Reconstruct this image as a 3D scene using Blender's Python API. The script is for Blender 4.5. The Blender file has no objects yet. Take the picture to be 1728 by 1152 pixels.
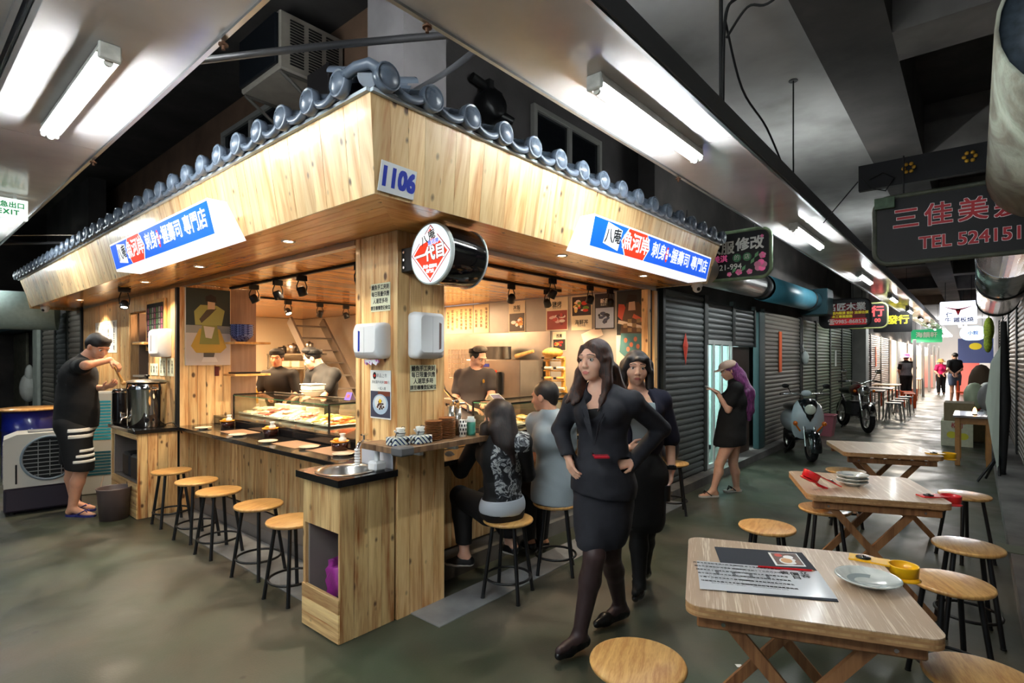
import bpy, math, random
import numpy as np
from mathutils import Vector, Matrix, Euler
from math import sin, cos, pi, radians, atan2, sqrt, degrees, hypot
random.seed(7)
SC = bpy.context.scene
COL = SC.collection
# -- camera
cam_data = bpy.data.cameras.new('camera')
cam_data.sensor_width = 36.0
cam_data.lens = 915.0 / 1728.0 * 36.0
cam_data.shift_y = 28.0 / 1728.0
cam_data.clip_end = 200
cam = bpy.data.objects.new('camera', cam_data)
COL.objects.link(cam)
cam.location = (0, 0, 1.55)
cam.rotation_euler = (radians(90), 0, radians(40.48) - radians(90) + radians(0))
cam.rotation_euler = (radians(90), 0, -radians(90 - 40.48))
SC.camera = cam
# -- world and exposure
world = bpy.data.worlds.new('hall_air')
SC.world = world
world.use_nodes = True
world.node_tree.nodes['Background'].inputs[0].default_value = (0.62, 0.75, 0.9, 1)
world.node_tree.nodes['Background'].inputs[1].default_value = 0.5
SC.view_settings.view_transform = 'Standard'
SC.view_settings.look = 'None'
SC.view_settings.exposure = 1.12
SC.view_settings.gamma = 1.0
SC.view_settings.use_curve_mapping = False
SC.cycles.max_bounces = 8
SC.cycles.transparent_max_bounces = 16
SC.cycles.sample_clamp_indirect = 6.0
TUBE = 84.0          # emission of the fluorescent tubes
SPOT = 115.0          # watts of each track spotlight in the shop
DOWN = 45.0          # watts of recessed soffit lamps
TUBE_COLOR = (0.86, 0.96, 1.0)
WARM = (1.0, 0.72, 0.42)
def area_light(name, loc, rot, sx, sy, power, color):
 l = bpy.data.lights.new(name, 'AREA')
 l.shape = 'RECTANGLE'; l.size = sx; l.size_y = sy; l.energy = power; l.color = color
 o = bpy.data.objects.new(name, l); COL.objects.link(o)
 o.location = loc; o.rotation_euler = rot
 return o
area_light('daylight_far_end', (50, 1.2, 3.6), (0, radians(60), 0), 3.0, 6.0, 1500, (1, 0.97, 0.95))
# -- node materials
MATS = {}
def _new(name):
 m = bpy.data.materials.new(name); m.use_nodes = True
 nt = m.node_tree
 return m, nt, nt.nodes['Principled BSDF']
def lin(c):
 return tuple(((v / 255.0) / 12.92 if v / 255.0 <= 0.04045 else ((v / 255.0 + 0.055) / 1.055) ** 2.4) for v in c) + (1.0,)
def mat(name, col, rough=0.5, metal=0.0, emit=0.0, noise=0.0, nscale=20.0, bump=0.0, bscale=60.0, alpha=1.0, trans=0.0, ior=1.45, coat=0.0, sheen=0.0, ecol=None, stretch=None):
 """col = sRGB 0..255; noise = brightness wobble; bump = fine relief"""
 if name in MATS: return MATS[name]
 m, nt, b = _new(name)
 c = lin(col)
 b.inputs['Base Color'].default_value = c
 b.inputs['Roughness'].default_value = rough
 b.inputs['Metallic'].default_value = metal
 b.inputs['IOR'].default_value = ior
 b.inputs['Coat Weight'].default_value = coat
 b.inputs['Sheen Weight'].default_value = sheen
 b.inputs['Transmission Weight'].default_value = trans
 if emit:
  b.inputs['Emission Color'].default_value = lin(ecol) if ecol else c
  b.inputs['Emission Strength'].default_value = emit
 N, L = nt.nodes, nt.links
 if noise or bump:
  tc = N.new('ShaderNodeTexCoord')
  mp = N.new('ShaderNodeMapping'); L.new(tc.outputs['Object'], mp.inputs[0])
  if stretch: mp.inputs['Scale'].default_value = stretch
 if noise:
  n = N.new('ShaderNodeTexNoise'); n.inputs['Scale'].default_value = nscale; n.inputs['Detail'].default_value = 5
  L.new(mp.outputs[0], n.inputs['Vector'])
  mr = N.new('ShaderNodeMapRange'); mr.inputs[1].default_value = 0.3; mr.inputs[2].default_value = 0.7
  mr.inputs[3].default_value = 1 - noise; mr.inputs[4].default_value = 1 + noise
  L.new(n.outputs[0], mr.inputs[0])
  hs = N.new('ShaderNodeHueSaturation'); hs.inputs['Color'].default_value = c
  L.new(mr.outputs[0], hs.inputs['Value']); L.new(hs.outputs[0], b.inputs['Base Color'])
 if bump:
  n2 = N.new('ShaderNodeTexNoise'); n2.inputs['Scale'].default_value = bscale; n2.inputs['Detail'].default_value = 4
  L.new(mp.outputs[0], n2.inputs['Vector'])
  bp = N.new('ShaderNodeBump'); bp.inputs['Strength'].default_value = bump; bp.inputs['Distance'].default_value = 0.01
  L.new(n2.outputs[0], bp.inputs['Height']); L.new(bp.outputs[0], b.inputs['Normal'])
 MATS[name] = m
 return m
def glass(name='clear_glass', tint=(235, 250, 245), rough=0.0):
 """thin pane: mostly see-through with a reflection that grows at grazing angles"""
 if name in MATS: return MATS[name]
 m, nt, b = _new(name); N, L = nt.nodes, nt.links
 tr = N.new('ShaderNodeBsdfTransparent'); tr.inputs[0].default_value = lin(tint)
 gl = N.new('ShaderNodeBsdfGlossy'); gl.inputs['Roughness'].default_value = rough
 lw = N.new('ShaderNodeLayerWeight'); lw.inputs[0].default_value = 0.5
 pw = N.new('ShaderNodeMath'); pw.operation = 'POWER'; pw.inputs[1].default_value = 4; L.new(lw.outputs['Facing'], pw.inputs[0])
 fr = N.new('ShaderNodeMath'); fr.operation = 'MULTIPLY_ADD'; fr.inputs[1].default_value = 0.7; fr.inputs[2].default_value = 0.03; L.new(pw.outputs[0], fr.inputs[0])
 mx = N.new('ShaderNodeMixShader')
 L.new(fr.outputs[0], mx.inputs[0]); L.new(tr.outputs[0], mx.inputs[1]); L.new(gl.outputs[0], mx.inputs[2])
 L.new(mx.outputs[0], N['Material Output'].inputs[0])
 MATS[name] = m
 return m
def wood(name, light, dark, knot=(74, 36, 18), rough=0.38, vary=0.2, knots=1.0, grain=1.0, coat=0.0, gscale=(9, 9, 0.7)):
 """planed board, grain along local Z, every object its own piece of tree"""
 if name in MATS: return MATS[name]
 m, nt, b = _new(name); N, L = nt.nodes, nt.links
 tc = N.new('ShaderNodeTexCoord'); oi = N.new('ShaderNodeObjectInfo')
 sc = N.new('ShaderNodeMath'); sc.operation = 'MULTIPLY'; sc.inputs[1].default_value = 53.0
 L.new(oi.outputs['Random'], sc.inputs[0])
 ad = N.new('ShaderNodeVectorMath'); ad.operation = 'ADD'
 cx = N.new('ShaderNodeCombineXYZ'); L.new(sc.outputs[0], cx.inputs[0]); L.new(sc.outputs[0], cx.inputs[2])
 L.new(tc.outputs['Object'], ad.inputs[0]); L.new(cx.outputs[0], ad.inputs[1])
 mp = N.new('ShaderNodeMapping'); mp.inputs['Scale'].default_value = gscale; L.new(ad.outputs[0], mp.inputs[0])
 n1 = N.new('ShaderNodeTexNoise'); n1.inputs['Scale'].default_value = 1.6; n1.inputs['Detail'].default_value = 3; n1.inputs['Distortion'].default_value = 1.2
 L.new(mp.outputs[0], n1.inputs['Vector'])
 n2 = N.new('ShaderNodeTexNoise'); n2.inputs['Scale'].default_value = 12; n2.inputs['Detail'].default_value = 5; L.new(mp.outputs[0], n2.inputs['Vector'])
 mxn = N.new('ShaderNodeMath'); mxn.operation = 'MULTIPLY_ADD'; mxn.inputs[1].default_value = 0.35 * grain
 L.new(n2.outputs[0], mxn.inputs[0]); L.new(n1.outputs[0], mxn.inputs[2])
 cr = N.new('ShaderNodeValToRGB'); L.new(mxn.outputs[0], cr.inputs[0])
 cr.color_ramp.elements[0].position = 0.46; cr.color_ramp.elements[0].color = lin(light)
 cr.color_ramp.elements[1].position = 0.92; cr.color_ramp.elements[1].color = lin(dark)
 e = cr.color_ramp.elements.new(0.66); e.color = tuple((p * 2 + q) / 3 for p, q in zip(lin(light), lin(dark)))
 last = cr.outputs[0]
 if knots:
  mk = N.new('ShaderNodeMapping'); mk.inputs['Scale'].default_value = (14, 14, 9); L.new(ad.outputs[0], mk.inputs[0])
  vo = N.new('ShaderNodeTexVoronoi'); vo.inputs['Scale'].default_value = 1.0; L.new(mk.outputs[0], vo.inputs['Vector'])
  sp = N.new('ShaderNodeSeparateColor'); L.new(vo.outputs['Color'], sp.inputs[0])
  rd = N.new('ShaderNodeMapRange'); rd.inputs[1].default_value = 0.38; rd.inputs[2].default_value = 1.0
  rd.inputs[3].default_value = 0.0; rd.inputs[4].default_value = 0.19 * knots; L.new(sp.outputs[0], rd.inputs[0])
  sub = N.new('ShaderNodeMath'); sub.operation = 'SUBTRACT'; L.new(vo.outputs['Distance'], sub.inputs[0]); L.new(rd.outputs[0], sub.inputs[1])
  kk = N.new('ShaderNodeMapRange'); kk.inputs[1].default_value = -0.05; kk.inputs[2].default_value = 0.09
  kk.inputs[3].default_value = 0.9; kk.inputs[4].default_value = 0.0; L.new(sub.outputs[0], kk.inputs[0])
  gt = N.new('ShaderNodeMath'); gt.operation = 'GREATER_THAN'; gt.inputs[1].default_value = 0.02; L.new(rd.outputs[0], gt.inputs[0])
  ml = N.new('ShaderNodeMath'); ml.operation = 'MULTIPLY'; L.new(kk.outputs[0], ml.inputs[0]); L.new(gt.outputs[0], ml.inputs[1])
  mx = N.new('ShaderNodeMix'); mx.data_type = 'RGBA'; mx.inputs['B'].default_value = lin(knot)
  L.new(ml.outputs[0], mx.inputs['Factor']); L.new(last, mx.inputs['A']); last = mx.outputs['Result']
 hs = N.new('ShaderNodeHueSaturation')
 mr = N.new('ShaderNodeMapRange'); mr.inputs[3].default_value = 1 - vary; mr.inputs[4].default_value = 1 + vary * 0.6
 L.new(oi.outputs['Random'], mr.inputs[0]); L.new(mr.outputs[0], hs.inputs['Value']); L.new(last, hs.inputs['Color'])
 L.new(hs.outputs[0], b.inputs['Base Color'])
 b.inputs['Roughness'].default_value = rough
 b.inputs['Coat Weight'].default_value = coat; b.inputs['Coat Roughness'].default_value = 0.12
 bp = N.new('ShaderNodeBump'); bp.inputs['Strength'].default_value = 0.12; bp.inputs['Distance'].default_value = 0.003
 L.new(n2.outputs[0], bp.inputs['Height']); L.new(bp.outputs[0], b.inputs['Normal'])
 MATS[name] = m
 return m
def ramp_mat(name, stops, scale=3.0, rough=0.6, detail=6, stretch=(1, 1, 1), bump=0.0, rvar=0.0, coord='Object', distortion=0.0):
 """noise driven colour ramp; stops = [(pos, rgb)...]"""
 if name in MATS: return MATS[name]
 m, nt, b = _new(name); N, L = nt.nodes, nt.links
 tc = N.new('ShaderNodeTexCoord'); mp = N.new('ShaderNodeMapping'); mp.inputs['Scale'].default_value = stretch
 L.new(tc.outputs[coord], mp.inputs[0])
 n = N.new('ShaderNodeTexNoise'); n.inputs['Scale'].default_value = scale; n.inputs['Detail'].default_value = detail; n.inputs['Distortion'].default_value = distortion
 L.new(mp.outputs[0], n.inputs['Vector'])
 cr = N.new('ShaderNodeValToRGB'); L.new(n.outputs[0], cr.inputs[0])
 els = cr.color_ramp.elements
 els[0].position = stops[0][0]; els[0].color = lin(stops[0][1])
 els[1].position = stops[-1][0]; els[1].color = lin(stops[-1][1])
 for p, c in stops[1:-1]:
  e = els.new(p); e.color = lin(c)
 L.new(cr.outputs[0], b.inputs['Base Color'])
 b.inputs['Roughness'].default_value = rough
 if rvar:
  mr = N.new('ShaderNodeMapRange'); mr.inputs[1].default_value = 0.3; mr.inputs[2].default_value = 0.7
  mr.inputs[3].default_value = rough - rvar; mr.inputs[4].default_value = rough + rvar
  L.new(n.outputs[0], mr.inputs[0]); L.new(mr.outputs[0], b.inputs['Roughness'])
 if bump:
  n2 = N.new('ShaderNodeTexNoise'); n2.inputs['Scale'].default_value = scale * 12; n2.inputs['Detail'].default_value = 4
  L.new(mp.outputs[0], n2.inputs['Vector'])
  bp = N.new('ShaderNodeBump'); bp.inputs['Strength'].default_value = bump; bp.inputs['Distance'].default_value = 0.01
  L.new(n2.outputs[0], bp.inputs['Height']); L.new(bp.outputs[0], b.inputs['Normal'])
 MATS[name] = m
 return m
# -- mesh builder
V = Vector
class MB:
 def __init__(s): s.v = []; s.f = []; s.m = []; s.sm = []
 def add(s, vs, fs, mi=0, smooth=False, M=None):
  k = len(s.v)
  s.v += [tuple(M @ V(p)) if M is not None else tuple(p) for p in vs]
  s.f += [tuple(i + k for i in f) for f in fs]
  s.m += [mi] * len(fs); s.sm += [smooth] * len(fs)
  return s
 def box(s, lo, hi, mi=0, M=None):
  x0, y0, z0 = lo; x1, y1, z1 = hi
  vs = [(x0,y0,z0),(x1,y0,z0),(x1,y1,z0),(x0,y1,z0),(x0,y0,z1),(x1,y0,z1),(x1,y1,z1),(x0,y1,z1)]
  return s.add(vs, [(0,3,2,1),(4,5,6,7),(0,1,5,4),(1,2,6,5),(2,3,7,6),(3,0,4,7)], mi, False, M)
 def bbox(s, lo, hi, b=0.004, mi=0, M=None):
  """box with all edges bevelled"""
  c = [(lo[i] + hi[i]) / 2 for i in range(3)]; h = [abs(hi[i] - lo[i]) / 2 for i in range(3)]
  b = min(b, *(x * 0.49 for x in h))
  vs = []; idx = {}
  for sx in (-1, 1):
   for sy in (-1, 1):
    for sz in (-1, 1):
     for a in range(3):
      q = [sx * (h[0] - b), sy * (h[1] - b), sz * (h[2] - b)]
      q[a] = (sx, sy, sz)[a] * h[a]
      idx[(sx, sy, sz, a)] = len(vs); vs.append(tuple(c[i] + q[i] for i in range(3)))
  fs = []
  for a in range(3):
   o1, o2 = (a + 1) % 3, (a + 2) % 3
   for sg in (-1, 1):
    ring = []
    for (p, q) in ((-1, -1), (1, -1), (1, 1), (-1, 1)):
     k = [0, 0, 0]; k[a] = sg; k[o1] = p; k[o2] = q; ring.append(idx[(*k, a)])
    fs.append(tuple(ring if sg > 0 else ring[::-1]))
   for p in (-1, 1):
    for q in (-1, 1):       # edges along axis a
     k0 = [0, 0, 0]; k0[o1] = p; k0[o2] = q
     ka = list(k0); ka[a] = -1; kb = list(k0); kb[a] = 1
     r = (idx[(*ka, o1)], idx[(*kb, o1)], idx[(*kb, o2)], idx[(*ka, o2)])
     fs.append(r if p * q < 0 else r[::-1])
  for sx in (-1, 1):
   for sy in (-1, 1):
    for sz in (-1, 1):
     r = tuple(idx[(sx, sy, sz, a)] for a in range(3))
     fs.append(r if sx * sy * sz > 0 else r[::-1])
  return s.add(vs, fs, mi, False, M)
 def prism(s, pts, z0, z1, mi=0, M=None, smooth=False):
  """extrude a 2D outline (counter clockwise) from z0 to z1"""
  n = len(pts)
  vs = [(p[0], p[1], z0) for p in pts] + [(p[0], p[1], z1) for p in pts]
  s.add(vs, [tuple(range(n))[::-1], tuple(range(n, 2 * n))], mi, False, M)
  return s.add(vs, [(i, (i + 1) % n, n + (i + 1) % n, n + i) for i in range(n)], mi, smooth, M)
 def cone(s, p0, p1, r0, r1=None, n=12, mi=0, caps=True, smooth=True):
  r1 = r0 if r1 is None else r1
  p0, p1 = V(p0), V(p1); d = (p1 - p0).normalized()
  u = d.orthogonal().normalized(); w = d.cross(u)
  vs = [p0 + (u * cos(2*pi*i/n) + w * sin(2*pi*i/n)) * r0 for i in range(n)] + [p1 + (u * cos(2*pi*i/n) + w * sin(2*pi*i/n)) * r1 for i in range(n)]
  s.add(vs, [(i, (i+1) % n, n + (i+1) % n, n + i) for i in range(n)], mi, smooth)
  if caps: s.add(vs, [tuple(range(n))[::-1], tuple(range(n, 2*n))], mi)
  return s
 def tube(s, pts, r, n=8, mi=0, closed=False, rads=None):
  pts = [V(p) for p in pts]; m = len(pts); vs = []
  prev = None
  for i, p in enumerate(pts):
   if closed: t = pts[(i+1) % m] - pts[i-1]
   else: t = pts[min(i+1, m-1)] - pts[max(i-1, 0)]
   t.normalize()
   u = t.orthogonal().normalized() if prev is None else (prev - t * prev.dot(t)).normalized()
   prev = u; w = t.cross(u); rr = rads[i] if rads else r
   vs += [p + (u * cos(2*pi*k/n) + w * sin(2*pi*k/n)) * rr for k in range(n)]
  fs = []
  for i in range(m if closed else m - 1):
   j = (i + 1) % m
   fs += [(i*n+k, i*n+(k+1) % n, j*n+(k+1) % n, j*n+k) for k in range(n)]
  s.add(vs, fs, mi, True)
  if not closed: s.add(vs, [tuple(range(n))[::-1], tuple(range((m-1)*n, m*n))], mi)
  return s
 def lathe(s, prof, n=24, mi=0, M=None, smooth=True, arc=1.0):
  """profile [(r,z)...] turned about local Z"""
  k = n if arc == 1.0 else n + 1
  vs = [(r * cos(2*pi*arc*i/n), r * sin(2*pi*arc*i/n), z) for (r, z) in prof for i in range(k)]
  fs = []
  for j in range(len(prof) - 1):
   for i in range(n):
    a, b = i, (i + 1) % k
    fs.append((j*k+a, j*k+b, (j+1)*k+b, (j+1)*k+a))
  return s.add(vs, fs, mi, smooth, M)
 def ball(s, c, r, n=12, mi=0, M=None):
  rx, ry, rz = (r, r, r) if not hasattr(r, '__len__') else r
  h = n // 2 + 1
  vs = [(c[0], c[1], c[2] - rz)]
  for j in range(1, h):
   a = -pi/2 + pi*j/h
   vs += [(c[0] + rx*cos(a)*cos(2*pi*i/n), c[1] + ry*cos(a)*sin(2*pi*i/n), c[2] + rz*sin(a)) for i in range(n)]
  vs.append((c[0], c[1], c[2] + rz)); t = len(vs) - 1
  fs = [(0, 1+(i+1) % n, 1+i) for i in range(n)]
  for j in range(h - 2):
   fs += [(1+j*n+i, 1+j*n+(i+1) % n, 1+(j+1)*n+(i+1) % n, 1+(j+1)*n+i) for i in range(n)]
  fs += [(1+(h-2)*n+i, 1+(h-2)*n+(i+1) % n, t) for i in range(n)]
  return s.add(vs, fs, mi, True, M)
 def mesh(s, name, mats):
  me = bpy.data.meshes.new(name)
  me.from_pydata([tuple(p) for p in s.v], [], s.f)
  for q in (mats if isinstance(mats, (list, tuple)) else [mats]): me.materials.append(q)
  me.polygons.foreach_set('material_index', s.m)
  me.polygons.foreach_set('use_smooth', s.sm)
  me.update()
  return me
def link(name, data, parent=None, loc=None):
 o = bpy.data.objects.new(name, data); COL.objects.link(o)
 if parent is not None: o.parent = parent
 if loc is not None: o.location = loc
 return o
def tag(o, label=None, cat=None, group=None, kind=None):
 if label: o['label'] = label
 if cat: o['category'] = cat
 if group: o['group'] = group
 if kind: o['kind'] = kind
 return o
def thing(name, label, cat, loc=(0, 0, 0), rz=0.0, group=None):
 o = link(name, None); o.location = loc; o.rotation_euler = (0, 0, rz); o.empty_display_size = 0.05
 return tag(o, label, cat, group)
def wloc(o):
 p = V((0, 0, 0))
 while o is not None:
  p += V(o.location); o = o.parent
 return p
def part(name, mb, mats, parent=None, world=False, label=None):
 """one mesh object; world=True: the vertices are given in world metres (parents unrotated)"""
 me = mb.mesh(name, mats) if isinstance(mb, MB) else mb
 o = link(name, me, parent)
 if world and parent is not None: o.location = -wloc(parent)
 if label: o['label'] = label
 return o
def solo(name, mb, mats, label, cat, group=None):
 """a thing that is one mesh; its origin goes to the middle of its base"""
 xs = [p[0] for p in mb.v]; ys = [p[1] for p in mb.v]; z = min(p[2] for p in mb.v)
 c = ((min(xs) + max(xs)) / 2, (min(ys) + max(ys)) / 2, z)
 mb.v = [(p[0] - c[0], p[1] - c[1], p[2] - c[2]) for p in mb.v]
 o = link(name, mb.mesh(name, mats)); o.location = c
 return tag(o, label, cat, group)
ORD = 'first second third fourth fifth sixth seventh eighth ninth tenth eleventh twelfth thirteenth fourteenth'.split()
def struct(name, mb, mats, parent=None):
 o = link(name, mb.mesh(name, mats) if isinstance(mb, MB) else mb, parent)
 o['kind'] = 'structure'
 return o
def kids(o): return [c for c in COL.objects if c.parent is o]
def copy_tree(o, loc=None, rz=None, label=None, group=None, parent=None, _ch=None):
 if _ch is None:
  _ch = {}
  for c in COL.objects:
   if c.parent: _ch.setdefault(c.parent.name, []).append(c)
 c = o.copy(); COL.objects.link(c)
 if parent is not None: c.parent = parent
 for ch in _ch.get(o.name, []): copy_tree(ch, parent=c, _ch=_ch)
 if loc is not None: c.location = loc
 if rz is not None: c.rotation_euler = (c.rotation_euler[0], c.rotation_euler[1], rz)
 if label: c['label'] = label
 if group: c['group'] = group
 return c
# -- boards
_BOARDS = {}
def frame(o, u, v):
 """matrix with local x=u, local y=v, local z = u x v"""
 u, v = V(u).normalized(), V(v).normalized(); w = u.cross(v)
 M = Matrix(((u.x, v.x, w.x, o[0]), (u.y, v.y, w.y, o[1]), (u.z, v.z, w.z, o[2]), (0, 0, 0, 1)))
 return M
def board(name, p0, p1, nrm, w, t, m, parent, bev=0.002):
 """plank from p0 to p1 (centre line of its visible face), nrm = outward; local Z along the plank"""
 p0, p1, nrm = V(p0), V(p1), V(nrm).normalized()
 L = (p1 - p0).length; z = (p1 - p0) / L; x = nrm.cross(z).normalized(); y = z.cross(x)
 key = (round(L, 3), round(w, 4), round(t, 4), m.name)
 if key not in _BOARDS:
  mb = MB(); b = bev
  vs = [(-w/2, -t, -L/2), (w/2, -t, -L/2), (w/2, -b, -L/2), (w/2-b, 0, -L/2), (-w/2+b, 0, -L/2), (-w/2, -b, -L/2)]
  vs += [(a, c, L/2) for a, c, _ in vs]
  fs = [(0,5,4,3,2,1)[::-1], (6,7,8,9,10,11)] + [(i, (i+1) % 6, 6+(i+1) % 6, 6+i) for i in range(6)]
  fs[0] = (0, 5, 4, 3, 2, 1)
  mb.add(vs, fs)
  _BOARDS[key] = mb.mesh(name, m)
 o = link(name, _BOARDS[key], parent)
 c = (p0 + p1) / 2
 Mx = Matrix(((x.x, y.x, z.x, 0), (x.y, y.y, z.y, 0), (x.z, y.z, z.z, 0), (0, 0, 0, 1)))
 o.rotation_euler = Mx.to_euler()
 o.location = c - (wloc(parent) if parent is not None else V((0, 0, 0)))
 return o
def poly_board(name, pts, nrm, t, m, parent, zdir=(0, 0, 1)):
 """board of any outline: pts = corners of the visible face (world), grain along zdir"""
 pts = [V(p) for p in pts]; nrm = V(nrm).normalized()
 c = sum(pts, V((0, 0, 0))) / len(pts)
 z = V(zdir); z = (z - nrm * z.dot(nrm)).normalized(); x = nrm.cross(z).normalized()
 loc2 = [((p - c).dot(x), (p - c).dot(z)) for p in pts]
 area = sum(loc2[i][0]*loc2[(i+1) % len(pts)][1] - loc2[(i+1) % len(pts)][0]*loc2[i][1] for i in range(len(pts)))
 if area < 0: loc2 = loc2[::-1]
 n = len(pts)
 vs = [(a, 0, b) for a, b in loc2] + [(a, -t, b) for a, b in loc2]
 fs = [tuple(range(n))[::-1], tuple(range(n, 2*n))] + [(i, (i+1) % n, n+(i+1) % n, n+i) for i in range(n)]
 o = link(name, MB().add(vs, fs).mesh(name, m), parent)
 Mx = Matrix(((x.x, nrm.x, z.x, 0), (x.y, nrm.y, z.y, 0), (x.z, nrm.z, z.z, 0), (0, 0, 0, 1)))
 o.rotation_euler = Mx.to_euler()
 o.location = c - (wloc(parent) if parent is not None else V((0, 0, 0)))
 return o
def plank_wall(parent, a, b, z0, z1, nrm, w, m, t=0.015, name='plank', gap=0.003):
 """upright planks between floor points a and b (x, y)"""
 a, b = V((a[0], a[1], 0)), V((b[0], b[1], 0)); L = (b - a).length; n = max(1, round(L / w)); d = (b - a) / n
 for i in range(n):
  c = a + d * (i + 0.5)
  off = V(nrm) * random.uniform(0, 0.0012)
  board(name, (c.x + off.x, c.y + off.y, z0), (c.x + off.x, c.y + off.y, z1), nrm, L / n - gap, t, m, parent)
# -- writing and flat print
_FONTM = {}
def text_mesh(body, size, spacing=1.0, bold=0.0, align='CENTER', line=1.0):
 cu = bpy.data.curves.new('t', 'FONT'); cu.body = body; cu.size = size; cu.align_x = align; cu.align_y = 'CENTER'
 cu.space_character = spacing; cu.space_line = line; cu.resolution_u = 3
 o = bpy.data.objects.new('t', cu); COL.objects.link(o)
 me = bpy.data.meshes.new_from_object(o.evaluated_get(bpy.context.evaluated_depsgraph_get()))
 vs = [tuple(v.co) for v in me.vertices]; fs = [tuple(p.vertices) for p in me.polygons]
 bpy.data.objects.remove(o); bpy.data.curves.remove(cu); bpy.data.meshes.remove(me)
 return vs, fs
def text(parent, body, M, size, m, x=0, y=0, lift=0.0015, bold=0.0, sx=1.0, name='lettering', align='CENTER', spacing=1.0, line=1.0, shear=0.0, rot=0.0):
 """lettering on the plane of matrix M (x right, y up, z out); bold smears the glyph"""
 key = (body, size, spacing, align, line)
 if key not in _FONTM: _FONTM[key] = text_mesh(body, size, spacing, 0, align, line)
 vs, fs = _FONTM[key]
 mb = MB(); c, s_ = cos(rot), sin(rot)
 offs = [(0, 0)] if not bold else [(dx * bold, dy * bold) for dx in (-1, 0, 1) for dy in (-1, 0, 1) if abs(dx) + abs(dy) > 0]
 for k, (dx, dy) in enumerate(offs):
  q = []
  for a in vs:
   px, py = a[0] * sx + dx + a[1] * shear, a[1] + dy
   q.append((x + px * c - py * s_, y + px * s_ + py * c, lift + k * 0.00003))
  mb.add(q, fs, 0, False, M)
 return part(name, mb, m, parent, world=parent is not None)
def flat(parent, pts, M, m, lift=0.001, name='print', thick=0.0):
 """flat printed patch (2D outline) on plane M"""
 mb = MB()
 if thick:
  mb.prism(pts, lift, lift + thick, 0, M)
 else:
  mb.add([(p[0], p[1], lift) for p in pts], [tuple(range(len(pts)))], 0, False, M)
 return part(name, mb, m, parent, world=parent is not None)
def rect(x0, y0, x1, y1): return [(x0, y0), (x1, y0), (x1, y1), (x0, y1)]
def ell(cx, cy, rx, ry=None, n=20, a0=0.0):
 ry = rx if ry is None else ry
 return [(cx + rx * cos(a0 + 2*pi*i/n), cy + ry * sin(a0 + 2*pi*i/n)) for i in range(n)]
# -- shared materials
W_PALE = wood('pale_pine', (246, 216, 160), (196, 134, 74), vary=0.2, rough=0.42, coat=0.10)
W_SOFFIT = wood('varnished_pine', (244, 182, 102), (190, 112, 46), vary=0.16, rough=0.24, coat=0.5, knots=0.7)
W_POST = wood('post_pine', (255, 220, 158), (196, 124, 60), vary=0.18, rough=0.35, coat=0.2, knots=1.15)
W_STREAK = wood('cabinet_pine', (255, 222, 158), (168, 98, 44), vary=0.22, rough=0.36, coat=0.2, knots=1.25)
W_SEAT = wood('stool_wood', (226, 178, 108), (184, 126, 66), knots=0, rough=0.34, vary=0.1, coat=0.3, gscale=(9, 9, 1.5))
W_TABLE = wood('ash_laminate', (212, 190, 160), (128, 100, 76), knots=0, rough=0.36, vary=0.04, grain=1.6, gscale=(16, 16, 1.1))
W_EDGE = wood('ply_edge', (198, 160, 112), (138, 98, 60), knots=0, rough=0.5, vary=0.05)
W_LEG = wood('teak_legs', (166, 118, 76), (104, 64, 38), knots=0, rough=0.45, vary=0.12)
W_SHELF = wood('smoked_oak', (142, 112, 84), (82, 58, 40), knots=0, rough=0.42, vary=0.05)
BLACK = mat('black_paint', (18, 18, 20), 0.38)
BLACKM = mat('matt_black', (14, 14, 15), 0.7)
STEEL = mat('brushed_steel', (190, 188, 184), 0.28, 1.0, noise=0.08, nscale=6)
CHROME = mat('chrome', (225, 225, 225), 0.08, 1.0)
WHITEP = mat('white_plastic', (232, 234, 236), 0.28)
WHITE = mat('white_card', (236, 236, 230), 0.6)
GRANITE = mat('black_granite', (26, 25, 26), 0.16, noise=0.5, nscale=260, coat=0.3)
PORC = mat('white_porcelain', (236, 234, 226), 0.14, coat=0.4)
GLASS = glass()
CONC = ramp_mat('old_concrete', [(0.3, (70, 68, 66)), (0.5, (104, 100, 97)), (0.7, (128, 124, 120))], 1.6, 0.9, bump=0.3)
CONC_D = ramp_mat('dark_concrete', [(0.3, (44, 42, 40)), (0.55, (66, 62, 60)), (0.7, (84, 78, 74))], 1.4, 0.92, bump=0.3)
PANEL = ramp_mat('ceiling_laminate', [(0.3, (176, 170, 168)), (0.55, (204, 200, 199)), (0.75, (216, 214, 214))], 1.2, 0.17, rvar=0.05)
ALU = mat('aluminium_trim', (176, 178, 180), 0.3, 1.0, noise=0.1, nscale=8)
INK = mat('black_ink', (20, 20, 22), 0.6)
GREYINK = mat('grey_ink', (80, 80, 82), 0.6)
RED = mat('sign_red', (206, 44, 30), 0.4)
BLUE = mat('sign_blue', (20, 90, 205), 0.4)
CREAM = mat('cream_paper', (228, 228, 196), 0.7)
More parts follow.
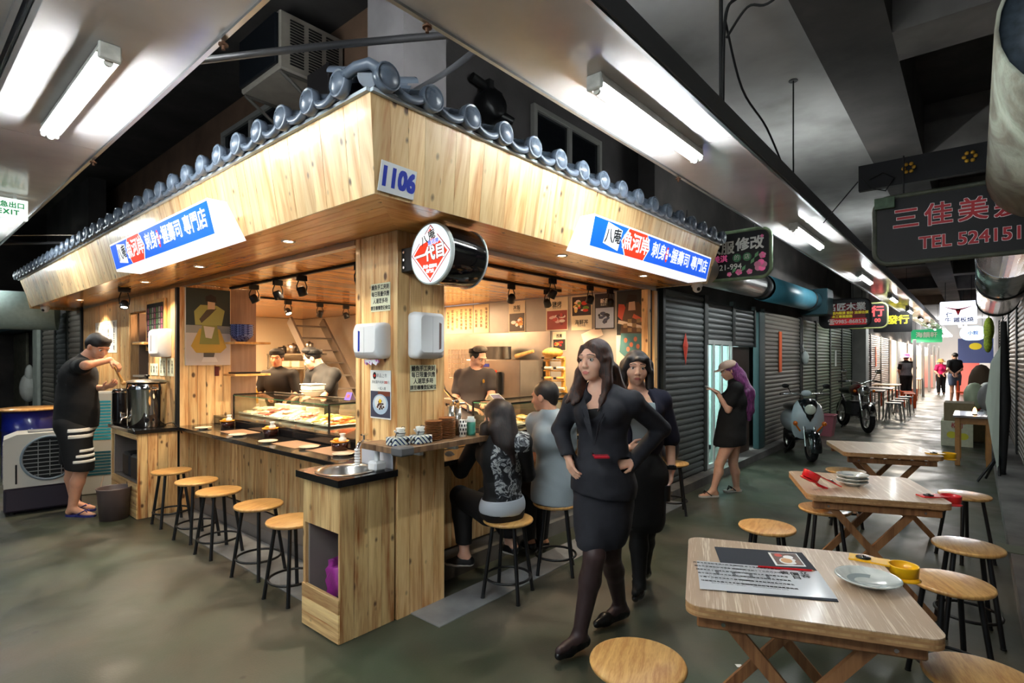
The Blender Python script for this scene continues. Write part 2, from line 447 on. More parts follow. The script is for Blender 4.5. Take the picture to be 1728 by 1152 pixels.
# -- floor
def floor_material():
 m, nt, b = _new('painted_concrete_floor'); N, L = nt.nodes, nt.links
 tc = N.new('ShaderNodeTexCoord')
 n1 = N.new('ShaderNodeTexNoise'); n1.inputs['Scale'].default_value = 0.75; n1.inputs['Detail'].default_value = 7; n1.inputs['Roughness'].default_value = 0.62
 n2 = N.new('ShaderNodeTexNoise'); n2.inputs['Scale'].default_value = 2.4; n2.inputs['Detail'].default_value = 8; n2.inputs['Distortion'].default_value = 0.6
 n3 = N.new('ShaderNodeTexNoise'); n3.inputs['Scale'].default_value = 90; n3.inputs['Detail'].default_value = 3
 for n in (n1, n2, n3): L.new(tc.outputs['Object'], n.inputs['Vector'])
 c1 = N.new('ShaderNodeValToRGB'); L.new(n1.outputs[0], c1.inputs[0])
 e = c1.color_ramp.elements
 e[0].position = 0.36; e[0].color = lin((56, 68, 52)); e[1].position = 0.62; e[1].color = lin((85, 79, 68))
 q = e.new(0.5); q.color = lin((69, 72, 59))
 c2 = N.new('ShaderNodeValToRGB'); L.new(n2.outputs[0], c2.inputs[0])
 e = c2.color_ramp.elements
 e[0].position = 0.4; e[0].color = (0.62, 0.62, 0.62, 1); e[1].position = 0.72; e[1].color = (1.25, 1.22, 1.16, 1)
 mx = N.new('ShaderNodeMix'); mx.data_type = 'RGBA'; mx.blend_type = 'MULTIPLY'; mx.inputs['Factor'].default_value = 0.8
 L.new(c1.outputs[0], mx.inputs['A']); L.new(c2.outputs[0], mx.inputs['B'])
 vo = N.new('ShaderNodeTexVoronoi'); vo.inputs['Scale'].default_value = 2.3; L.new(tc.outputs['Object'], vo.inputs['Vector'])
 dk = N.new('ShaderNodeMapRange'); dk.inputs[1].default_value = 0.02; dk.inputs[2].default_value = 0.05; dk.inputs[3].default_value = 0.45; dk.inputs[4].default_value = 1
 L.new(vo.outputs['Distance'], dk.inputs[0])
 m2 = N.new('ShaderNodeMix'); m2.data_type = 'RGBA'; m2.blend_type = 'MULTIPLY'; m2.inputs['Factor'].default_value = 1
 L.new(mx.outputs['Result'], m2.inputs['A']); L.new(dk.outputs[0], m2.inputs['B'])
 L.new(m2.outputs['Result'], b.inputs['Base Color'])
 mr = N.new('ShaderNodeMapRange'); mr.inputs[1].default_value = 0.3; mr.inputs[2].default_value = 0.7; mr.inputs[3].default_value = 0.28; mr.inputs[4].default_value = 0.6
 L.new(n2.outputs[0], mr.inputs[0]); L.new(mr.outputs[0], b.inputs['Roughness'])
 bp = N.new('ShaderNodeBump'); bp.inputs['Strength'].default_value = 0.15; bp.inputs['Distance'].default_value = 0.004
 L.new(n3.outputs[0], bp.inputs['Height']); L.new(bp.outputs[0], b.inputs['Normal'])
 return m
struct('floor', MB().box((-7, -7, -0.1), (60, 19, 0)), floor_material())
struct('floor_curb_right', MB().box((-7, -1.2, 0), (50, -0.2, 0.12)), CONC)
struct('floor_curb_left', MB().box((5.62, 2.50, 0), (50, 3.2, 0.10)), CONC)
# -- high concrete ceiling
HZ = 4.3
struct('ceiling', MB().box((-7, -7, HZ), (50, 19, HZ + 0.2)), CONC_D)
struct('ceiling_soffit', MB().box((-2, 0.86, 3.88), (14, 2.2, HZ)), ramp_mat('limewashed_soffit', [(0.3, (112, 110, 108)), (0.5, (150, 148, 146)), (0.7, (168, 166, 164))], 1.1, 0.85, bump=0.15))
struct('ceiling_beam', MB().box((-4, 0.42, 3.72), (50, 0.86, HZ)), CONC_D)
for i, x in enumerate((4.4, 7.4, 10.8, 14.4, 18, 22, 27, 32)):
 struct('ceiling_beam', MB().box((x, -1.3, 3.72), (x + 0.45, 0.42, HZ)), CONC)
for i, x in enumerate((17, 23, 30)):
 struct('ceiling_beam', MB().box((x, 0.86, 3.9), (x + 0.45, 2.9, HZ)), CONC_D)
struct('wall_right_upper', MB().box((-7, -1.5, 2.7), (50, -0.85, HZ)), CONC_D)
struct('wall_left_far', MB().box((-7, 17.0, 0), (12, 17.2, HZ)), CONC_D)
struct('wall_left_side', MB().box((-6, 5.0, 0), (-5.8, 17, HZ)), CONC_D)
# -- suspended lamp panels over the corridors
PZ = 2.92
def strip_panel(along, a0, a1, w0, w1, seg):
 """laminate strip: panels, edge trims and a side flange, all parts of one suspended strip"""
 t = thing('suspended_panel', '', 'panel', (0, 0, PZ))
 def bx(lo, hi):
  return MB().box((lo[0], lo[1], lo[2]), (hi[0], hi[1], hi[2])) if along == 'x' else MB().box((lo[1], lo[0], lo[2]), (hi[1], hi[0], hi[2]))
 n = round((a1 - a0) / seg)
 for i in range(n):
  s = a0 + (a1 - a0) * i / n; e = a0 + (a1 - a0) * (i + 1) / n
  part('panel', bx((s + 0.002, w0, PZ), (e - 0.002, w1, PZ + 0.012)), PANEL, t, True)
 for w in (w0 - 0.02, w1):
  part('edge_trim', bx((a0, w, PZ - 0.012), (a1, w + 0.02, PZ + 0.02)), ALU, t, True, 'aluminium edge trim')
 part('flange', bx((a0, w0 - 0.032, PZ - 0.002), (a1, w0 - 0.022, PZ + 0.11)), mat('grey_flange', (92, 94, 98), 0.5), t, True)
 return t
t = strip_panel('x', 0.99, 45, 1.13, 1.68, 2.44)
t['label'] = 'long glossy white suspended lamp panel running down the right corridor over the tables'
t = strip_panel('y', 1.76, 15, 0.41, 0.95, 2.44)
t['label'] = 'glossy white suspended lamp panel above the left corridor holding the near tube light'
t = strip_panel('y', 1.13, 15, -0.6, 0.34, 2.44)
t['label'] = 'white suspended panel in the top left corner of the view beyond the dirty joint'
M_TUBE = mat('lit_tube', (255, 255, 255), 0.3, emit=TUBE, ecol=(244, 252, 253))
M_HOUSE = mat('dusty_enamel', (176, 176, 170), 0.45, noise=0.25, nscale=14)
def tube_light(label, c, along, L=1.26, group=None, up=False):
 sg = -1 if not up else 1
 z = PZ - 0.001 if not up else PZ + 0.013
 t = thing('tube_light', label, 'light', (c[0], c[1], z), 0 if along == 'x' else pi / 2, group)
 mb = MB()
 prof = [(-0.035, 0), (0.035, 0), (0.048, sg * 0.05), (0.018, sg * 0.056), (-0.018, sg * 0.056), (-0.048, sg * 0.05)]
 M = Matrix(((0, 0, 1, 0), (1, 0, 0, 0), (0, 1, 0, 0), (0, 0, 0, 1)))
 mb.prism(prof if sg < 0 else prof[::-1], -L / 2, L / 2, 0, M)
 part('housing', mb, M_HOUSE, t)
 for s in (-1, 1):
  part('end_cap', MB().bbox((s * L / 2 - 0.012, -0.042, min(0, sg * 0.075)), (s * L / 2 + 0.012, 0.042, max(0, sg * 0.075)), 0.006), M_HOUSE, t)
  part('tube_socket', MB().cone((s * (L / 2 - 0.03), 0, sg * 0.075), (s * (L / 2 - 0.012), 0, sg * 0.075), 0.017, 0.017), mat('socket_white', (210, 208, 200), 0.4), t)
 part('fluorescent_tube', MB().cone((-L / 2 + 0.03, 0, sg * 0.075), (L / 2 - 0.03, 0, sg * 0.075), 0.0145, n=16), mat('dim_tube', (255, 255, 255), 0.3, emit=TUBE*0.45, ecol=(244, 252, 253)) if up else M_TUBE, t)
 return t
lx = [-1.2, 2.88, 6.65, 10.7, 14.8, 18.9, 23.0, 27.1, 31.2, 35.3, 39.4]
for i, x in enumerate(lx):
 lb = {0: 'tube light behind the camera over the tables', 1: 'nearest lit tube light over the right corridor beside the tiled eave', 2: 'second lit tube light down the right corridor beyond the floral sign'}.get(i, 'lit tube light number %d far down the right corridor' % (i + 1))
 if i > 2: tube_light(ORD[i] + ' tube light counted along the right corridor row', (x, 1.395), 'x', group='receding tube lights down the corridor')
 else: tube_light(lb, (x, 1.395), 'x')
tube_light('large dusty lit tube light on the upper left ceiling panel', (0.66, 3.5), 'y')
tube_light('lit tube light over the left corridor beyond the exit sign', (0.66, 7.6), 'y')
tube_light('lit tube light over the left corridor above the far shutters', (0.66, 11.7), 'y')
tube_light('lit tube light on the panel behind and left of the camera', (-0.1, 1.6), 'y')
for (x, y, al, lb) in ((-2.6, -2.2, 'x', 'added fill tube light far behind the camera'), (-3.2, 3.2, 'y', 'added fill tube light behind and left of the camera'), (1.6, -2.6, 'x', 'added fill tube light right of the camera'), (-3.2, 7.5, 'y', 'added fill tube light far to the left'), (0.2, -0.9, 'x', 'added fill tube light just behind the camera over the table row'), (-1.1, 0.4, 'y', 'added fill tube light behind the camera over the corner')):  # unseen tubes added as fill light for the foreground
 tube_light(lb, (x, y), al)
struct('ceiling_panel_aisle', MB().box((-4, -3.0, PZ), (3.2, -1.8, PZ + 0.02)).box((-0.8, -1.2, PZ), (1.2, -0.6, PZ + 0.02)).box((-1.4, -0.5, PZ), (-0.8, 1.3, PZ + 0.02)).box((-3.6, 2.2, PZ), (-2.8, 9, PZ + 0.02)), PANEL)
for x in (2.2, 6.2, 10.5):
 tube_light('tube light lying on top of the suspended panel, lighting the slab above', (x, 1.30), 'x', group='tube lights on top of the panel', up=True)
tube_light('added unseen tube light on top of the left panel, brightening the upper wall', (0.7, 3.2), 'y', up=True)  # extra tube added out of sight to brighten the upper walls
for k, (x, y) in enumerate(((0.965, 2.45), (0.965, 4.6), (1.45, 1.69), (3.9, 1.69))):
 solo('panel_bolt', MB().cone((x, y, PZ - 0.05), (x, y, PZ - 0.013), 0.008, n=8).cone((x, y, PZ - 0.032), (x, y, PZ - 0.024), 0.02, n=10), mat('rusty_bolt', (96, 66, 48), 0.6, 0.5), ['bolt on the left panel trim near the top', 'bolt on the left panel trim further along', 'rusty bolt on the right panel trim near the corner', 'bolt on the right panel trim by the tube light'][k], 'bolt')
def rod(label, x, y, z0, z1, r=0.006, name='hanger_rod'):
 t = thing(name, label, 'rod', (x, y, z0))
 part('threaded_rod', MB().cone((0, 0, 0), (0, 0, z1 - z0), r, n=8), BLACKM, t)
 part('ceiling_plate', MB().cone((0, 0, z1 - z0 - 0.006), (0, 0, z1 - z0), 0.035, n=12), BLACKM, t)
rod('thin black hanger rod with the cable bundle above the right corridor panel', 3.35, 1.18, 2.94, 3.88, 0.012)
rod('thin black hanger rod further down above the right corridor panel', 5.0, 1.16, 2.94, 3.88)
def cable(label, pts, r=0.006, m=None, name='cable', group=None):
 """smooth curve through the points as one tube"""
 P = [V(p) for p in pts]; out = []
 for i in range(len(P) - 1):
  a, b, c, d = P[max(i-1, 0)], P[i], P[i+1], P[min(i+2, len(P)-1)]
  for k in range(6):
   t = k / 6
   out.append(0.5 * ((2*b) + (-a + c)*t + (2*a - 5*b + 4*c - d)*t*t + (-a + 3*b - 3*c + d)*t**3))
 out.append(P[-1])
 return solo(name, MB().tube(out, r, 6), m or BLACKM, label, 'cable', group)
cable('black cable bundle looping from the hanger rod to the dark beam', [(3.35, 1.17, 3.0), (3.36, 1.16, 3.6), (3.4, 1.1, 3.74), (3.5, 0.95, 3.78), (3.45, 0.84, 3.66), (3.38, 0.70, 3.70), (3.3, 0.56, 3.70)], 0.010)
cable('second black cable running from the hanger rod to the beam', [(3.36, 1.15, 3.5), (3.40, 1.04, 3.66), (3.38, 0.92, 3.62), (3.32, 0.74, 3.66), (3.26, 0.55, 3.70)], 0.008)
cable('slack black cable drooping from the near rod to the far rod', [(3.36, 1.16, 3.62), (3.65, 1.15, 3.30), (4.2, 1.15, 3.22), (4.75, 1.15, 3.02), (5.0, 1.15, 2.97)], 0.007)
solo('junction_box', MB().bbox((3.1, 0.50, 3.60), (3.28, 0.66, 3.72), 0.01), mat('soot', (30, 28, 27), 0.8), 'sooty junction box with loose wires under the dark beam', 'box')
cable('grey steel pipe crossing in front of the air conditioner', [(0.96, 2.81, 2.945), (1.28, 2.26, 2.95), (1.62, 1.70, 2.945)], 0.017, mat('pipe_grey', (96, 94, 96), 0.45, 0.3), 'ceiling_pipe')
cable('short diagonal grey pipe from the roof tiles up to the corridor panel', [(2.22, 2.70, 3.25), (1.98, 2.15, 3.08), (1.76, 1.70, 2.945)], 0.017, mat('pipe_grey2', (104, 104, 108), 0.4, 0.3), 'ceiling_pipe')
cable('thin pale wire hanging above the left eave', [(0.97, 8.4, 2.95), (1.5, 8.1, 3.0), (1.8, 7.7, 2.98), (1.82, 7.7, 2.84)], 0.006, mat('wire_pale', (190, 170, 150), 0.5))
cable('dark pipe above the far left eave', [(0.97, 9.3, 2.98), (2.6, 7.6, 3.05)], 0.02, mat('pipe_grey', (96, 94, 96), 0.45), 'ceiling_pipe')
# -- upper storey of the stall block
UP = mat('stained_plaster', (120, 92, 72), 0.9, noise=0.2, nscale=3, bump=0.3)
UP2 = mat('grey_plaster', (84, 80, 80), 0.9, noise=0.25, nscale=2, bump=0.3)
struct('wall_upper_left', MB().box((2.5, 3.1, 2.75), (2.6, 12, HZ)), UP)
struct('wall_upper_right', MB().box((2.5, 3.1, 2.75), (12, 3.2, HZ)), UP2)
struct('column_corner', MB().box((2.14, 2.72, 2.75), (2.5, 3.1, HZ)), mat('column_paint', (150, 144, 146), 0.8, noise=0.15, nscale=4))
def upper_window(c, along, w, h, z, label):
 t = thing('upper_window', label, 'window', (c[0], c[1], z), 0 if along == 'x' else -pi / 2)
 fm = mat('window_alu', (168, 166, 160), 0.45, 0.3)
 mb = MB()
 for lo, hi in (((-w/2, -0.05, 0), (-w/2+0.05, 0, h)), ((w/2-0.05, -0.05, 0), (w/2, 0, h)), ((-w/2+0.05, -0.05, 0), (w/2-0.05, 0, 0.05)), ((-w/2+0.05, -0.05, h-0.05), (w/2-0.05, 0, h)), ((-0.03, -0.045, 0.05), (0.03, 0, h-0.05))):
  mb.bbox(lo, hi, 0.004)
 part('window_frame', mb, fm, t)
 for s in (-1, 1):
  part('pane', MB().box((min(s*0.03, s*(w/2-0.05)), -0.02, 0.05), (max(s*0.03, s*(w/2-0.05)), -0.012, h-0.05)), mat('dark_pane', (22, 24, 28), 0.08), t)
upper_window((4.48, 3.1), 'x', 1.18, 0.78, 3.1, 'sliding aluminium window in the dark upper wall right of the corner')
upper_window((2.5, 5.6), 'y', 1.4, 0.62, 3.40, 'sliding window in the brown upper wall under the air conditioner')
t = thing('air_conditioner', 'old window air conditioner hanging from the upper wall above the tiles', 'air conditioner', (2.17, 4.27, 3.72))
acm = mat('ac_beige', (150, 142, 132), 0.55, noise=0.12, nscale=8)
part('casing', MB().bbox((-0.22, -0.33, 0), (0.32, 0.33, 0.44), 0.012), acm, t)
part('front_grille', MB().bbox((-0.245, -0.31, 0.035), (-0.215, 0.31, 0.415), 0.008), mat('ac_dark', (18, 22, 28), 0.35), t)
for k in range(3):
 mb = MB(); x0 = -0.14 + k * 0.15
 for j in range(16): mb.box((x0, -0.336, 0.05 + j * 0.022), (x0 + 0.11, -0.325, 0.05 + j * 0.022 + 0.011))
 part('louvre_vent', mb, mat('ac_vent', (24, 22, 22), 0.6), t)
for s in (-1, 1):
 part('bracket', MB().tube([(-0.2, s * 0.3, -0.01), (0.28, s * 0.3, -0.30)], 0.014, 6).tube([(-0.2, s * 0.3, -0.01), (0.28, s * 0.3, -0.01)], 0.014, 6), mat('bracket_steel', (110, 106, 100), 0.5, 0.5), t)
solo('speaker_box', MB().bbox((2.12, 3.56, 3.44), (2.49, 3.86, 3.70), 0.01), mat('box_black', (26, 22, 24), 0.5), 'dark box lamp housing tucked behind the corner roof tiles', 'box')
t = thing('floodlight_cluster', 'black wall fan and valve cluster on the upper wall right of the corner', 'fan', (3.22, 2.98, 3.46))
part('motor_housing', MB().lathe([(0, -0.1), (0.10, -0.1), (0.13, -0.04), (0.13, 0.06), (0.09, 0.1), (0, 0.1)], 16, 0, Matrix.Translation((0, 0, 0.12)) @ Matrix.Rotation(radians(80), 4, 'X')), BLACK, t)
part('bracket', MB().bbox((-0.03, -0.02, 0.1), (0.03, 0.1, 0.34), 0.006).tube([(-0.16, 0.05, 0.32), (0.14, 0.02, 0.26)], 0.035, 10), BLACKM, t)
part('nozzle', MB().cone((0.06, -0.06, 0.05), (0.13, -0.14, 0.0), 0.045, 0.03, 14), BLACK, t)
for k in range(2):
 cable(['outer grey conduit beside the corner column', 'bent grey conduit between the column and the window'][k], [(2.56 + k * 0.12, 3.07, 3.9), (2.56 + k * 0.12, 3.07, 3.35), (2.57 + k * 0.3, 3.07, 3.22 - k * 0.0), (2.6 + k * 0.5, 3.07, 2.9)], 0.02, mat('conduit', (112, 112, 118), 0.5), 'conduit')
# -- shutters
def shutter_mat(name, c, c2=None):
 return ramp_mat(name, [(0.3, tuple(int(v * 0.75) for v in c)), (0.7, c)], 2.2, 0.42, rvar=0.08, stretch=(1, 1, 0.4))
SH_G = shutter_mat('slate_shutter', (96, 100, 100))
SH_T = shutter_mat('tan_shutter', (132, 126, 116))
SH_O = shutter_mat('olive_shutter', (112, 128, 100))
SH_B = shutter_mat('brown_shutter', (120, 108, 96))
def slat_profile(p0, p1, nrm, z, h, mb):
 """one rolled slat: shallow C shape between ground points p0, p1"""
 n = V((nrm[0], nrm[1], 0))
 offs = [(0.0, 0.0), (0.004, 0.12), (0.016, 0.3), (0.018, 0.6), (0.014, 0.84), (0.0, 0.94), (0.0, 1.0)]
 vs = []
 for (o, f) in offs:
  for p in (p0, p1): vs.append((p[0] + n.x * o, p[1] + n.y * o, z + h * f))
 mb.add(vs, [(2*i, 2*i+1, 2*i+3, 2*i+2) for i in range(len(offs) - 1)], 0, False)
def shutter(label, p0, p1, nrm, z0, z1, m, singles=True, pitch=0.072, stripe=False, group=None):
 p0, p1 = V((*p0, 0)), V((*p1, 0)); c = (p0 + p1) / 2
 t = thing('roller_shutter', label, 'shutter', (c.x, c.y, z0), 0, group)
 n = int((z1 - z0) / pitch); me = None; big = MB()
 for i in range(n):
  if singles:
   if me is None:
    mb = MB(); slat_profile(p0 - c, p1 - c, nrm, 0, pitch, mb); me = mb.mesh('slat', m)
   o = link('slat', me, t); o.location = (0, 0, i * pitch)
  else:
   slat_profile(p0 - c, p1 - c, nrm, i * pitch, pitch, big)
 if not singles:
  o = part('slats', big, m, t); o['kind'] = 'stuff'
 d = (p1 - p0).normalized()
 for q, s in ((p0, -1), (p1, 1)):
  a = q - c + d * s * 0.03
  mb = MB(); u = V((nrm[0], nrm[1], 0))
  pts = [a - d * 0.03 - u * 0.02, a + d * 0.03 - u * 0.02, a + d * 0.03 + u * 0.035, a - d * 0.03 + u * 0.035]
  if (pts[1] - pts[0]).cross(pts[2] - pts[1]).z < 0: pts = pts[::-1]
  mb.prism([(p.x, p.y) for p in pts], 0, z1 - z0 + 0.02)
  part('guide_rail', mb, mat('rail_dark', (44, 48, 46), 0.45), t)
 return t
YS = 2.66
struct('wall_left_of_corridor', MB().box((5.62, YS + 0.05, 2.3), (45, YS + 0.25, HZ)).box((5.62, YS + 0.2, 0.1), (6.95, YS + 0.25, 2.3)).box((9.05, YS + 0.2, 0.1), (45, YS + 0.25, 2.3)), CONC_D)
shutter('dark slate roller shutter right beside the wooden stall', (5.72, YS), (6.88, YS), (0, -1), 0.10, 2.34, SH_G)
shutter('half raised grey shutter over the glass door behind the girl with purple hair', (7.0, YS), (7.95, YS), (0, -1), 1.72, 2.34, SH_G)
shutter('short raised shutter right of the glass door', (8.05, YS), (8.95, YS), (0, -1), 1.72, 2.34, SH_G)
shutter('wide tan shutter with an orange banner behind the white scooter', (9.5, YS), (11.9, YS), (0, -1), 0.10, 2.34, SH_T)
x = 12.1
for k, (w, lb) in enumerate(((1.3, 'olive green shutter behind the pink bin'), (1.5, 'olive green shutter behind the black motorcycle'), (1.5, 'olive green shutter with a pale paper beyond the motorcycle'), (1.5, 'last olive green shutter before the white column'))):
 shutter(lb, (x, YS), (x + w - 0.1, YS), (0, -1), 0.10, 2.34, SH_O, singles=False); x += w
for k in range(3):
 shutter(['pale shutter just beyond the white column', 'pale shutter with a red paper far down the corridor', 'distant pale shutter near the orange stools'][k], (19 + k * 2.6, YS), (21.4 + k * 2.6, YS), (0, -1), 0.10, 2.34, SH_T, singles=False)
solo('door_post', MB().bbox((9.1, YS - 0.06, 0.1), (9.36, YS + 0.04, 2.29), 0.01), mat('teal_post', (38, 66, 68), 0.5), 'dark teal steel post between the glass door and the tan shutter', 'post')
solo('door_post', MB().bbox((6.9, YS - 0.03, 0.1), (6.98, YS + 0.08, 2.36), 0.008), mat('rail_dark', (44, 48, 46), 0.45), 'narrow dark post left of the glass door', 'post')
solo('white_column', MB().bbox((18.25, 2.35, 0), (18.75, 2.9, HZ - 0.02), 0.01), mat('column_white', (186, 186, 180), 0.8, noise=0.12, nscale=4), 'square white column standing beyond the olive shutters', 'column')
room = mat('lit_room', (214, 226, 228), 0.7)
struct('wall_back_room', MB().box((6.9, 4.6, 0.1), (9.1, 4.7, 2.4)).box((6.85, 2.9, 0.1), (6.95, 4.6, 2.4)).box((9.05, 2.9, 0.1), (9.15, 4.6, 2.4)).box((6.9, 2.9, 2.4), (9.1, 4.7, 2.5)), room)
t = thing('glass_door', 'lit white framed glass door behind the girl with purple hair', 'door', (7.45, YS, 0.1))
frm = mat('door_frame_white', (206, 210, 208), 0.4)
for x0 in (-0.44, -0.22, 0.08, 0.38, 0.47):
 part('door_stile', MB().bbox((x0, -0.02, 0), (x0 + 0.045, 0.02, 1.68), 0.004), frm, t)
for z in (0.0, 1.63):
 part('door_rail', MB().bbox((-0.46, -0.018, z), (0.52, 0.018, z + 0.06), 0.004), frm, t)
part('pane', MB().box((-0.44, -0.004, 0.05), (0.5, 0.004, 1.64)), GLASS, t)
area_light('back_room_lamp', (7.8, 3.7, 2.36), (0, 0, 0), 0.9, 0.5, 42, (0.85, 1.0, 0.98))
solo('storage_shelf', MB().box((7.1, 4.2, 0.1), (8.4, 4.55, 0.95)).box((7.1, 4.2, 1.0), (8.4, 4.5, 1.04)), mat('shelf_cream', (190, 184, 160), 0.6), 'cream cabinet seen through the glass door', 'cabinet')
for k in range(9):
 solo('potted_plant', MB().ball((7.25 + k * 0.12, 4.28, 1.12 + 0.05 * (k % 3)), (0.06, 0.06, 0.10), 8).ball((7.27 + k * 0.12, 4.2, 1.2), (0.045, 0.045, 0.06), 8), mat('leaf_bright', (60, 160, 70), 0.6, noise=0.4, nscale=40), 'small bright green plant behind the glass door', 'plant', 'green plants behind the glass door')
solo('blue_bag', MB().ball((7.35, 3.3, 0.75), (0.16, 0.14, 0.28), 14), mat('bag_blue', (30, 90, 170), 0.5), 'rounded blue bag low behind the glass door', 'bag')
solo('wood_door', MB().bbox((8.15, YS + 0.05, 0.1), (8.95, YS + 0.09, 1.72), 0.01), mat('door_brown', (66, 46, 36), 0.5), 'dark brown door leaf right of the glass door', 'door')
M_RP = mat('red_paper', (206, 70, 50), 0.6); M_OR = mat('orange_banner', (232, 96, 40), 0.6)
mb = MB(); mb.add([(6.28, YS - 0.03, 1.86), (6.36, YS - 0.03, 1.70), (6.28, YS - 0.03, 1.46), (6.20, YS - 0.03, 1.70), (6.28, YS - 0.05, 1.68)], [(0, 3, 4), (3, 2, 4), (2, 1, 4), (1, 0, 4), (0, 1, 2, 3)])
solo('paper_charm', mb, M_RP, 'red paper lantern charm on the dark shutter beside the stall', 'decoration')
solo('paper_banner', MB().bbox((10.35, YS - 0.035, 1.30), (10.52, YS - 0.022, 2.02), 0.002), M_OR, 'narrow orange paper banner on the tan shutter', 'banner')
solo('paper_notice', MB().bbox((15.4, YS - 0.035, 1.35), (15.55, YS - 0.022, 1.75), 0.002), WHITE, 'pale paper strip on the olive shutter', 'notice')
solo('paper_banner', MB().bbox((22.6, YS - 0.035, 1.25), (22.85, YS - 0.022, 1.95), 0.002), M_OR, 'red orange paper banner on a far pale shutter', 'banner')
solo('hanging_bag', MB().ball((12.05, YS - 0.08, 1.55), (0.07, 0.07, 0.14), 10).cone((12.05, YS - 0.08, 1.68), (12.05, YS - 0.03, 1.80), 0.01), mat('clear_bag', (190, 200, 196), 0.3), 'pale plastic bag hanging on the post before the olive shutters', 'bag')
struct('wall_right', MB().box((-7, -1.0, 0.12), (50, -0.82, 2.69)), CONC_D)
for k in range(7):
 shutter(['brown shutter on the right wall, nearest of the row', 'brown shutter on the right wall, second of the row', 'brown shutter on the right wall, third of the row behind the leaning board', 'brown shutter on the right wall beside the boxes', 'brown shutter on the right wall past the boxes', 'brown shutter on the right wall before the stalls', 'farthest brown shutter on the right wall'][k],
   (0.8 + k * 2.6, -0.5), (3.2 + k * 2.6, -0.5), (0, 1), 0.12, 2.5, SH_B, singles=(k in (2, 3)))
def duct(label, p0, p1, r, m, name='air_duct', bands=(), cap=None, n=28):
 p0, p1 = V(p0), V(p1); t = thing(name, label, 'duct', p0)
 d = (p1 - p0); L = d.length; d.normalize()
 q = d.to_track_quat('Z', 'Y').to_matrix().to_4x4()
 M = Matrix.Translation(p0) @ q
 part('duct_tube', MB().lathe([(r * 0.96, 0.0), (r, 0.0), (r, L), (r * 0.96, L), (r * 0.96, 0.0)], n, 0, M), m, t, True)
 for (a, rr, w, bm) in bands:
  part('duct_band', MB().lathe([(rr, a), (rr + 0.012, a), (rr + 0.012, a + w), (rr, a + w)], n, 0, M), bm, t, True)
 if cap is not None:
  part('end_plate', MB().lathe([(0, 0.02), (r * 0.97, 0.02), (r * 0.97, 0.05), (0, 0.05)], n, 0, M), cap, t, True)
 return t
M_OLD = ramp_mat('peeling_duct', [(0.32, (84, 74, 66)), (0.47, (132, 132, 118)), (0.62, (176, 186, 170)), (0.75, (198, 204, 190))], 3.2, 0.75, detail=9, stretch=(0.5, 1, 1), bump=0.5, distortion=0.8)
M_FOIL = mat('foil_duct', (200, 204, 208), 0.16, 1.0, noise=0.1, nscale=5, bump=0.9, bscale=7)
duct('huge peeling grey duct hanging at the upper right edge', (2.95, -0.40, 2.88), (5.38, -0.40, 2.88), 0.34, M_OLD, cap=mat('rust_plate', (58, 68, 78), 0.6, noise=0.4, nscale=30))
duct('crinkled silver foil duct hanging under the peeling duct', (6.3, -0.22, 2.45), (10.2, -0.24, 2.36), 0.22, M_FOIL, bands=((1.6, 0.22, 0.10, BLACKM), (3.78, 0.22, 0.12, BLACKM)))
duct('long steel duct behind the floral sign over the grey shutters', (5.7, 2.30, 2.52), (8.35, 2.36, 2.58), 0.165, STEEL, bands=((2.35, 0.165, 0.2, BLACKM),))
duct('teal painted duct continuing over the tan shutter', (8.4, 2.36, 2.58), (11.8, 2.42, 2.66), 0.19, mat('teal_duct', (64, 128, 148), 0.4, noise=0.12, nscale=4), bands=((2.9, 0.19, 0.08, BLACK),))
t = thing('duct_box', 'square teal duct box beside the red and black phone sign', 'duct', (12.1, 2.4, 2.4))
part('duct_box_shell', MB().bbox((-0.2, -0.24, 0), (0.35, 0.24, 0.5), 0.01), mat('teal_dark', (28, 60, 68), 0.5), t)
duct('pale round duct end at the far left behind the eave', (0.9, 11.6, 2.30), (1.9, 11.3, 2.30), 0.30, mat('duct_mint', (176, 196, 190), 0.5, noise=0.08))
# -- the stall
SZ = 2.31                      # soffit height
XB, YB = 1.467, 2.07           # lower edge of the fascia
XT, YT = 1.387, 1.990          # upper edge, flared outwards
ZT = 2.715
YE_B, YE_T = 10.50, 10.84      # left end
XE_B, XE_T = 5.46, 5.62        # right end
XP, YP = 2.0, 2.60             # faces of the posts
YW = 6.15                      # partition wall
cano = thing('stall_canopy', 'pale knotty pine canopy with grey tile edge wrapping the corner stall', 'canopy', (1.5, 2.1, SZ))
nl = Vector((-(ZT - SZ), 0, -(XB - XT))).normalized(); nr = Vector((0, -(ZT - SZ), -(YB - YT))).normalized()
N1 = 84
def lerp(a, b, t): return a + (b - a) * t
for i in range(N1):
 b0, b1 = lerp(YB, YE_B, i / N1), lerp(YB, YE_B, (i + 1) / N1 - 0.0002)
 t0, t1 = lerp(YT, YE_T, i / N1), lerp(YT, YE_T, (i + 1) / N1 - 0.0002)
 j = random.uniform(0, 0.002)
 poly_board('fascia_plank', [(XB - j, b0, SZ - 0.012), (XB - j, b1, SZ - 0.012), (XT - j, t1, ZT), (XT - j, t0, ZT)], nl, 0.016, W_PALE, cano, V((XT - XB, 0, ZT - SZ)))
N2 = 41
for i in range(N2):
 b0, b1 = lerp(XB, XE_B, i / N2), lerp(XB, XE_B, (i + 1) / N2 - 0.0004)
 t0, t1 = lerp(XT, XE_T, i / N2), lerp(XT, XE_T, (i + 1) / N2 - 0.0004)
 j = random.uniform(0, 0.002)
 poly_board('fascia_plank', [(b0, YB - j, SZ - 0.012), (b1, YB - j, SZ - 0.012), (t1, YT - j, ZT), (t0, YT - j, ZT)], nr, 0.016, W_PALE, cano, V((0, YT - YB, ZT - SZ)))
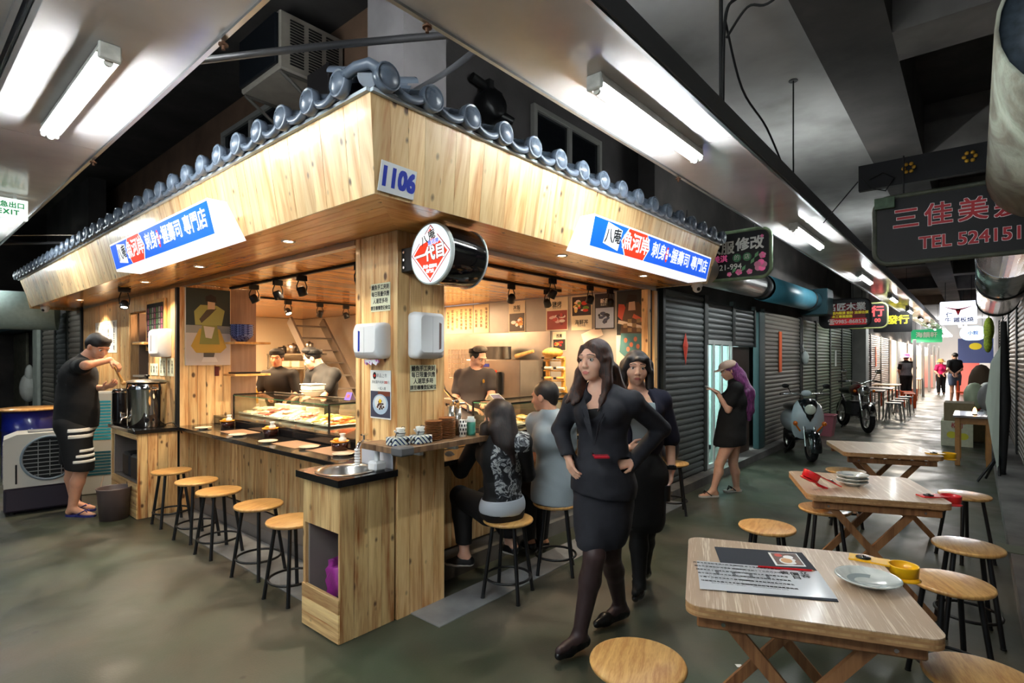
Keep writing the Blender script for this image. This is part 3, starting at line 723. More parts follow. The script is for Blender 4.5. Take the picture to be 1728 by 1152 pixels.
poly_board('end_board', [(XB, YE_B, SZ), (XT, YE_T, ZT), (2.3, YE_T, ZT), (2.3, YE_B, SZ)], (0, 1, -0.3), 0.016, W_PALE, cano)
poly_board('end_board', [(XE_B, YB, SZ), (XE_T, YT, ZT), (XE_T, 2.9, ZT), (XE_B, 2.9, SZ)], (1, 0, -0.3), 0.016, W_PALE, cano)
K = 6
for k in range(K):
 a, b = k / K, (k + 1) / K - 0.004
 xa, xb = lerp(XB, XP + 0.02, a), lerp(XB, XP + 0.02, b)
 ya, yb = lerp(YB, YP + 0.02, a), lerp(YB, YP + 0.02, b)
 segs = [0, 2.6, 5.4, 8.43] if k % 2 else [0, 3.6, 6.6, 8.43]
 for s in range(3):
  y0, y1 = segs[s], segs[s + 1] - 0.002
  if s == 0: pts = [(xa, ya, SZ), (xb, yb, SZ), (xb, YB + y1, SZ), (xa, YB + y1, SZ)]
  else: pts = [(xa, YB + y0, SZ), (xb, YB + y0, SZ), (xb, YB + y1, SZ), (xa, YB + y1, SZ)]
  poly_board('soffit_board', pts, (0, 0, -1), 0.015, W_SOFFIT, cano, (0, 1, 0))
 poly_board('soffit_board', [(xa, ya, SZ), (xb, yb, SZ), (XE_B, yb, SZ), (XE_B, ya, SZ)], (0, 0, -1), 0.015, W_SOFFIT, cano, (1, 0, 0))
for k in range(20):
 y0 = 2.62 + k * 0.375 - 0.0
 y1 = y0 + 0.37
 if y1 > 10.15: break
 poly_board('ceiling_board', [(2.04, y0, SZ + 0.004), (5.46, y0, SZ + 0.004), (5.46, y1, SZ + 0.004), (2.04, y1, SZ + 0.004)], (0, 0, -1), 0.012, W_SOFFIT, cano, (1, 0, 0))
part('roof_deck', MB().box((1.42, 2.03, ZT + 0.0), (1.9, 10.7, ZT + 0.012)).box((1.9, 2.03, ZT), (5.55, 2.5, ZT + 0.012)).box((1.9, 2.5, ZT - 0.2), (5.5, 10.2, ZT - 0.18)), mat('roof_felt', (40, 38, 38), 0.9), cano, True)
part('metal_flashing', MB().box((XT - 0.02, YT, ZT - 0.012), (XT + 0.03, YE_T, ZT + 0.004)).box((XT, YT - 0.02, ZT - 0.012), (XE_T, YT + 0.03, ZT + 0.004)), mat('flashing_white', (196, 206, 214), 0.4), cano, True)
TILE = ramp_mat('slate_blue_glaze', [(0.3, (66, 76, 88)), (0.7, (104, 114, 130))], 6, 0.3, rvar=0.06)
RC = 0.058
def barrel_mesh():
 mb = MB(); Mx = Matrix.Rotation(radians(90), 4, 'Y')      # lathe axis along +X (into the roof)
 sl = 0.30
 mb.lathe([(0.0, -0.026), (RC * 0.5, -0.022), (RC * 0.84, -0.010), (RC * 0.93, 0.0), (RC * 0.97, -0.012), (RC * 1.08, -0.006), (RC * 1.08, 0.03), (RC * 0.82, 0.036)], 20, 0, Mx)
 n = 10; vs = []
 for (x, z, r) in ((0.03, 0, RC * 0.84), (0.16, 0.05, RC * 0.8), (0.42, 0.15, RC * 0.8)):
  for i in range(n + 1):
   a = pi * i / n
   vs.append((x, r * cos(a), z + r * sin(a) - 0.004))
 mb.add(vs, [(j*(n+1)+i, j*(n+1)+i+1, (j+1)*(n+1)+i+1, (j+1)*(n+1)+i) for j in range(2) for i in range(n)], 0, True)
 return mb.mesh('barrel_tile', TILE)
def pan_mesh(w):
 mb = MB(); n = 10; rows = []
 for (x, z, dz) in ((-0.012, 0.0, -0.026), (-0.018, 0.0, 0.0), (-0.006, 0.004, 0.008), (0.14, 0.05, 0.008), (0.42, 0.15, 0.008)):
  r = []
  for i in range(n + 1):
   u = -1 + 2 * i / n
   r.append((x, u * (w / 2 - 0.028), z + dz - 0.030 + 0.048 * abs(u) ** 2.2))
  rows.append(r)
 rows.insert(0, [(0.02, p[1], p[2] + 0.012) for p in rows[0]])
 vs = [p for r in rows for p in r]
 mb.add(vs, [(j*(n+1)+i, j*(n+1)+i+1, (j+1)*(n+1)+i+1, (j+1)*(n+1)+i) for j in range(len(rows) - 1) for i in range(n)], 0, True)
 return mb.mesh('pan_tile', TILE)
BM, PM, PM2 = barrel_mesh(), pan_mesh(0.2625), pan_mesh(0.2575)
cw = V(cano.location)
zt = ZT + 0.055
def put(me, name, x, y, z, rz):
 o = link(name, me, cano); o.location = V((x, y, z)) - cw; o.rotation_euler = (0, 0, rz); return o
for k in range(34):
 y = 2.15 + k * 0.2625
 put(BM, 'barrel_tile', 1.33, y, zt, 0)
 if k < 33: put(PM, 'pan_tile', 1.345, y + 0.131, zt - 0.012, 0)
for k in range(17):
 x = 1.44 + k * 0.2575
 put(BM, 'barrel_tile', x, 1.935, zt, pi / 2)
 if k < 16: put(PM2, 'pan_tile', x + 0.129, 1.95, zt - 0.012, pi / 2)
mb = MB(); mb.tube([(1.335, 2.10, zt + 0.02), (1.345, 2.03, zt + 0.036), (1.365, 1.965, zt + 0.038), (1.40, 1.945, zt + 0.02)], 0.024, 12)
mb.tube([(1.38, 2.0, zt + 0.0), (1.55, 2.18, zt + 0.07), (1.9, 2.52, zt + 0.20)], 0.045, 12)
part('hip_ridge_tile', mb, TILE, cano, True)
M_BULB = mat('lamp_glow', (255, 230, 190), 0.3, emit=30, ecol=(255, 226, 180))
def downlight(x, y, z, label, group, power=DOWN, col=(1, 0.8, 0.55)):
 t = thing('recessed_lamp', label, 'light', (x, y, z), 0, group)
 part('trim_ring', MB().lathe([(0.028, -0.003), (0.042, -0.006), (0.044, 0.0)], 20), WHITEP, t)
 part('lens', MB().lathe([(0, -0.001), (0.03, -0.001)], 20), M_BULB, t)
 l = bpy.data.lights.new('recessed_lamp_light', 'SPOT'); l.energy = power; l.color = col; l.spot_size = radians(120); l.spot_blend = 0.6; l.shadow_soft_size = 0.03
 o = bpy.data.objects.new('recessed_lamp_light', l); COL.objects.link(o); o.parent = t; o.location = (0, 0, -0.02)
downlight(1.72, 8.9, SZ, 'small recessed lamp in the soffit near the left end', None)
for y in (3.4, 4.9, 6.3): downlight(1.74, y, SZ, ORD[round(y - 3.4) // 2 + (y > 6)] + ' recessed lamp from the corner in the left soffit', 'recessed lamps in the left soffit', 30)
downlight(2.62, 4.9, SZ + 0.004, 'recessed lamp in the wooden ceiling behind the track lights', None)
for x in (3.3, 4.6): downlight(x, 2.33, SZ, ['nearer', 'farther'][x > 4] + ' recessed lamp in the right soffit', 'recessed lamps in the right soffit', 25)
solo('shutter_slot', MB().box((1.998, 3.04, SZ - 0.035), (2.05, 10.1, SZ - 0.001)), STEEL, 'brushed steel shutter slot under the left soffit', 'rail')
solo('shutter_slot', MB().box((2.40, 2.60, SZ - 0.035), (5.42, 2.65, SZ - 0.001)), STEEL, 'brushed steel shutter slot over the right opening', 'rail')
# -- corner post
post = thing('corner_post', 'knotty pine corner post carrying the round sign and paper dispensers', 'post', (2.1, 2.7, 0))
part('post_core', MB().box((2.018, 2.618, 0), (2.36, 3.0, SZ - 0.002)), W_EDGE, post, True)
plank_wall(post, (XP, 3.02), (XP, 2.60), 0.0, SZ - 0.002, (-1, 0, 0), 0.082, W_POST)
plank_wall(post, (XP, 2.60), (2.376, 2.60), 0.0, SZ - 0.002, (0, -1, 0), 0.088, W_POST)
board('corner_trim', (1.992, 2.992, 0.9), (1.992, 2.992, SZ - 0.003), (-1, 0, 0), 0.05, 0.02, W_POST, post)
sc_ = thing('sink_cabinet', 'knotty pine cabinet with open bin niche under the hand basin', 'cabinet', (1.8, 2.8, 0))
CH = 0.855
plank_wall(sc_, (1.62, 2.605), (1.985, 2.605), 0.004, CH, (0, -1, 0), 0.092, W_STREAK)
plank_wall(sc_, (1.62, 2.99), (1.62, 2.605), 0.60, CH, (-1, 0, 0), 0.09, W_STREAK)
for k in range(3):
 board('kick_board', (1.612, 2.99, 0.004 + 0.04 + k * 0.08), (1.612, 2.606, 0.004 + 0.04 + k * 0.08), (-1, 0, 0), 0.078, 0.02, W_STREAK, sc_)
board('jamb', (1.62, 2.978, 0.24), (1.62, 2.978, 0.60), (-1, 0, 0), 0.026, 0.36, W_STREAK, sc_)
board('jamb', (1.62, 2.612, 0.24), (1.62, 2.612, 0.60), (-1, 0, 0), 0.014, 0.02, W_STREAK, sc_)
grey_in = mat('grey_laminate', (132, 122, 118), 0.5)
part('niche_lining', MB().box((1.64, 2.95, 0.02), (1.98, 2.965, 0.6)).box((1.64, 2.622, 0.02), (1.98, 2.63, 0.6)).box((1.965, 2.63, 0.02), (1.98, 2.95, 0.6)).box((1.64, 2.63, 0.596), (1.965, 2.95, 0.606)).box((1.64, 2.63, 0.01), (1.965, 2.95, 0.02)), grey_in, sc_, True)
def slab_with_hole(x0, y0, x1, y1, z0, z1, cx, cy, r, n=32):
 mb = MB(); ou = []
 for i in range(n):
  a = 2*pi*i/n; dx, dy = cos(a), sin(a)
  tx = ((x1 if dx > 0 else x0) - cx) / dx if abs(dx) > 1e-6 else 1e9
  ty = ((y1 if dy > 0 else y0) - cy) / dy if abs(dy) > 1e-6 else 1e9
  t = min(tx, ty); ou.append((cx + dx * t, cy + dy * t))
 for c in ((x0, y0), (x1, y0), (x1, y1), (x0, y1)):
  j = min(range(n), key=lambda q: (ou[q][0]-c[0])**2 + (ou[q][1]-c[1])**2); ou[j] = c
 inn = [(cx + r * cos(2*pi*i/n), cy + r * sin(2*pi*i/n)) for i in range(n)]
 vs = [(*p, z1) for p in ou] + [(*p, z1) for p in inn] + [(*p, z0) for p in ou] + [(*p, z0) for p in inn]
 fs = []
 for i in range(n):
  j = (i + 1) % n
  fs += [(i, j, n+j, n+i), (2*n+j, 2*n+i, 3*n+i, 3*n+j), (2*n+i, 2*n+j, j, i), (n+i, n+j, 3*n+j, 3*n+i)]
 return mb.add(vs, fs)
basin = thing('hand_basin', 'black granite top with round steel hand basin on the corner cabinet', 'sink', (1.8, 2.8, CH))
part('granite_top', slab_with_hole(1.595, 2.58, 1.99, 3.03, CH + 0.001, CH + 0.04, 1.785, 2.80, 0.155), GRANITE, basin, True)
part('steel_bowl', MB().lathe([(0.175, 0.043), (0.168, 0.047), (0.155, 0.045), (0.145, 0.03), (0.125, -0.07), (0.06, -0.10), (0.015, -0.105), (0.0, -0.105)], 36, 0, Matrix.Translation((1.785, 2.80, CH))), STEEL, basin, True)
part('drain', MB().lathe([(0, 0.004), (0.018, 0.004), (0.022, 0)], 16, 0, Matrix.Translation((1.785, 2.80, CH - 0.103))), CHROME, basin, True)
t = thing('wall_tap', 'steel tap with white ribbed hose end over the basin', 'tap', (1.97, 2.86, 1.03))
part('spout', MB().tube([(0.03, 0, 0.0), (-0.02, 0, 0.01), (-0.055, 0, 0.0), (-0.07, 0.0, -0.03)], 0.013, 10), CHROME, t)
part('tap_handle', MB().tube([(-0.02, 0, 0.01), (-0.02, 0, 0.05)], 0.009, 8).bbox((-0.045, -0.008, 0.045), (0.005, 0.008, 0.056), 0.003), CHROME, t)
mb = MB()
for k in range(6): mb.lathe([(0.012, -0.03 - k*0.017), (0.018, -0.034 - k*0.017), (0.018, -0.042 - k*0.017), (0.012, -0.046 - k*0.017)], 14, 0, Matrix.Translation((-0.07, 0, 0)))
part('hose_end', mb, WHITEP, t)
t = thing('soap_cup', 'white plastic pipe standing in a small square white cup beside the basin', 'cup', (1.90, 2.66, CH + 0.04))
part('cup', MB().bbox((-0.04, -0.04, 0), (0.04, 0.04, 0.055), 0.01), WHITEP, t)
part('pipe', MB().cone((0, 0, 0.05), (0, 0, 0.135), 0.016, n=14), mat('frosted', (225, 228, 230), 0.35), t)
solo('splash_panel', MB().box((1.978, 2.615, CH + 0.04), (1.983, 2.93, 1.02)), mat('pale_blue_panel', (206, 210, 220), 0.3), 'pale plastic splash panel on the post behind the basin', 'panel')
t = thing('waste_bin', 'small bin with crumpled purple bag inside the corner cabinet niche', 'bin', (1.79, 2.76, 0.021))
part('bin_body', MB().lathe([(0, 0), (0.09, 0), (0.11, 0.3), (0.105, 0.3), (0.088, 0.01)], 20), mat('bin_grey', (86, 78, 80), 0.5), t)
mb = MB(); n = 36; rows = [(0.108, 0.17), (0.122, 0.20), (0.126, 0.25), (0.128, 0.30), (0.118, 0.345), (0.10, 0.35), (0.085, 0.32), (0.07, 0.26)]
vs = []
for j, (r, z) in enumerate(rows):
 for i in range(n):
  a = 2*pi*i/n
  w = 0.010 * sin(a*5 + j) + 0.007 * sin(a*11 + 2*j) + 0.004 * sin(a*17 - j*3)
  vs.append(((r + w) * cos(a), (r + w) * sin(a), z + 0.012 * sin(a*4 + j*1.3)))
mb.add(vs, [(j*n+i, j*n+(i+1) % n, (j+1)*n+(i+1) % n, (j+1)*n+i) for j in range(len(rows)-1) for i in range(n)], 0, True)
part('purple_bag', mb, mat('purple_plastic', (146, 48, 132), 0.32, noise=0.15, nscale=20), t)
# -- plinth, checker plates, counters
solo('plinth', MB().box((2.12, 3.03, 0), (2.36, 6.1, 0.108)), mat('grey_tile', (120, 112, 108), 0.5, noise=0.1, nscale=5), 'grey tiled footstep along the left counter', 'step')
solo('plinth', MB().box((2.40, 2.80, 0), (5.24, 3.0, 0.115)), ramp_mat('plinth_concrete', [(0.3, (78, 76, 74)), (0.7, (112, 110, 106))], 4, 0.7), 'grey concrete footstep along the right counter', 'step')
def checker(x0, y0, x1, y1, label):
 mb = MB().box((x0, y0, 0), (x1, y1, 0.006)); mm = 1
 nx, ny = int((x1 - x0) / 0.055), int((y1 - y0) / 0.055)
 for i in range(nx):
  for j in range(ny):
   cx, cy = x0 + (i + 0.5) * (x1 - x0) / nx, y0 + (j + 0.5) * (y1 - y0) / ny
   a = radians(45 if (i + j) % 2 else -45); u = V((cos(a), sin(a))) * 0.019; w = V((-sin(a), cos(a))) * 0.005
   mb.add([(cx - u.x, cy - u.y, 0.0062), (cx + w.x, cy + w.y, 0.0085), (cx + u.x, cy + u.y, 0.0062), (cx - w.x, cy - w.y, 0.0085)], [(3, 2, 1, 0)])
 return solo('checker_plate', mb, mat('galvanised', (150, 152, 154), 0.4, 0.35, noise=0.2, nscale=5), label, 'plate')
checker(1.76, 3.03, 2.11, 6.1, 'steel checker plate strip on the floor under the left stools')
checker(2.1, 2.34, 5.6, 2.6, 'steel checker plate strip on the floor along the right counter')
cl = thing('sushi_counter', 'long pine counter with black granite top along the left opening', 'counter', (2.2, 4.6, 0))
plank_wall(cl, (2.38, 6.13), (2.38, 3.04), 0.11, 0.825, (-1, 0, 0), 0.083, W_POST)
part('granite_top', MB().bbox((1.955, 3.03, 0.828), (2.40, 6.14, 0.862), 0.003), GRANITE, cl, True)
part('granite_riser', MB().bbox((2.32, 3.50, 0.863), (2.345, 6.14, 0.925), 0.003), GRANITE, cl, True)
part('granite_ledge', MB().bbox((2.32, 3.50, 0.925), (3.05, 6.14, 0.945), 0.003), GRANITE, cl, True)
part('carcass', MB().box((2.40, 3.50, 0.12), (3.0, 6.12, 0.92)), grey_in, cl, True)
for k, y in enumerate((5.55, 5.0, 4.5, 4.0)):
 solo('coat_hook', MB().tube([(2.365, y, 0.79), (2.33, y, 0.785), (2.318, y, 0.765), (2.33, y, 0.745), (2.345, y, 0.75)], 0.004, 8).bbox((2.362, y - 0.012, 0.77), (2.366, y + 0.012, 0.80), 0.001), CHROME, ORD[k] + ' chrome bag hook from the left under the left counter', 'hook', 'bag hooks under the left counter')
cr_ = thing('sushi_counter', 'pine counter with black granite top along the right opening', 'counter', (3.9, 3.0, 0))
plank_wall(cr_, (2.39, 3.02), (5.40, 3.02), 0.12, 0.825, (0, -1, 0), 0.088, W_POST)
part('granite_top', MB().bbox((2.38, 2.68, 0.828), (5.26, 3.02, 0.862), 0.003), GRANITE, cr_, True)
part('granite_ledge', MB().bbox((3.50, 2.98, 0.863), (5.40, 3.80, 0.925), 0.003), GRANITE, cr_, True)
part('carcass', MB().box((2.46, 3.04, 0.13), (5.38, 3.46, 0.8615)), grey_in, cr_, True)
for (x, lb) in ((5.30, 'slim pine post at the right end of the opening, inner one'), (5.46, 'slim pine post at the right end beside the dark shutter')):
 t = thing('slim_post', lb, 'post', (x, 2.62, 0))
 board('plank', (x - 0.035, 2.60, 0.0), (x - 0.035, 2.60, SZ - 0.04), (0, -1, 0), 0.07, 0.07, W_POST, t)
 part('steel_track', MB().box((x + 0.002, 2.6, 0.0), (x + 0.03, 2.66, SZ - 0.04)), BLACKM, t, True)
# -- walls of the stall
wp = struct('wall_partition', MB().box((2.02, YW + 0.016, 0), (2.5, YW + 0.10, SZ)), W_EDGE)
plank_wall(wp, (2.0, YW), (2.50, YW), 0.0, SZ - 0.003, (0, -1, 0), 0.084, W_POST)
lam = ramp_mat('brown_laminate', [(0.3, (142, 116, 98)), (0.7, (168, 142, 122))], 3, 0.5, stretch=(8, 8, 0.6))
struct('wall_partition_inner', MB().box((2.5, YW + 0.02, 0), (2.78, YW + 0.08, SZ)), lam)
wl = struct('wall_left_front', MB().box((2.016, 6.26, 0), (2.10, 7.13, SZ)).box((2.016, 7.85, 0), (2.10, 10.1, SZ)).box((2.016, 7.13, 2.1), (2.1, 7.85, SZ)).box((2.016, 7.13, 0), (2.1, 7.85, 0.9)), W_EDGE)
plank_wall(wl, (2.0, 7.12), (2.0, 6.23), 0.0, SZ - 0.003, (-1, 0, 0), 0.09, W_POST)
plank_wall(wl, (2.0, 10.1), (2.0, 7.86), 0.0, SZ - 0.003, (-1, 0, 0), 0.09, W_POST)
plank_wall(wl, (2.0, 7.85), (2.0, 7.13), 2.1, SZ - 0.003, (-1, 0, 0), 0.09, W_POST)
plank_wall(wl, (2.0, 7.85), (2.0, 7.13), 0.0, 0.9, (-1, 0, 0), 0.09, W_POST)
solo('shutter_track', MB().bbox((1.975, 6.155, 0.0), (2.015, 6.21, SZ - 0.04), 0.003), BLACKM, 'black vertical shutter track between the two left wall panels', 'rail')
solo('shutter_track', MB().bbox((1.975, 10.11, 0.0), (2.015, 10.16, SZ - 0.04), 0.003), BLACKM, 'black vertical shutter track at the far left end of the stall', 'rail')
M_WALLIN = mat('inner_wall_grey', (150, 142, 136), 0.55)
struct('wall_back', MB().box((5.46, 2.66, 0), (5.56, 10.2, SZ)), ramp_mat('back_wall_laminate', [(0.3, (150, 144, 138)), (0.7, (172, 166, 158))], 2, 0.42))
struct('wall_north', MB().box((2.1, 10.1, 0), (5.5, 10.2, SZ)), mat('north_wall_cream', (206, 196, 172), 0.5))
struct('floor_inside', MB().box((2.72, 3.42, 0.0), (5.46, 10.1, 0.10)), mat('kitchen_tile', (96, 88, 82), 0.5))
nic = thing('niche_shelves', 'dark niche with shelves of cups and jars beside the menu board', 'shelf', (2.3, 7.5, 0.9))
part('back_board', MB().box((2.46, 7.13, 0.9), (2.48, 7.85, 2.1)).box((2.1, 7.83, 0.9), (2.46, 7.85, 2.1)).box((2.1, 7.13, 0.9), (2.46, 7.15, 2.1)), mat('niche_brown', (110, 88, 72), 0.6), nic, True)
for z in (0.93, 1.17, 1.32, 1.72): part('shelf', MB().bbox((2.03, 7.15, z), (2.45, 7.83, z + 0.025), 0.003), mat('shelf_grey', (150, 136, 120), 0.5), nic, True)
rj = random.Random(3)
for z, items in ((0.957, 4), (1.197, 4), (1.347, 4), (1.747, 4)):
 for k in range(items):
  y = 7.22 + k * 0.16; h = rj.uniform(0.05, 0.11) if z in (0.957, 1.197) else rj.uniform(0.12, 0.2)
  r = rj.uniform(0.03, 0.05)
  c = rj.choice([(220, 214, 204), (196, 190, 180), (120, 100, 90), (80, 84, 90), (210, 200, 170)])
  solo('jar', MB().lathe([(0, 0), (r, 0), (r, h * 0.8), (r * 0.7, h * 0.92), (r * 0.7, h), (0, h)], 12, 0, Matrix.Translation((2.2, y, z))), mat('jar_%d_%d_%d' % c, c, 0.35), ORD[k] + ' jar from the right on the %s niche shelf' % {0.957: 'lowest', 1.197: 'second', 1.347: 'third', 1.747: 'top'}[z], 'jar', 'jars and cups in the niche')
# -- signs
S_WHITE = mat('lightbox_white', (244, 246, 248), 0.35, emit=0.45)
S_BLUE = mat('lightbox_blue', (14, 84, 210), 0.35, emit=0.55)
S_RED = mat('lightbox_red', (228, 50, 20), 0.35, emit=0.5)
S_INK = mat('lightbox_ink', (20, 24, 30), 0.4)
def face_frame(o, u, v): return frame(o, u, v)
def lightbox(label, pt_top, pt_bot, u, back, side):
 """slanted lightbox along direction u; pt_top / pt_bot = left ends (as read) of the front face's upper and lower edge"""
 T, B, u = V(pt_top), V(pt_bot), V(u).normalized(); L = 2.02
 t = thing('shop_signboard', label, 'sign', B + u * L / 2)
 bk = V(back)
 vs = [B, B + u*L, T + u*L, T, B + bk, B + bk + u*L, T + bk*0.62 + u*L, T + bk*0.62]
 part('box_shell', MB().add(vs, [(0,1,2,3), (5,4,7,6), (4,0,3,7), (1,5,6,2), (3,2,6,7), (4,5,1,0)]), S_WHITE, t, True)
 up = (T - B); H = up.length
 M = frame(B, u, up)          # local x along the board, y up the slanted face
 e = 0.012
 tt, t = t, flat(t, rect(e, e + 0.004, L - e, H - e), M, S_BLUE, 0.0015, 'blue_panel')
 c, w = 0.27, 0.082
 sq = [(c - w*1.35, 0.115 - w*0.72), (c + w*1.1, 0.115 - w*1.02), (c + w*1.35, 0.115 + w*0.72), (c - w*1.1, 0.115 + w*1.0)]
 flat(t, sq, M, S_WHITE, 0.003, 'white_square')
 text(t, '八庵', M, 0.105, S_INK, c, 0.112, 0.0045, bold=0.0022, rot=radians(5), name='brushed_characters', spacing=1.0)
 hx = [(0.40, H*0.5), (0.47, H - e), (0.74, H - e), (0.80, H*0.5), (0.74, e + 0.004), (0.47, e + 0.004)]
 flat(t, [(0.385, H*0.5), (0.46, H - e), (0.75, H - e), (0.815, H*0.5), (0.75, e + 0.004), (0.46, e + 0.004)], M, S_WHITE, 0.0028, 'hexagon_border')
 flat(t, hx, M, S_RED, 0.0035, 'red_hexagon')
 text(t, '魚河岸', M, 0.132, S_WHITE, 0.60, 0.112, 0.005, bold=0.0026, name='hexagon_characters')
 text(t, '刺身', M, 0.122, S_WHITE, 0.97, 0.112, 0.005, bold=0.0022, name='white_characters')
 flat(t, ell(1.115, 0.112, 0.024, 0.06), M, S_RED, 0.0035, 'red_oval')
 text(t, '販\n賣', M, 0.038, S_WHITE, 1.115, 0.112, 0.005, bold=0.001, name='oval_characters', line=1.1)
 text(t, '·', M, 0.12, S_WHITE, 1.165, 0.112, 0.005, bold=0.006, name='dot')
 text(t, '握壽司', M, 0.122, S_WHITE, 1.375, 0.112, 0.005, bold=0.0022, name='white_characters')
 text(t, '專門店', M, 0.122, S_WHITE, 1.775, 0.112, 0.005, bold=0.0022, name='white_characters')
 return tt
lightbox('blue and white lightbox sign on the left fascia with a red hexagon', (1.235, 5.38, 2.472), (1.285, 5.38, 2.262), (0, -1, 0), (0.17, 0, 0), 'l')
lightbox('blue and white lightbox sign on the right fascia with a red hexagon', (2.97, 1.845, 2.472), (2.97, 1.893, 2.262), (1, 0, 0), (0, 0.17, 0), 'r')
t = thing('number_plate', 'white plate reading 1106 in blue on the fascia right of the corner', 'sign', (1.58, 2.04, 2.37))
up = V((0, YT - YB, ZT - SZ)).normalized()
M = frame(V((1.475, YB, SZ)) + up * 0.004, (1, 0, 0), up)
M = Matrix.Rotation(0, 4, 'X') @ M
flat(t, [(0.0, 0.0), (0.205, -0.002), (0.207, 0.132), (0.004, 0.136)], M, WHITEP, 0.006, 'plate', 0.004)
text(t, '1106', M, 0.118, mat('number_blue', (24, 50, 170), 0.4), 0.104, 0.066, 0.0108, bold=0.0052, sx=0.86, name='numerals')
t = thing('round_sign', 'round drum sign with red diamond projecting from the corner post', 'sign', (2.0, 2.283, 1.96))
R_ = 0.168
M = frame((1.985, 2.283, 2.127), (0, -1, 0), (0, 0, 1))
mb = MB(); mb.lathe([(R_ - 0.002, -0.012), (R_, -0.02), (R_, -0.275), (R_ - 0.002, -0.28), (0, -0.28)], 48, 0, M)
part('drum', mb, mat('gloss_black', (10, 10, 12), 0.08, coat=0.5), t, True)
RIM = mat('pale_rim', (210, 218, 214), 0.3)
part('rim', MB().lathe([(R_ + 0.003, -0.02), (R_ + 0.004, 0.0), (R_ - 0.006, 0.004), (R_ - 0.006, 0.0)], 48, 0, M), RIM, t, True)
mb = MB(); mb.lathe([(R_ + 0.0005, -0.283), (R_ + 0.003, -0.283), (R_ + 0.003, -0.272), (R_ + 0.0005, -0.272)], 48, 0, M)
part('rim', mb, mat('pale_rim', (210, 218, 214), 0.3), t, True)
part('sign_face', MB().lathe([(0, 0.002), (R_ - 0.006, 0.002)], 48, 0, M), mat('sign_face_lit', (214, 228, 236), 0.35, emit=0.55), t, True)
def diamond(r, rx=1.0): return [(0, -r), (r * rx, 0), (0, r), (-r * rx, 0)]
flat(t, diamond(0.160), M, mat('sign_dark_red', (160, 30, 26), 0.4, emit=0.2), 0.0035, 'diamond_outline')
flat(t, diamond(0.152), M, S_WHITE, 0.0042, 'diamond_outline')
flat(t, diamond(0.139), M, S_RED, 0.005, 'red_diamond')
flat(t, [(-0.085, 0.052), (0.02, 0.082), (0.035, 0.088), (0.052, 0.062), (0.060, 0.128), (0.032, 0.136), (-0.01, 0.122), (-0.02, 0.116), (-0.092, 0.096)], M, S_WHITE, 0.0056, 'white_square')
text(t, '八', M, 0.058, mat('sign_olive', (30, 50, 24), 0.5), -0.048, 0.075, 0.0065, bold=0.001, rot=0.3, name='brushed_characters')
text(t, '庵', M, 0.058, mat('sign_olive', (30, 50, 24), 0.5), 0.014, 0.098, 0.0065, bold=0.001, rot=0.3, name='brushed_characters')
text(t, '魚河岸', M, 0.030, S_WHITE, 0.027, 0.060, 0.0062, bold=0.003, rot=0.12, name='small_characters')
text(t, '魚河岸', M, 0.030, S_BLUE, 0.027, 0.060, 0.0070, bold=0.0007, rot=0.12, name='small_characters')
text(t, '一代目', M, 0.083, mat('sign_olive', (30, 50, 24), 0.5), 0.0, -0.006, 0.0060, bold=0.0060, rot=0.10, name='big_characters')
text(t, '一代目', M, 0.083, S_WHITE, 0.0, -0.006, 0.0070, bold=0.0030, rot=0.10, name='big_characters')
text(t, '刺身·握壽司', M, 0.022, S_WHITE, 0, -0.072, 0.0066, bold=0.001, name='small_characters')
text(t, '專門店', M, 0.022, S_WHITE, 0, -0.098, 0.0066, bold=0.001, name='small_characters')
part('bracket', MB().bbox((2.03, 2.43, 2.06), (2.12, 2.60, 2.20), 0.003).cone((2.07, 2.42, 2.13), (2.07, 2.5, 2.13), 0.03), BLACK, t, True)
mb = MB()
for z in (2.085, 2.13, 2.175): mb.cone((2.022, 2.57, z), (2.03, 2.57, z), 0.008, n=10)
part('bolt', mb, CHROME, t, True)
t = thing('exit_sign', 'green and white exit sign box hanging at the left edge', 'sign', (0.67, 6.15, 2.72))
part('sign_box', MB().bbox((-0.17, 0, 0), (0.17, 0.05, 0.17), 0.004), mat('exit_white', (225, 240, 232), 0.3, emit=0.5), t)
part('hanger', MB().box((-0.1, 0.015, 0.17), (-0.08, 0.035, 0.20)).box((0.08, 0.015, 0.17), (0.10, 0.035, 0.20)), WHITEP, t)
M = frame((0.67, 6.15, 2.805), (1, 0, 0), (0, 0, 1)); gm = mat('exit_green', (10, 130, 70), 0.4, emit=0.3)
text(t, '緊急出口', M, 0.052, gm, 0.045, 0.028, 0.002, bold=0.0014, name='characters')
text(t, 'EXIT', M, 0.055, gm, 0.045, -0.032, 0.002, bold=0.0018, name='letters', spacing=1.25)
flat(t, rect(-0.16, -0.065, -0.095, 0.07), M, gm, 0.0015, 'pictogram_field')
mb = MB()
for pts in ([(-0.128, 0.03), (-0.118, 0.0), (-0.14, -0.03)], [(-0.118, 0.0), (-0.108, -0.03)], [(-0.145, 0.012), (-0.125, 0.02), (-0.108, 0.01)]):
 mb.tube([M @ V((p[0], p[1], 0.003)) for p in pts], 0.005, 6)
mb.ball(tuple(M @ V((-0.123, 0.047, 0.003))), 0.009, 8)
part('running_figure', mb, WHITE, t, True)
BAMBOO = mat('bamboo_green', (120, 142, 110), 0.5, noise=0.3, nscale=12); BAMB2 = mat('bamboo_grey', (70, 74, 62), 0.6, noise=0.3, nscale=14)
BOARD = mat('sign_black', (17, 15, 18), 0.5)
def rrect(w, h, r, n=5):
 out = []
 for (cx, cy, a) in ((w/2 - r, -h/2 + r, -90), (w/2 - r, h/2 - r, 0), (-w/2 + r, h/2 - r, 90), (-w/2 + r, -h/2 + r, 180)):
  out += [(cx + r * cos(radians(a + 90*i/n)), cy + r * sin(radians(a + 90*i/n))) for i in range(n + 1)]
 return out
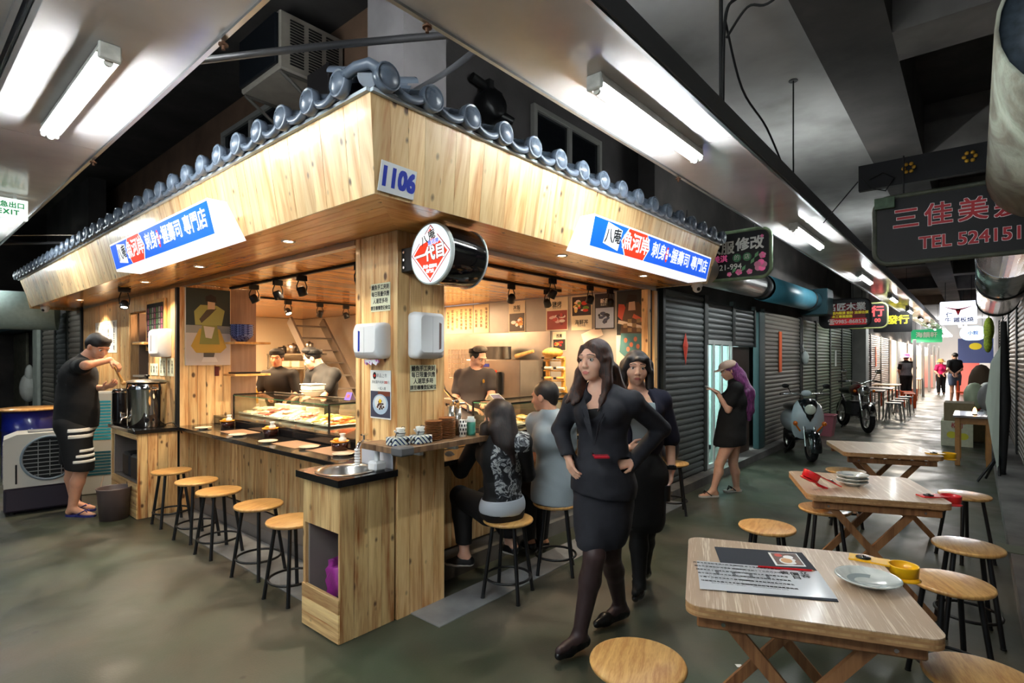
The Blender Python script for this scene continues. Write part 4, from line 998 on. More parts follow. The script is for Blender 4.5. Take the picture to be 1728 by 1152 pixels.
def hang_sign(label, x, y, z, w, h, board, edge=None, glow=None, r=0.08, name='hanging_sign', rods=True):
 t = thing(name, label, 'sign', (x, y, z - h/2))
 M = frame((x, y, z), (0, -1, 0), (0, 0, 1))
 part('board', MB().prism(rrect(w, h, r), -0.06, 0, 0, M), board, t, True)
 if edge is not None:
  part('bamboo_edge', MB().tube([M @ V((p[0], p[1], -0.01)) for p in rrect(w + 0.03, h + 0.03, r + 0.015)], 0.02, 8, closed=True), edge, t, True)
 if rods:
  for s in (-1, 1): part('hanger_chain', MB().cone(M @ V((s*w*0.35, h/2, -0.03)), M @ V((s*w*0.35, h/2 + (0.35 if x < 10 else HZ - z - h/2 - 0.01), -0.03)), 0.006, n=6), BLACKM, t, True)
 return t, M
PINK = mat('sign_pink', (226, 96, 150), 0.5, emit=0.12); SGREEN = mat('sign_leaf', (110, 170, 120), 0.5)
t, M = hang_sign('black sign with pink flowers and green bamboo edge behind the canopy end', 6.02, 2.15, 2.66, 1.05, 0.48, BOARD, BAMBOO)
text(t, '修改', M, 0.145, WHITE, 0.33, 0.10, 0.002, bold=0.004, name='characters')
text(t, '衣服', M, 0.145, WHITE, 0.03, 0.08, 0.002, bold=0.004, name='characters')
text(t, '美淇', M, 0.08, PINK, 0.02, -0.03, 0.002, bold=0.002, name='pink_characters')
for k, ch in enumerate('的店'):
 flat(t, ell(0.20 + 0.105 * k, -0.03, 0.045), M, mat('disc_green', (70, 130, 90), 0.5), 0.002, 'green_disc')
 text(t, ch, M, 0.06, WHITE, 0.20 + 0.105 * k, -0.03, 0.003, name='characters')
text(t, '021-994', M, 0.085, WHITE, 0.11, -0.125, 0.002, bold=0.0012, name='phone_number')
for (fx, fy, r) in ((0.44, -0.135, 0.065), (0.46, -0.03, 0.035), (0.22, -0.185, 0.035), (0.12, -0.2, 0.025), (0.33, -0.19, 0.03), (0.455, 0.17, 0.018)):
 for q in range(5):
  flat(t, ell(fx + r*0.5*cos(q*1.257 + fx*9), fy + r*0.5*sin(q*1.257 + fx*9), r*0.55, r*0.5, 10), M, PINK if q % 2 else mat('sign_pink2', (240, 150, 186), 0.5), 0.002 + q*0.0002, 'petal')
for (fx, fy) in ((0.36, -0.08), (0.40, -0.02), (0.27, -0.15), (0.17, -0.16)):
 flat(t, [(fx - 0.02, fy - 0.03), (fx + 0.015, fy - 0.01), (fx + 0.02, fy + 0.035), (fx - 0.015, fy + 0.01)], M, SGREEN, 0.002, 'leaf')
R2 = mat('neon_red', (170, 26, 36), 0.5); OUT = mat('outline_white', (232, 214, 214), 0.5)
t, M = hang_sign('big black sign with red white outlined characters and a telephone number', 5.48, 0.02, 2.61, 1.22, 0.52, mat('sign_black2', (15, 12, 14), 0.6), BAMB2, r=0.09)
M2 = M @ Matrix.Rotation(radians(-1), 4, 'Z')
for dx, ch in ((-0.41, '三'), (-0.20, '佳'), (0.01, '美'), (0.22, '髮'), (0.43, '廊')):
 text(t, ch, M, 0.185, OUT, dx, 0.075, 0.002, bold=0.0065, name='characters')
 text(t, ch, M, 0.185, R2, dx, 0.075, 0.003, bold=0.0032, name='characters')
text(t, 'TEL 5241515', M, 0.135, OUT, 0.02, -0.135, 0.002, bold=0.0055, sx=0.95, name='phone_number')
text(t, 'TEL 5241515', M, 0.135, R2, 0.02, -0.135, 0.003, bold=0.0028, sx=0.95, name='phone_number')
part('green_plate', MB().bbox((5.42, 0.50, 2.79), (5.46, 0.64, 2.88), 0.003), mat('board_green', (70, 92, 70), 0.6, noise=0.3, nscale=30), t, True)
gold = mat('gold_flower', (196, 150, 50), 0.4, 0.4)
solo('sign_frame', MB().box((5.62, -0.6, 3.02), (5.68, 0.78, 3.24)), mat('black_board', (24, 24, 26), 0.7), 'long black crossboard with gold flowers above the telephone sign', 'board')
for k, y in enumerate((0.42, 0.03)):
 mb = MB()
 for q in range(6):
  mb.ball((5.60, y + 0.035*cos(q*1.047), 3.14 + 0.035*sin(q*1.047)), (0.008, 0.016, 0.016), 8)
 solo('gold_flower', mb, gold, ['left gold flower ornament on the black crossboard', 'right gold flower ornament on the black crossboard'][k], 'ornament')
solo('hanging_wires', MB().tube([(5.6, 0.75, 3.12), (5.6, 0.68, 3.02), (5.6, 0.58, 2.98), (5.6, 0.52, 3.08), (5.6, 0.60, 3.14), (5.6, 0.7, 3.10)], 0.006, 6).tube([(5.6, 0.78, 3.1), (5.6, 0.95, 2.9), (5.6, 1.05, 2.78)], 0.005, 6), BLACKM, 'tangled dark wires at the left end of the black crossboard', 'cable')
t, M = hang_sign('black and red carpentry sign with yellow lines and a phone number', 12.8, 2.02, 2.46, 0.86, 0.54, BOARD, mat('edge_black', (14, 14, 14), 0.5), r=0.12)
flat(t, rect(-0.24, -0.22, 0.36, 0.20), M, mat('deep_red', (120, 20, 26), 0.5), 0.001, 'red_field')
text(t, '名匠木業', M, 0.17, WHITE, 0.03, 0.12, 0.003, bold=0.004, name='characters')
YEL = mat('sign_yellow', (226, 206, 50), 0.5, emit=0.1)
text(t, '室內裝潢 設計 油漆估價\n木工專業服務', M, 0.06, YEL, -0.22, -0.03, 0.003, bold=0.002, name='yellow_characters', align='LEFT', line=1.2)
flat(t, rect(-0.26, -0.235, 0.38, -0.105), M, mat('bar_red', (206, 40, 44), 0.5, emit=0.1), 0.002, 'red_bar')
text(t, '☎0985-868533', M, 0.105, WHITE, 0.05, -0.17, 0.004, bold=0.002, name='phone_number')
t, M = hang_sign('dark sign with a red character half hidden behind the carpentry sign', 15.2, 1.95, 2.55, 0.8, 0.55, BOARD, mat('bamboo_yellow', (170, 172, 110), 0.5), r=0.12)
text(t, '行', M, 0.26, mat('soft_red', (214, 80, 80), 0.5, emit=0.15), 0.22, 0.08, 0.003, bold=0.008, name='characters')
text(t, '00', M, 0.12, mat('soft_red', (214, 80, 80), 0.5), 0.22, -0.12, 0.003, bold=0.004, name='numerals')
t, M = hang_sign('black sign with three yellow characters over the far tables', 19.6, 1.86, 2.62, 0.95, 0.60, BOARD, None, r=0.05)
text(t, '隆發行', M, 0.27, YEL, 0.0, 0.05, 0.003, bold=0.008, name='characters')
LBX = mat('far_lightbox', (226, 232, 250), 0.4, emit=1.1)
t, M = hang_sign('lit white sign with a red bull horn emblem and blue characters', 20.0, 0.36, 2.84, 0.82, 0.66, LBX, None, r=0.03)
hp = []
for i in range(13):
 u = -1 + i / 6; hp.append((u * 0.36, 0.10 + 0.09 * abs(u) ** 1.6 + 0.02))
for i in range(12, -1, -1):
 u = -1 + i / 6; hp.append((u * 0.36, 0.10 + 0.11 * abs(u) ** 1.6 - 0.035 * (1 - abs(u))))
flat(t, hp[::-1], M, R2, 0.002, 'horn_emblem')
flat(t, [(-0.06, 0.08), (0.0, -0.09), (0.06, 0.08), (0.02, 0.12), (-0.02, 0.12)], M, R2, 0.002, 'head_emblem')
BI = mat('indigo_ink', (40, 40, 90), 0.5)
text(t, '仁', M, 0.16, BI, -0.20, -0.06, 0.003, bold=0.003, name='characters')
text(t, '牛 鐵板燒', M, 0.15, BI, 0.02, -0.21, 0.003, bold=0.003, name='characters')
t, M = hang_sign('green sign with white characters far down the corridor', 33, 1.78, 2.62, 1.2, 0.62, mat('far_green', (30, 140, 90), 0.5, emit=0.5), None, r=0.03)
text(t, '海韻軒', M, 0.28, WHITE, 0, 0.04, 0.01, bold=0.006, name='characters')
t, M = hang_sign('oval pale blue lit sign hanging on the right side of the far corridor', 26, 0.05, 2.46, 0.75, 0.52, mat('far_oval', (200, 225, 245), 0.5, emit=1.0), None, r=0.25, rods=True)
text(t, '小館', M, 0.15, BLUE, 0, 0, 0.01, bold=0.003, name='characters')
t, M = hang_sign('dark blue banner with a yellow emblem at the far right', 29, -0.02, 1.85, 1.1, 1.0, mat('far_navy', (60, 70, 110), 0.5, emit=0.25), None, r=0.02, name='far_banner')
flat(t, ell(0.0, 0.18, 0.2, 0.14, 14), M, YEL, 0.01, 'yellow_emblem')
# -- notices and posters
def sheet(label, M, w, h, m=None, name='paper_notice', cat='notice', z=None, group=None, th=0.0015):
 o = M @ V((w/2, 0, 0))
 t = thing(name, label, cat, (o.x, o.y, o.z), 0, group)
 flat(t, rect(0, 0, w, h), M, m or CREAM, 0.0008, 'sheet', th)
 return t
def left_face(y, z): return frame((2.0 - 0.0028, y, z), (0, -1, 0), (0, 0, 1))
def right_face(x, z): return frame((x, 2.60 - 0.0028, z), (1, 0, 0), (0, 0, 1))
NOTE = ['鰻魚手工夾刺', '每日限量供應', '人潮眾多時', '請至櫃檯登記候位']
def note(label, M, w, h):
 t = sheet(label, M, w, h)
 for k, (s, sz) in enumerate(zip(NOTE, (0.034, 0.034, 0.034, 0.028))):
  text(t, s, M, sz * w / 0.2, INK, w/2, h * (0.85 - 0.245 * k), 0.003, bold=0.0006, name='characters', sx=0.9)
 flat(t, rect(0.01, h*0.475, w - 0.01, h*0.48), M, GREYINK, 0.0028, 'rule_line')
 return t
note('cream notice with four lines of characters on the left face of the corner post', left_face(2.856, 1.835), 0.195, 0.172)
note('cream notice with four lines of characters under the right dispenser', right_face(2.093, 1.35), 0.207, 0.158)
M = left_face(2.862, 1.18)
t = sheet('white poster of a beef rice bowl on the left face of the corner post', M, 0.208, 0.296, WHITE, 'dish_poster', 'poster')
flat(t, ell(0.045, 0.262, 0.018, 0.022), M, mat('logo_black', (40, 26, 30), 0.5), 0.0028, 'round_logo')
flat(t, [(0.032, 0.262), (0.045, 0.252), (0.058, 0.262), (0.045, 0.272)], M, RED, 0.0032, 'logo_diamond')
text(t, '新品上市', M, 0.026, GREYINK, 0.118, 0.262, 0.003, name='characters')
text(t, '黑松露牛肉丼', M, 0.0205, GREYINK, 0.078, 0.222, 0.003, name='characters')
text(t, '300', M, 0.022, RED, 0.158, 0.222, 0.003, bold=0.0006, name='price')
text(t, '元', M, 0.0205, GREYINK, 0.185, 0.222, 0.003, name='characters')
text(t, '一起入魂', M, 0.02, INK, 0.118, 0.184, 0.003, name='characters')
flat(t, rect(0.004, 0.008, 0.202, 0.168), M, mat('photo_slate', (66, 66, 84), 0.5), 0.0028, 'photo')
flat(t, rect(0.08, 0.14, 0.20, 0.168), M, mat('photo_brown', (120, 60, 40), 0.5), 0.0030, 'photo')
flat(t, ell(0.104, 0.088, 0.078, 0.062), M, mat('photo_bowl', (176, 196, 214), 0.4), 0.0032, 'printed_bowl')
flat(t, ell(0.104, 0.098, 0.060, 0.044), M, mat('photo_inner', (226, 228, 226), 0.4), 0.0034, 'printed_bowl')
rp = random.Random(4)
for k in range(16):
 a = rp.uniform(0, 6.28); q = rp.uniform(0, 1) ** 0.5
 flat(t, ell(0.104 + 0.042*q*cos(a), 0.084 + 0.026*q*sin(a), 0.010, 0.007, 7, a), M, mat('photo_meat%d' % (k % 3), [(74, 42, 30), (104, 62, 44), (50, 34, 30)][k % 3], 0.5), 0.0036 + 0.00004*k, 'printed_meat')
flat(t, ell(0.104, 0.108, 0.014, 0.014, 10), M, mat('photo_egg', (244, 200, 40), 0.4), 0.0046, 'printed_egg')
M = left_face(7.12, 1.625)
t = thing('menu_board', 'small blackboard menu in a pine frame beside the niche', 'board', (1.99, 6.83, 1.62))
part('frame', MB().bbox((1.972, 6.50, 1.63), (1.997, 7.12, 2.19), 0.004), W_SEAT, t, True)
M = frame((1.9715, 7.08, 1.67), (0, -1, 0), (0, 0, 1))
flat(t, rect(0, 0, 0.54, 0.48), M, mat('chalkboard', (40, 44, 42), 0.7), 0.0006, 'chalkboard')
for k in range(7):
 text(t, '\n'.join('鮭魚握壽司刺身丼飯'[k % 3: k % 3 + 6]), M, 0.062, [mat('chalk_pink', (220, 120, 150), 0.8), mat('chalk_green', (140, 200, 130), 0.8), mat('chalk_white', (220, 220, 210), 0.8)][k % 3], 0.055 + k * 0.073, 0.24, 0.002, name='chalk_characters', line=1.05)
def strip_menu(label, M, w, h, cols, m=None, size=0.05, ink=None):
 t = sheet(label, M, w, h, m or WHITE)
 for k, s in enumerate(cols):
  text(t, '\n'.join(s), M, size, ink or INK, w - (k + 0.5) * w / len(cols), h / 2, 0.003, bold=0.0008, name='characters', line=1.0)
 return t
strip_menu('white sheet with four columns of characters behind the standing man', left_face(9.40, 1.62), 1.05, 0.42, ['和風生牛肉', '台鰻鰻魚飯', '綜合丼飯', '特上壽司'], size=0.075)
strip_menu('small cream card of tiny columns under the left dispenser, left one', left_face(7.05, 1.36), 0.26, 0.13, ['本日', '推薦', '生魚'], CREAM, 0.04)
strip_menu('cream card with stamp grid under the left dispenser, middle one', left_face(6.74, 1.36), 0.2, 0.19, ['今日特餐', '限量供應'], CREAM, 0.035)
strip_menu('cream card with stamp grid under the left dispenser, right one', left_face(6.50, 1.36), 0.2, 0.19, ['外帶自取', '歡迎預約'], CREAM, 0.035)
solo('wooden_ledge', MB().bbox((1.90, 6.95, 1.70), (1.998, 7.35, 1.725), 0.004), W_SEAT, 'short pine ledge under the blackboard menu', 'shelf')
def print_board(label, M, w, h, th, name='art_print', bg=()):
 t = sheet(label, M, w, h, mat('print_edge', (220, 214, 204), 0.6), name, 'picture', th=th)
 for (y0, y1, c) in bg:
  flat(t, rect(0.004, h*y0, w - 0.004, h*y1), M, mat('print_%d_%d_%d' % c, c, 0.55), th + 0.0015, 'printed_ground')
 return t
M = frame((2.045, YW - 0.003, 1.475), (1, 0, 0), (0, 0, 1))
W_, H_ = 0.44, 0.80; th = 0.02
t = print_board('tall print of a robed figure in olive and gold on the left partition', M, W_, H_, th, bg=((0.0, 0.42, (206, 196, 188)), (0.42, 0.52, (150, 150, 142)), (0.52, 1.0, (46, 56, 54))))
def pm(c): return mat('print_%d_%d_%d' % c, c, 0.55)
L0 = th + 0.0022
shapes = [([(0.10, 0.13), (0.34, 0.13), (0.40, 0.19), (0.33, 0.38), (0.13, 0.38), (0.05, 0.20)], (196, 160, 70)),
          ([(0.13, 0.22), (0.33, 0.22), (0.30, 0.45), (0.16, 0.45)], (140, 140, 74)),
          ([(0.09, 0.42), (0.35, 0.42), (0.38, 0.58), (0.30, 0.63), (0.14, 0.63), (0.08, 0.56)], (160, 160, 92)),
          ([(0.15, 0.44), (0.23, 0.52), (0.30, 0.60), (0.20, 0.58), (0.13, 0.48)], (84, 74, 58)),
          ([(0.19, 0.29), (0.25, 0.28), (0.28, 0.40), (0.17, 0.41)], (216, 204, 190)),
          ([(0.21, 0.59), (0.28, 0.59), (0.285, 0.68), (0.25, 0.71), (0.21, 0.68)], (206, 178, 150)),
          ([(0.19, 0.67), (0.30, 0.66), (0.29, 0.72), (0.24, 0.745), (0.19, 0.72)], (36, 30, 30)),
          ([(0.17, 0.08), (0.27, 0.08), (0.28, 0.13), (0.17, 0.13)], (92, 84, 74)),
          ([(0.15, 0.035), (0.31, 0.035), (0.29, 0.085), (0.17, 0.085)], (226, 220, 214))]
for k, (p, c) in enumerate(shapes): flat(t, p, M, pm(c), L0 + k * 0.0003, 'printed_robe')
def back(y, z): return frame((5.455, y, z), (0, -1, 0), (0, 0, 1))
strip_menu('wide sheet of small vertical writing high on the back wall', back(5.93, 1.905), 0.55, 0.39, ['鮭魚鮪魚旗魚', '干貝甜蝦海膽', '花枝章魚鰻魚', '玉子燒豆皮', '綜合握壽司組', '料理長推薦'], mat('warm_paper', (226, 200, 150), 0.7), 0.05, mat('brown_ink', (90, 50, 30), 0.6))
strip_menu('narrower sheet of vertical writing beside the wide one', back(5.36, 1.905), 0.29, 0.39, ['味噌湯茶碗蒸', '生牛肉丼飯', '料理長推薦'], mat('warm_paper2', (232, 210, 164), 0.7), 0.05, mat('brown_ink', (90, 50, 30), 0.6))
def food_poster(label, y, z, w, h, photo, title, dark=False, low=True, seed=1):
 M = back(y, z)
 t = sheet(label, M, w, h, mat('dark_poster', (34, 34, 48), 0.5) if dark else mat('cream_poster', (230, 216, 186), 0.6), 'dish_poster', 'poster')
 p0, p1 = (0.03, 0.60) if low else (0.42, 0.97)
 base = mat('pp_%d_%d_%d' % photo[0], photo[0], 0.5)
 flat(t, rect(w*0.04, h*p0, w*0.96, h*p1), M, base, 0.0028, 'photo')
 q = random.Random(seed)
 for k in range(14):
  a = q.uniform(0, 6.28)
  cx, cy = w*q.uniform(0.22, 0.78), h*q.uniform(p0 + 0.14, p1 - 0.14)
  flat(t, ell(cx, cy, w*q.uniform(0.06, 0.16), h*q.uniform(0.03, 0.07), 9, a), M, mat('pp_%d_%d_%d' % photo[1 + k % (len(photo) - 1)], photo[1 + k % (len(photo) - 1)], 0.5), 0.003 + k*0.00004, 'printed_food')
 ty = h*0.78 if low else h*0.22
 text(t, title, M, w*0.22, WHITE if dark else INK, w/2, ty, 0.003, bold=0.001, name='characters')
 text(t, '限定供應', M, w*0.1, WHITE if dark else GREYINK, w/2, ty - h*0.1, 0.003, name='characters')
 return t
food_poster('poster of a rice bowl and omelette, second from the left on the back wall', 4.71, 1.89, 0.28, 0.41, ((70, 50, 36), (228, 224, 214), (232, 160, 60), (196, 110, 40)), '丼飯', seed=2)
food_poster('poster of salt grilled red fish on the back wall', 4.09, 1.89, 0.33, 0.41, ((150, 60, 56), (222, 180, 176), (190, 70, 66), (230, 210, 200), (120, 40, 44)), '鹽烤', seed=3)
food_poster('poster of a sashimi platter above cream text on the back wall', 3.71, 1.885, 0.29, 0.41, ((50, 36, 40), (214, 60, 40), (240, 200, 120), (110, 150, 60), (250, 230, 220)), '海鮮丼', low=False, seed=5)
food_poster('dark blue and white poster with three dark figures beside the robed print', 3.38, 1.885, 0.26, 0.41, ((170, 184, 210), (30, 34, 50), (60, 70, 100)), '新品', dark=True, seed=6)
food_poster('small poster with two dark food photos and red dots above the knife rack', 3.99, 1.64, 0.2, 0.235, ((40, 36, 36), (220, 150, 70), (206, 50, 40)), '推薦', seed=7)
t = sheet('narrow black sticker with orange marks on the steel hood', back(4.50, 1.79), 0.40, 0.085, mat('sticker_black', (40, 38, 44), 0.5))
text(t, '請勿觸摸', back(4.50, 1.79), 0.06, WHITE, 0.27, 0.042, 0.003, bold=0.001, name='characters')
flat(t, ell(0.1, 0.042, 0.025, 0.03), back(4.50, 1.79), mat('sticker_orange', (230, 130, 40), 0.5), 0.003, 'orange_mark')
M = back(3.53, 1.72) @ Matrix.Rotation(radians(20), 4, 'Z')
sheet('pale paper hung askew on the back wall behind the suited woman', M, 0.28, 0.12, mat('pink_paper', (236, 214, 196), 0.6))
M = back(3.09, 1.20); H_ = 1.105; W_ = 0.395
t = print_board('tall print of a robed figure in checked teal and brown on the right wall', M, W_, H_, 0.012, bg=((0.0, 0.55, (216, 204, 190)), (0.55, 1.0, (40, 46, 50))))
L0 = 0.0145
shapes = [([(0.02, 0.82), (0.10, 0.75), (0.14, 0.86), (0.10, 0.95), (0.03, 0.96)], (196, 80, 60)),
          ([(0.05, 0.62), (0.33, 0.60), (0.37, 0.82), (0.28, 0.97), (0.13, 0.96), (0.08, 0.80)], (92, 66, 50)),
          ([(0.15, 0.88), (0.24, 0.88), (0.23, 1.00), (0.16, 0.99)], (222, 190, 166)),
          ([(0.12, 0.97), (0.26, 0.98), (0.25, 1.05), (0.15, 1.06)], (30, 26, 28)),
          ([(0.04, 0.42), (0.14, 0.34), (0.32, 0.42), (0.34, 0.62), (0.06, 0.63)], (82, 128, 132)),
          ([(0.02, 0.74), (0.37, 0.66), (0.38, 0.69), (0.03, 0.78)], (226, 206, 186)),
          ([(0.20, 0.80), (0.37, 0.72), (0.37, 0.76), (0.22, 0.84)], (214, 100, 70))]
for k, (p, c) in enumerate(shapes): flat(t, p, M, pm(c), L0 + k * 0.0003, 'printed_robe')
for i in range(4):
 for j in range(3):
  if (i + j) % 2: flat(t, rect(0.09 + i*0.055, 0.64 + j*0.05, 0.14 + i*0.055, 0.685 + j*0.05), M, pm((150, 120, 84)), L0 + 0.0022, 'printed_check')
for (a, b) in ((0.12, 0.55), (0.19, 0.50), (0.24, 0.56), (0.15, 0.45), (0.27, 0.48)): flat(t, ell(a, b, 0.022, 0.028, 10), M, pm((220, 130, 100)), L0 + 0.0024, 'printed_flower')
flat(t, rect(0.335, 0.92, 0.375, 1.07), M, pm((206, 60, 44)), L0 + 0.0026, 'red_seal')
text(t, '\n'.join('季節料理'), M, 0.045, INK, 0.35, 0.36, L0 + 0.002, name='characters')
# -- track lights in the stall
def spot_lamp(label, loc, aim, power=SPOT, group=None, size=80, stem=0.09, mount='track', color=WARM):
 """black track spot; loc = where it meets the ceiling or track; aim = direction of light"""
 t = thing('track_spotlight', label, 'light', loc, 0, group)
 if mount == 'track': part('adapter', MB().bbox((-0.045, -0.018, -0.05), (0.045, 0.018, 0), 0.004), BLACKM, t)
 else: part('adapter', MB().lathe([(0, -0.045), (0.055, -0.045), (0.06, 0), (0, 0)], 20), BLACKM, t)
 d = V(aim).normalized(); c = V((0, 0, -0.05 - stem))
 mb = MB()
 for s in (-1, 1): mb.tube([(s * 0.03, 0, -0.05), (s * 0.048, 0, -0.05 - stem * 0.5), V((s * 0.045, 0, 0)) + c], 0.005, 6)
 part('yoke', mb, BLACKM, t)
 q = d.to_track_quat('-Z', 'Y').to_matrix().to_4x4(); M = Matrix.Translation(c) @ q
 part('lamp_head', MB().lathe([(0, 0.04), (0.028, 0.04), (0.038, 0.02), (0.042, -0.04), (0.038, -0.042), (0.03, -0.02), (0, -0.01)], 20, 0, M), BLACK, t)
 part('lens', MB().lathe([(0, -0.030), (0.034, -0.030)], 16, 0, M), M_BULB, t)
 l = bpy.data.lights.new('spot_light', 'SPOT'); l.energy = power; l.color = color; l.spot_size = radians(size); l.spot_blend = 0.7; l.shadow_soft_size = 0.035
 o = bpy.data.objects.new('spot_light', l); COL.objects.link(o); o.parent = t
 o.location = c + d * 0.045; o.rotation_euler = d.to_track_quat('-Z', 'Y').to_euler()
 return t
def track(label, a, b):
 a, b = V(a), V(b); u = (b - a).normalized(); w = V((-u.y, u.x, 0)) * 0.017
 solo('light_track', MB().add([a - w, b - w, b + w, a + w] + [p + V((0, 0, 0.022)) for p in (a - w, b - w, b + w, a + w)], [(3,2,1,0), (4,5,6,7), (0,1,5,4), (1,2,6,5), (2,3,7,6), (3,0,4,7)]), BLACKM, label, 'rail')
CZ = SZ - 0.018
track('black light track over the left display case', (2.48, 3.1, CZ), (2.48, 6.1, CZ))
track('black light track crossing deep in the left kitchen', (3.1, 6.75, CZ), (5.4, 6.75, CZ))
track('black light track over the right display case, inner one', (2.5, 3.0, CZ), (5.3, 3.0, CZ))
track('second black light track a hand further in over the right display case', (2.5, 3.55, CZ), (5.0, 3.55, CZ))
for k, (y, az) in enumerate(((5.55, (0.5, -0.2, -1)), (5.05, (0.5, 0.0, -1)), (4.6, (0.45, 0.1, -1)))):
 spot_lamp(['leftmost black spotlight on the left track', 'middle black spotlight on the left track', 'right black spotlight on the left track by the recessed lamp'][k], (2.48, y, CZ), az)
spot_lamp('unseen spotlight on the left track above the orange fish', (2.48, 3.7, CZ), (0.45, 0.1, -1))
for k, (x, az) in enumerate(((3.45, (0.1, -0.6, -1)), (3.9, (0, 0.7, -1)), (4.3, (0.3, -0.3, -1)), (5.0, (0.1, 0.5, -1)))):
 spot_lamp(['dark round spotlight farthest left on the deep track', 'spotlight on the deep track above the chef in the black cap', 'bright spotlight on the deep track before the stairs', 'spotlight on the deep track in front of the stair treads'][k], (x, 6.75, CZ), az, 34)
for k, (x, az) in enumerate(((4.1, (-0.1, 0.6, -1)), (4.75, (0.1, 0.5, -1)), (5.15, (0.2, 0.3, -1)))):
 spot_lamp(['spotlight over the right opening nearest the drum sign', 'spotlight over the right opening above the suited woman', 'rightmost spotlight near the robed figure print'][k], (x, 3.0, CZ), az, 26)
for k, (x, az) in enumerate(((3.0, (0.25, 0.2, -1)), (4.15, (0.6, 0.9, -1)), (4.75, (0.8, 0.2, -1)))):
 spot_lamp(['hidden spotlight aimed at the chef behind the right counter', 'spotlight on the inner right track aimed at the back wall', 'second spotlight on the inner right track'][k], (x, 3.55, CZ), az, 34)
spot_lamp('black swivel spotlight under the left soffit above the standing man', (1.74, 7.0, SZ), (-0.15, -0.35, -1), 45, stem=0.13, mount='disc', size=95, color=(1.0, 0.84, 0.66))
def fill_panel(label, loc, w, h, p):  # glowing panel added out of view to brighten the stall interior
 t = thing('fill_panel_lamp', label, 'light', loc)
 part('lamp_frame', MB().bbox((-w/2, -h/2, -0.02), (w/2, h/2, 0), 0.004), WHITEP, t)
 part('diffuser', MB().box((-w/2 + 0.01, -h/2 + 0.01, -0.024), (w/2 - 0.01, h/2 - 0.01, -0.02)), mat('warm_diffuser', (255, 226, 180), 0.5, emit=p*2.5, ecol=(255, 210, 160)), t)
fill_panel('added unseen warm fill panel on the kitchen ceiling by the oven', (4.55, 5.75, SZ - 0.001), 0.8, 0.5, 20)
fill_panel('added unseen warm fill panel on the kitchen ceiling by the stairs', (3.35, 8.7, SZ - 0.001), 0.5, 1.0, 20)
fill_panel('added unseen warm fill panel over the niche side room', (2.75, 7.0, SZ - 0.001), 0.3, 0.8, 16)
for (x, y, z, lb) in ((1.60, 10.35, SZ, 'white dome camera under the left end of the canopy'), (5.42, 2.15, SZ, 'white dome camera under the right end of the canopy')):
 t = thing('dome_camera', lb, 'camera', (x, y, z))
 part('camera_base', MB().lathe([(0.05, 0), (0.055, -0.03), (0.05, -0.04)], 20), WHITEP, t)
 part('camera_ball', MB().ball((0, 0, -0.05), 0.045, 16), WHITEP, t)
 part('camera_lens', MB().ball((-0.025, -0.025, -0.062), 0.02, 12), BLACK, t)
# -- paper dispensers
def dispenser(label, M, w, h, d, tissue=False, slot='left', blue=True):
 """white rounded dispenser; M: origin lower left of its back, x right, y up, z out"""
 o = M @ V((w/2, 0, d/2)); t = thing('paper_dispenser', label, 'dispenser', o)
 n = 6; mb = MB(); rings = []
 for (z, ins, tb) in ((0.0, 0.004, 0.0), (d*0.3, 0.0, 0.0), (d*0.8, 0.004, 0.004), (d, 0.022, 0.02)):
  pts = rrect(w - 2*ins, h - 2*ins - tb, 0.03, n)
  rings.append([(p[0] + w/2, p[1] + h/2 + (tb * 0.4 if z == d else 0), z) for p in pts])
 m = len(rings[0]); vs = [p for r in rings for p in r]
 mb.add(vs, [(j*m+i, j*m+(i+1) % m, (j+1)*m+(i+1) % m, (j+1)*m+i) for j in range(3) for i in range(m)], 0, True, M)
 mb.add(vs, [tuple(range(3*m, 4*m)), tuple(range(m))[::-1]], 0, False, M)
 tt, t = t, part('cover', mb, WHITEP, t, True)
 sx = w*0.30 if slot == 'left' else w*0.76
 part('level_window', MB().prism([(sx - 0.008, h*0.20), (sx + 0.008, h*0.22), (sx + 0.010, h*0.76), (sx - 0.006, h*0.78)], d, d + 0.002, 0, M), mat('window_blue' if blue else 'window_brown', (40, 60, 160) if blue else (120, 100, 96), 0.2), t, True)
 part('cover_seam', MB().box((w*0.5, 0.03, d + 0.0002), (w*0.505, h - 0.03, d + 0.0012), 0, M), mat('seam_grey', (190, 192, 196), 0.5), t, True)
 if tissue:
  mb = MB(); q = random.Random(5)
  for k, (mi, dx) in enumerate(((0, 0.0), (0, 0.012), (1, 0.02))):
   vs = []; nn = 9
   for i in range(nn):
    u = w*0.28 + (w*0.52) * i / (nn - 1)
    for j in range(3):
     vs.append((u + dx*j*0.5, -0.004 - j * 0.012 - (0.006 * sin(i*2.1 + k) * j), d*0.5 + 0.006*sin(i*1.7 + k*2 + j) + k*0.006))
   mb.add(vs, [(i*3+j, (i+1)*3+j, (i+1)*3+j+1, i*3+j+1) for i in range(nn-1) for j in range(2)], mi, True, M)
  part('paper_towel', mb, [mat('pink_paper2', (222, 130, 206), 0.8), mat('white_tissue', (240, 236, 240), 0.8)], t, True)
 return tt
dispenser('white paper dispenser with blue window and pink towel on the corner post', frame((2.0, 2.925, 1.545), (0, -1, 0), (0, 0, 1)), 0.265, 0.22, 0.10, True)
dispenser('taller white dispenser with a grey window on the right face of the corner post', frame((2.075, 2.597, 1.545), (1, 0, 0), (0, 0, 1)), 0.225, 0.285, 0.10, False, 'right', False)
dispenser('white paper dispenser on the left wall beside the blackboard menu', frame((2.0, 6.72, 1.56), (0, -1, 0), (0, 0, 1)), 0.34, 0.30, 0.12, False, 'left', False)
solo('fire_alarm_switch', MB().bbox((2.33, YW - 0.014, 1.36), (2.375, YW - 0.002, 1.46), 0.003), mat('switch_red', (90, 24, 20), 0.4), 'small dark red switch plate under the olive robed print', 'switch')
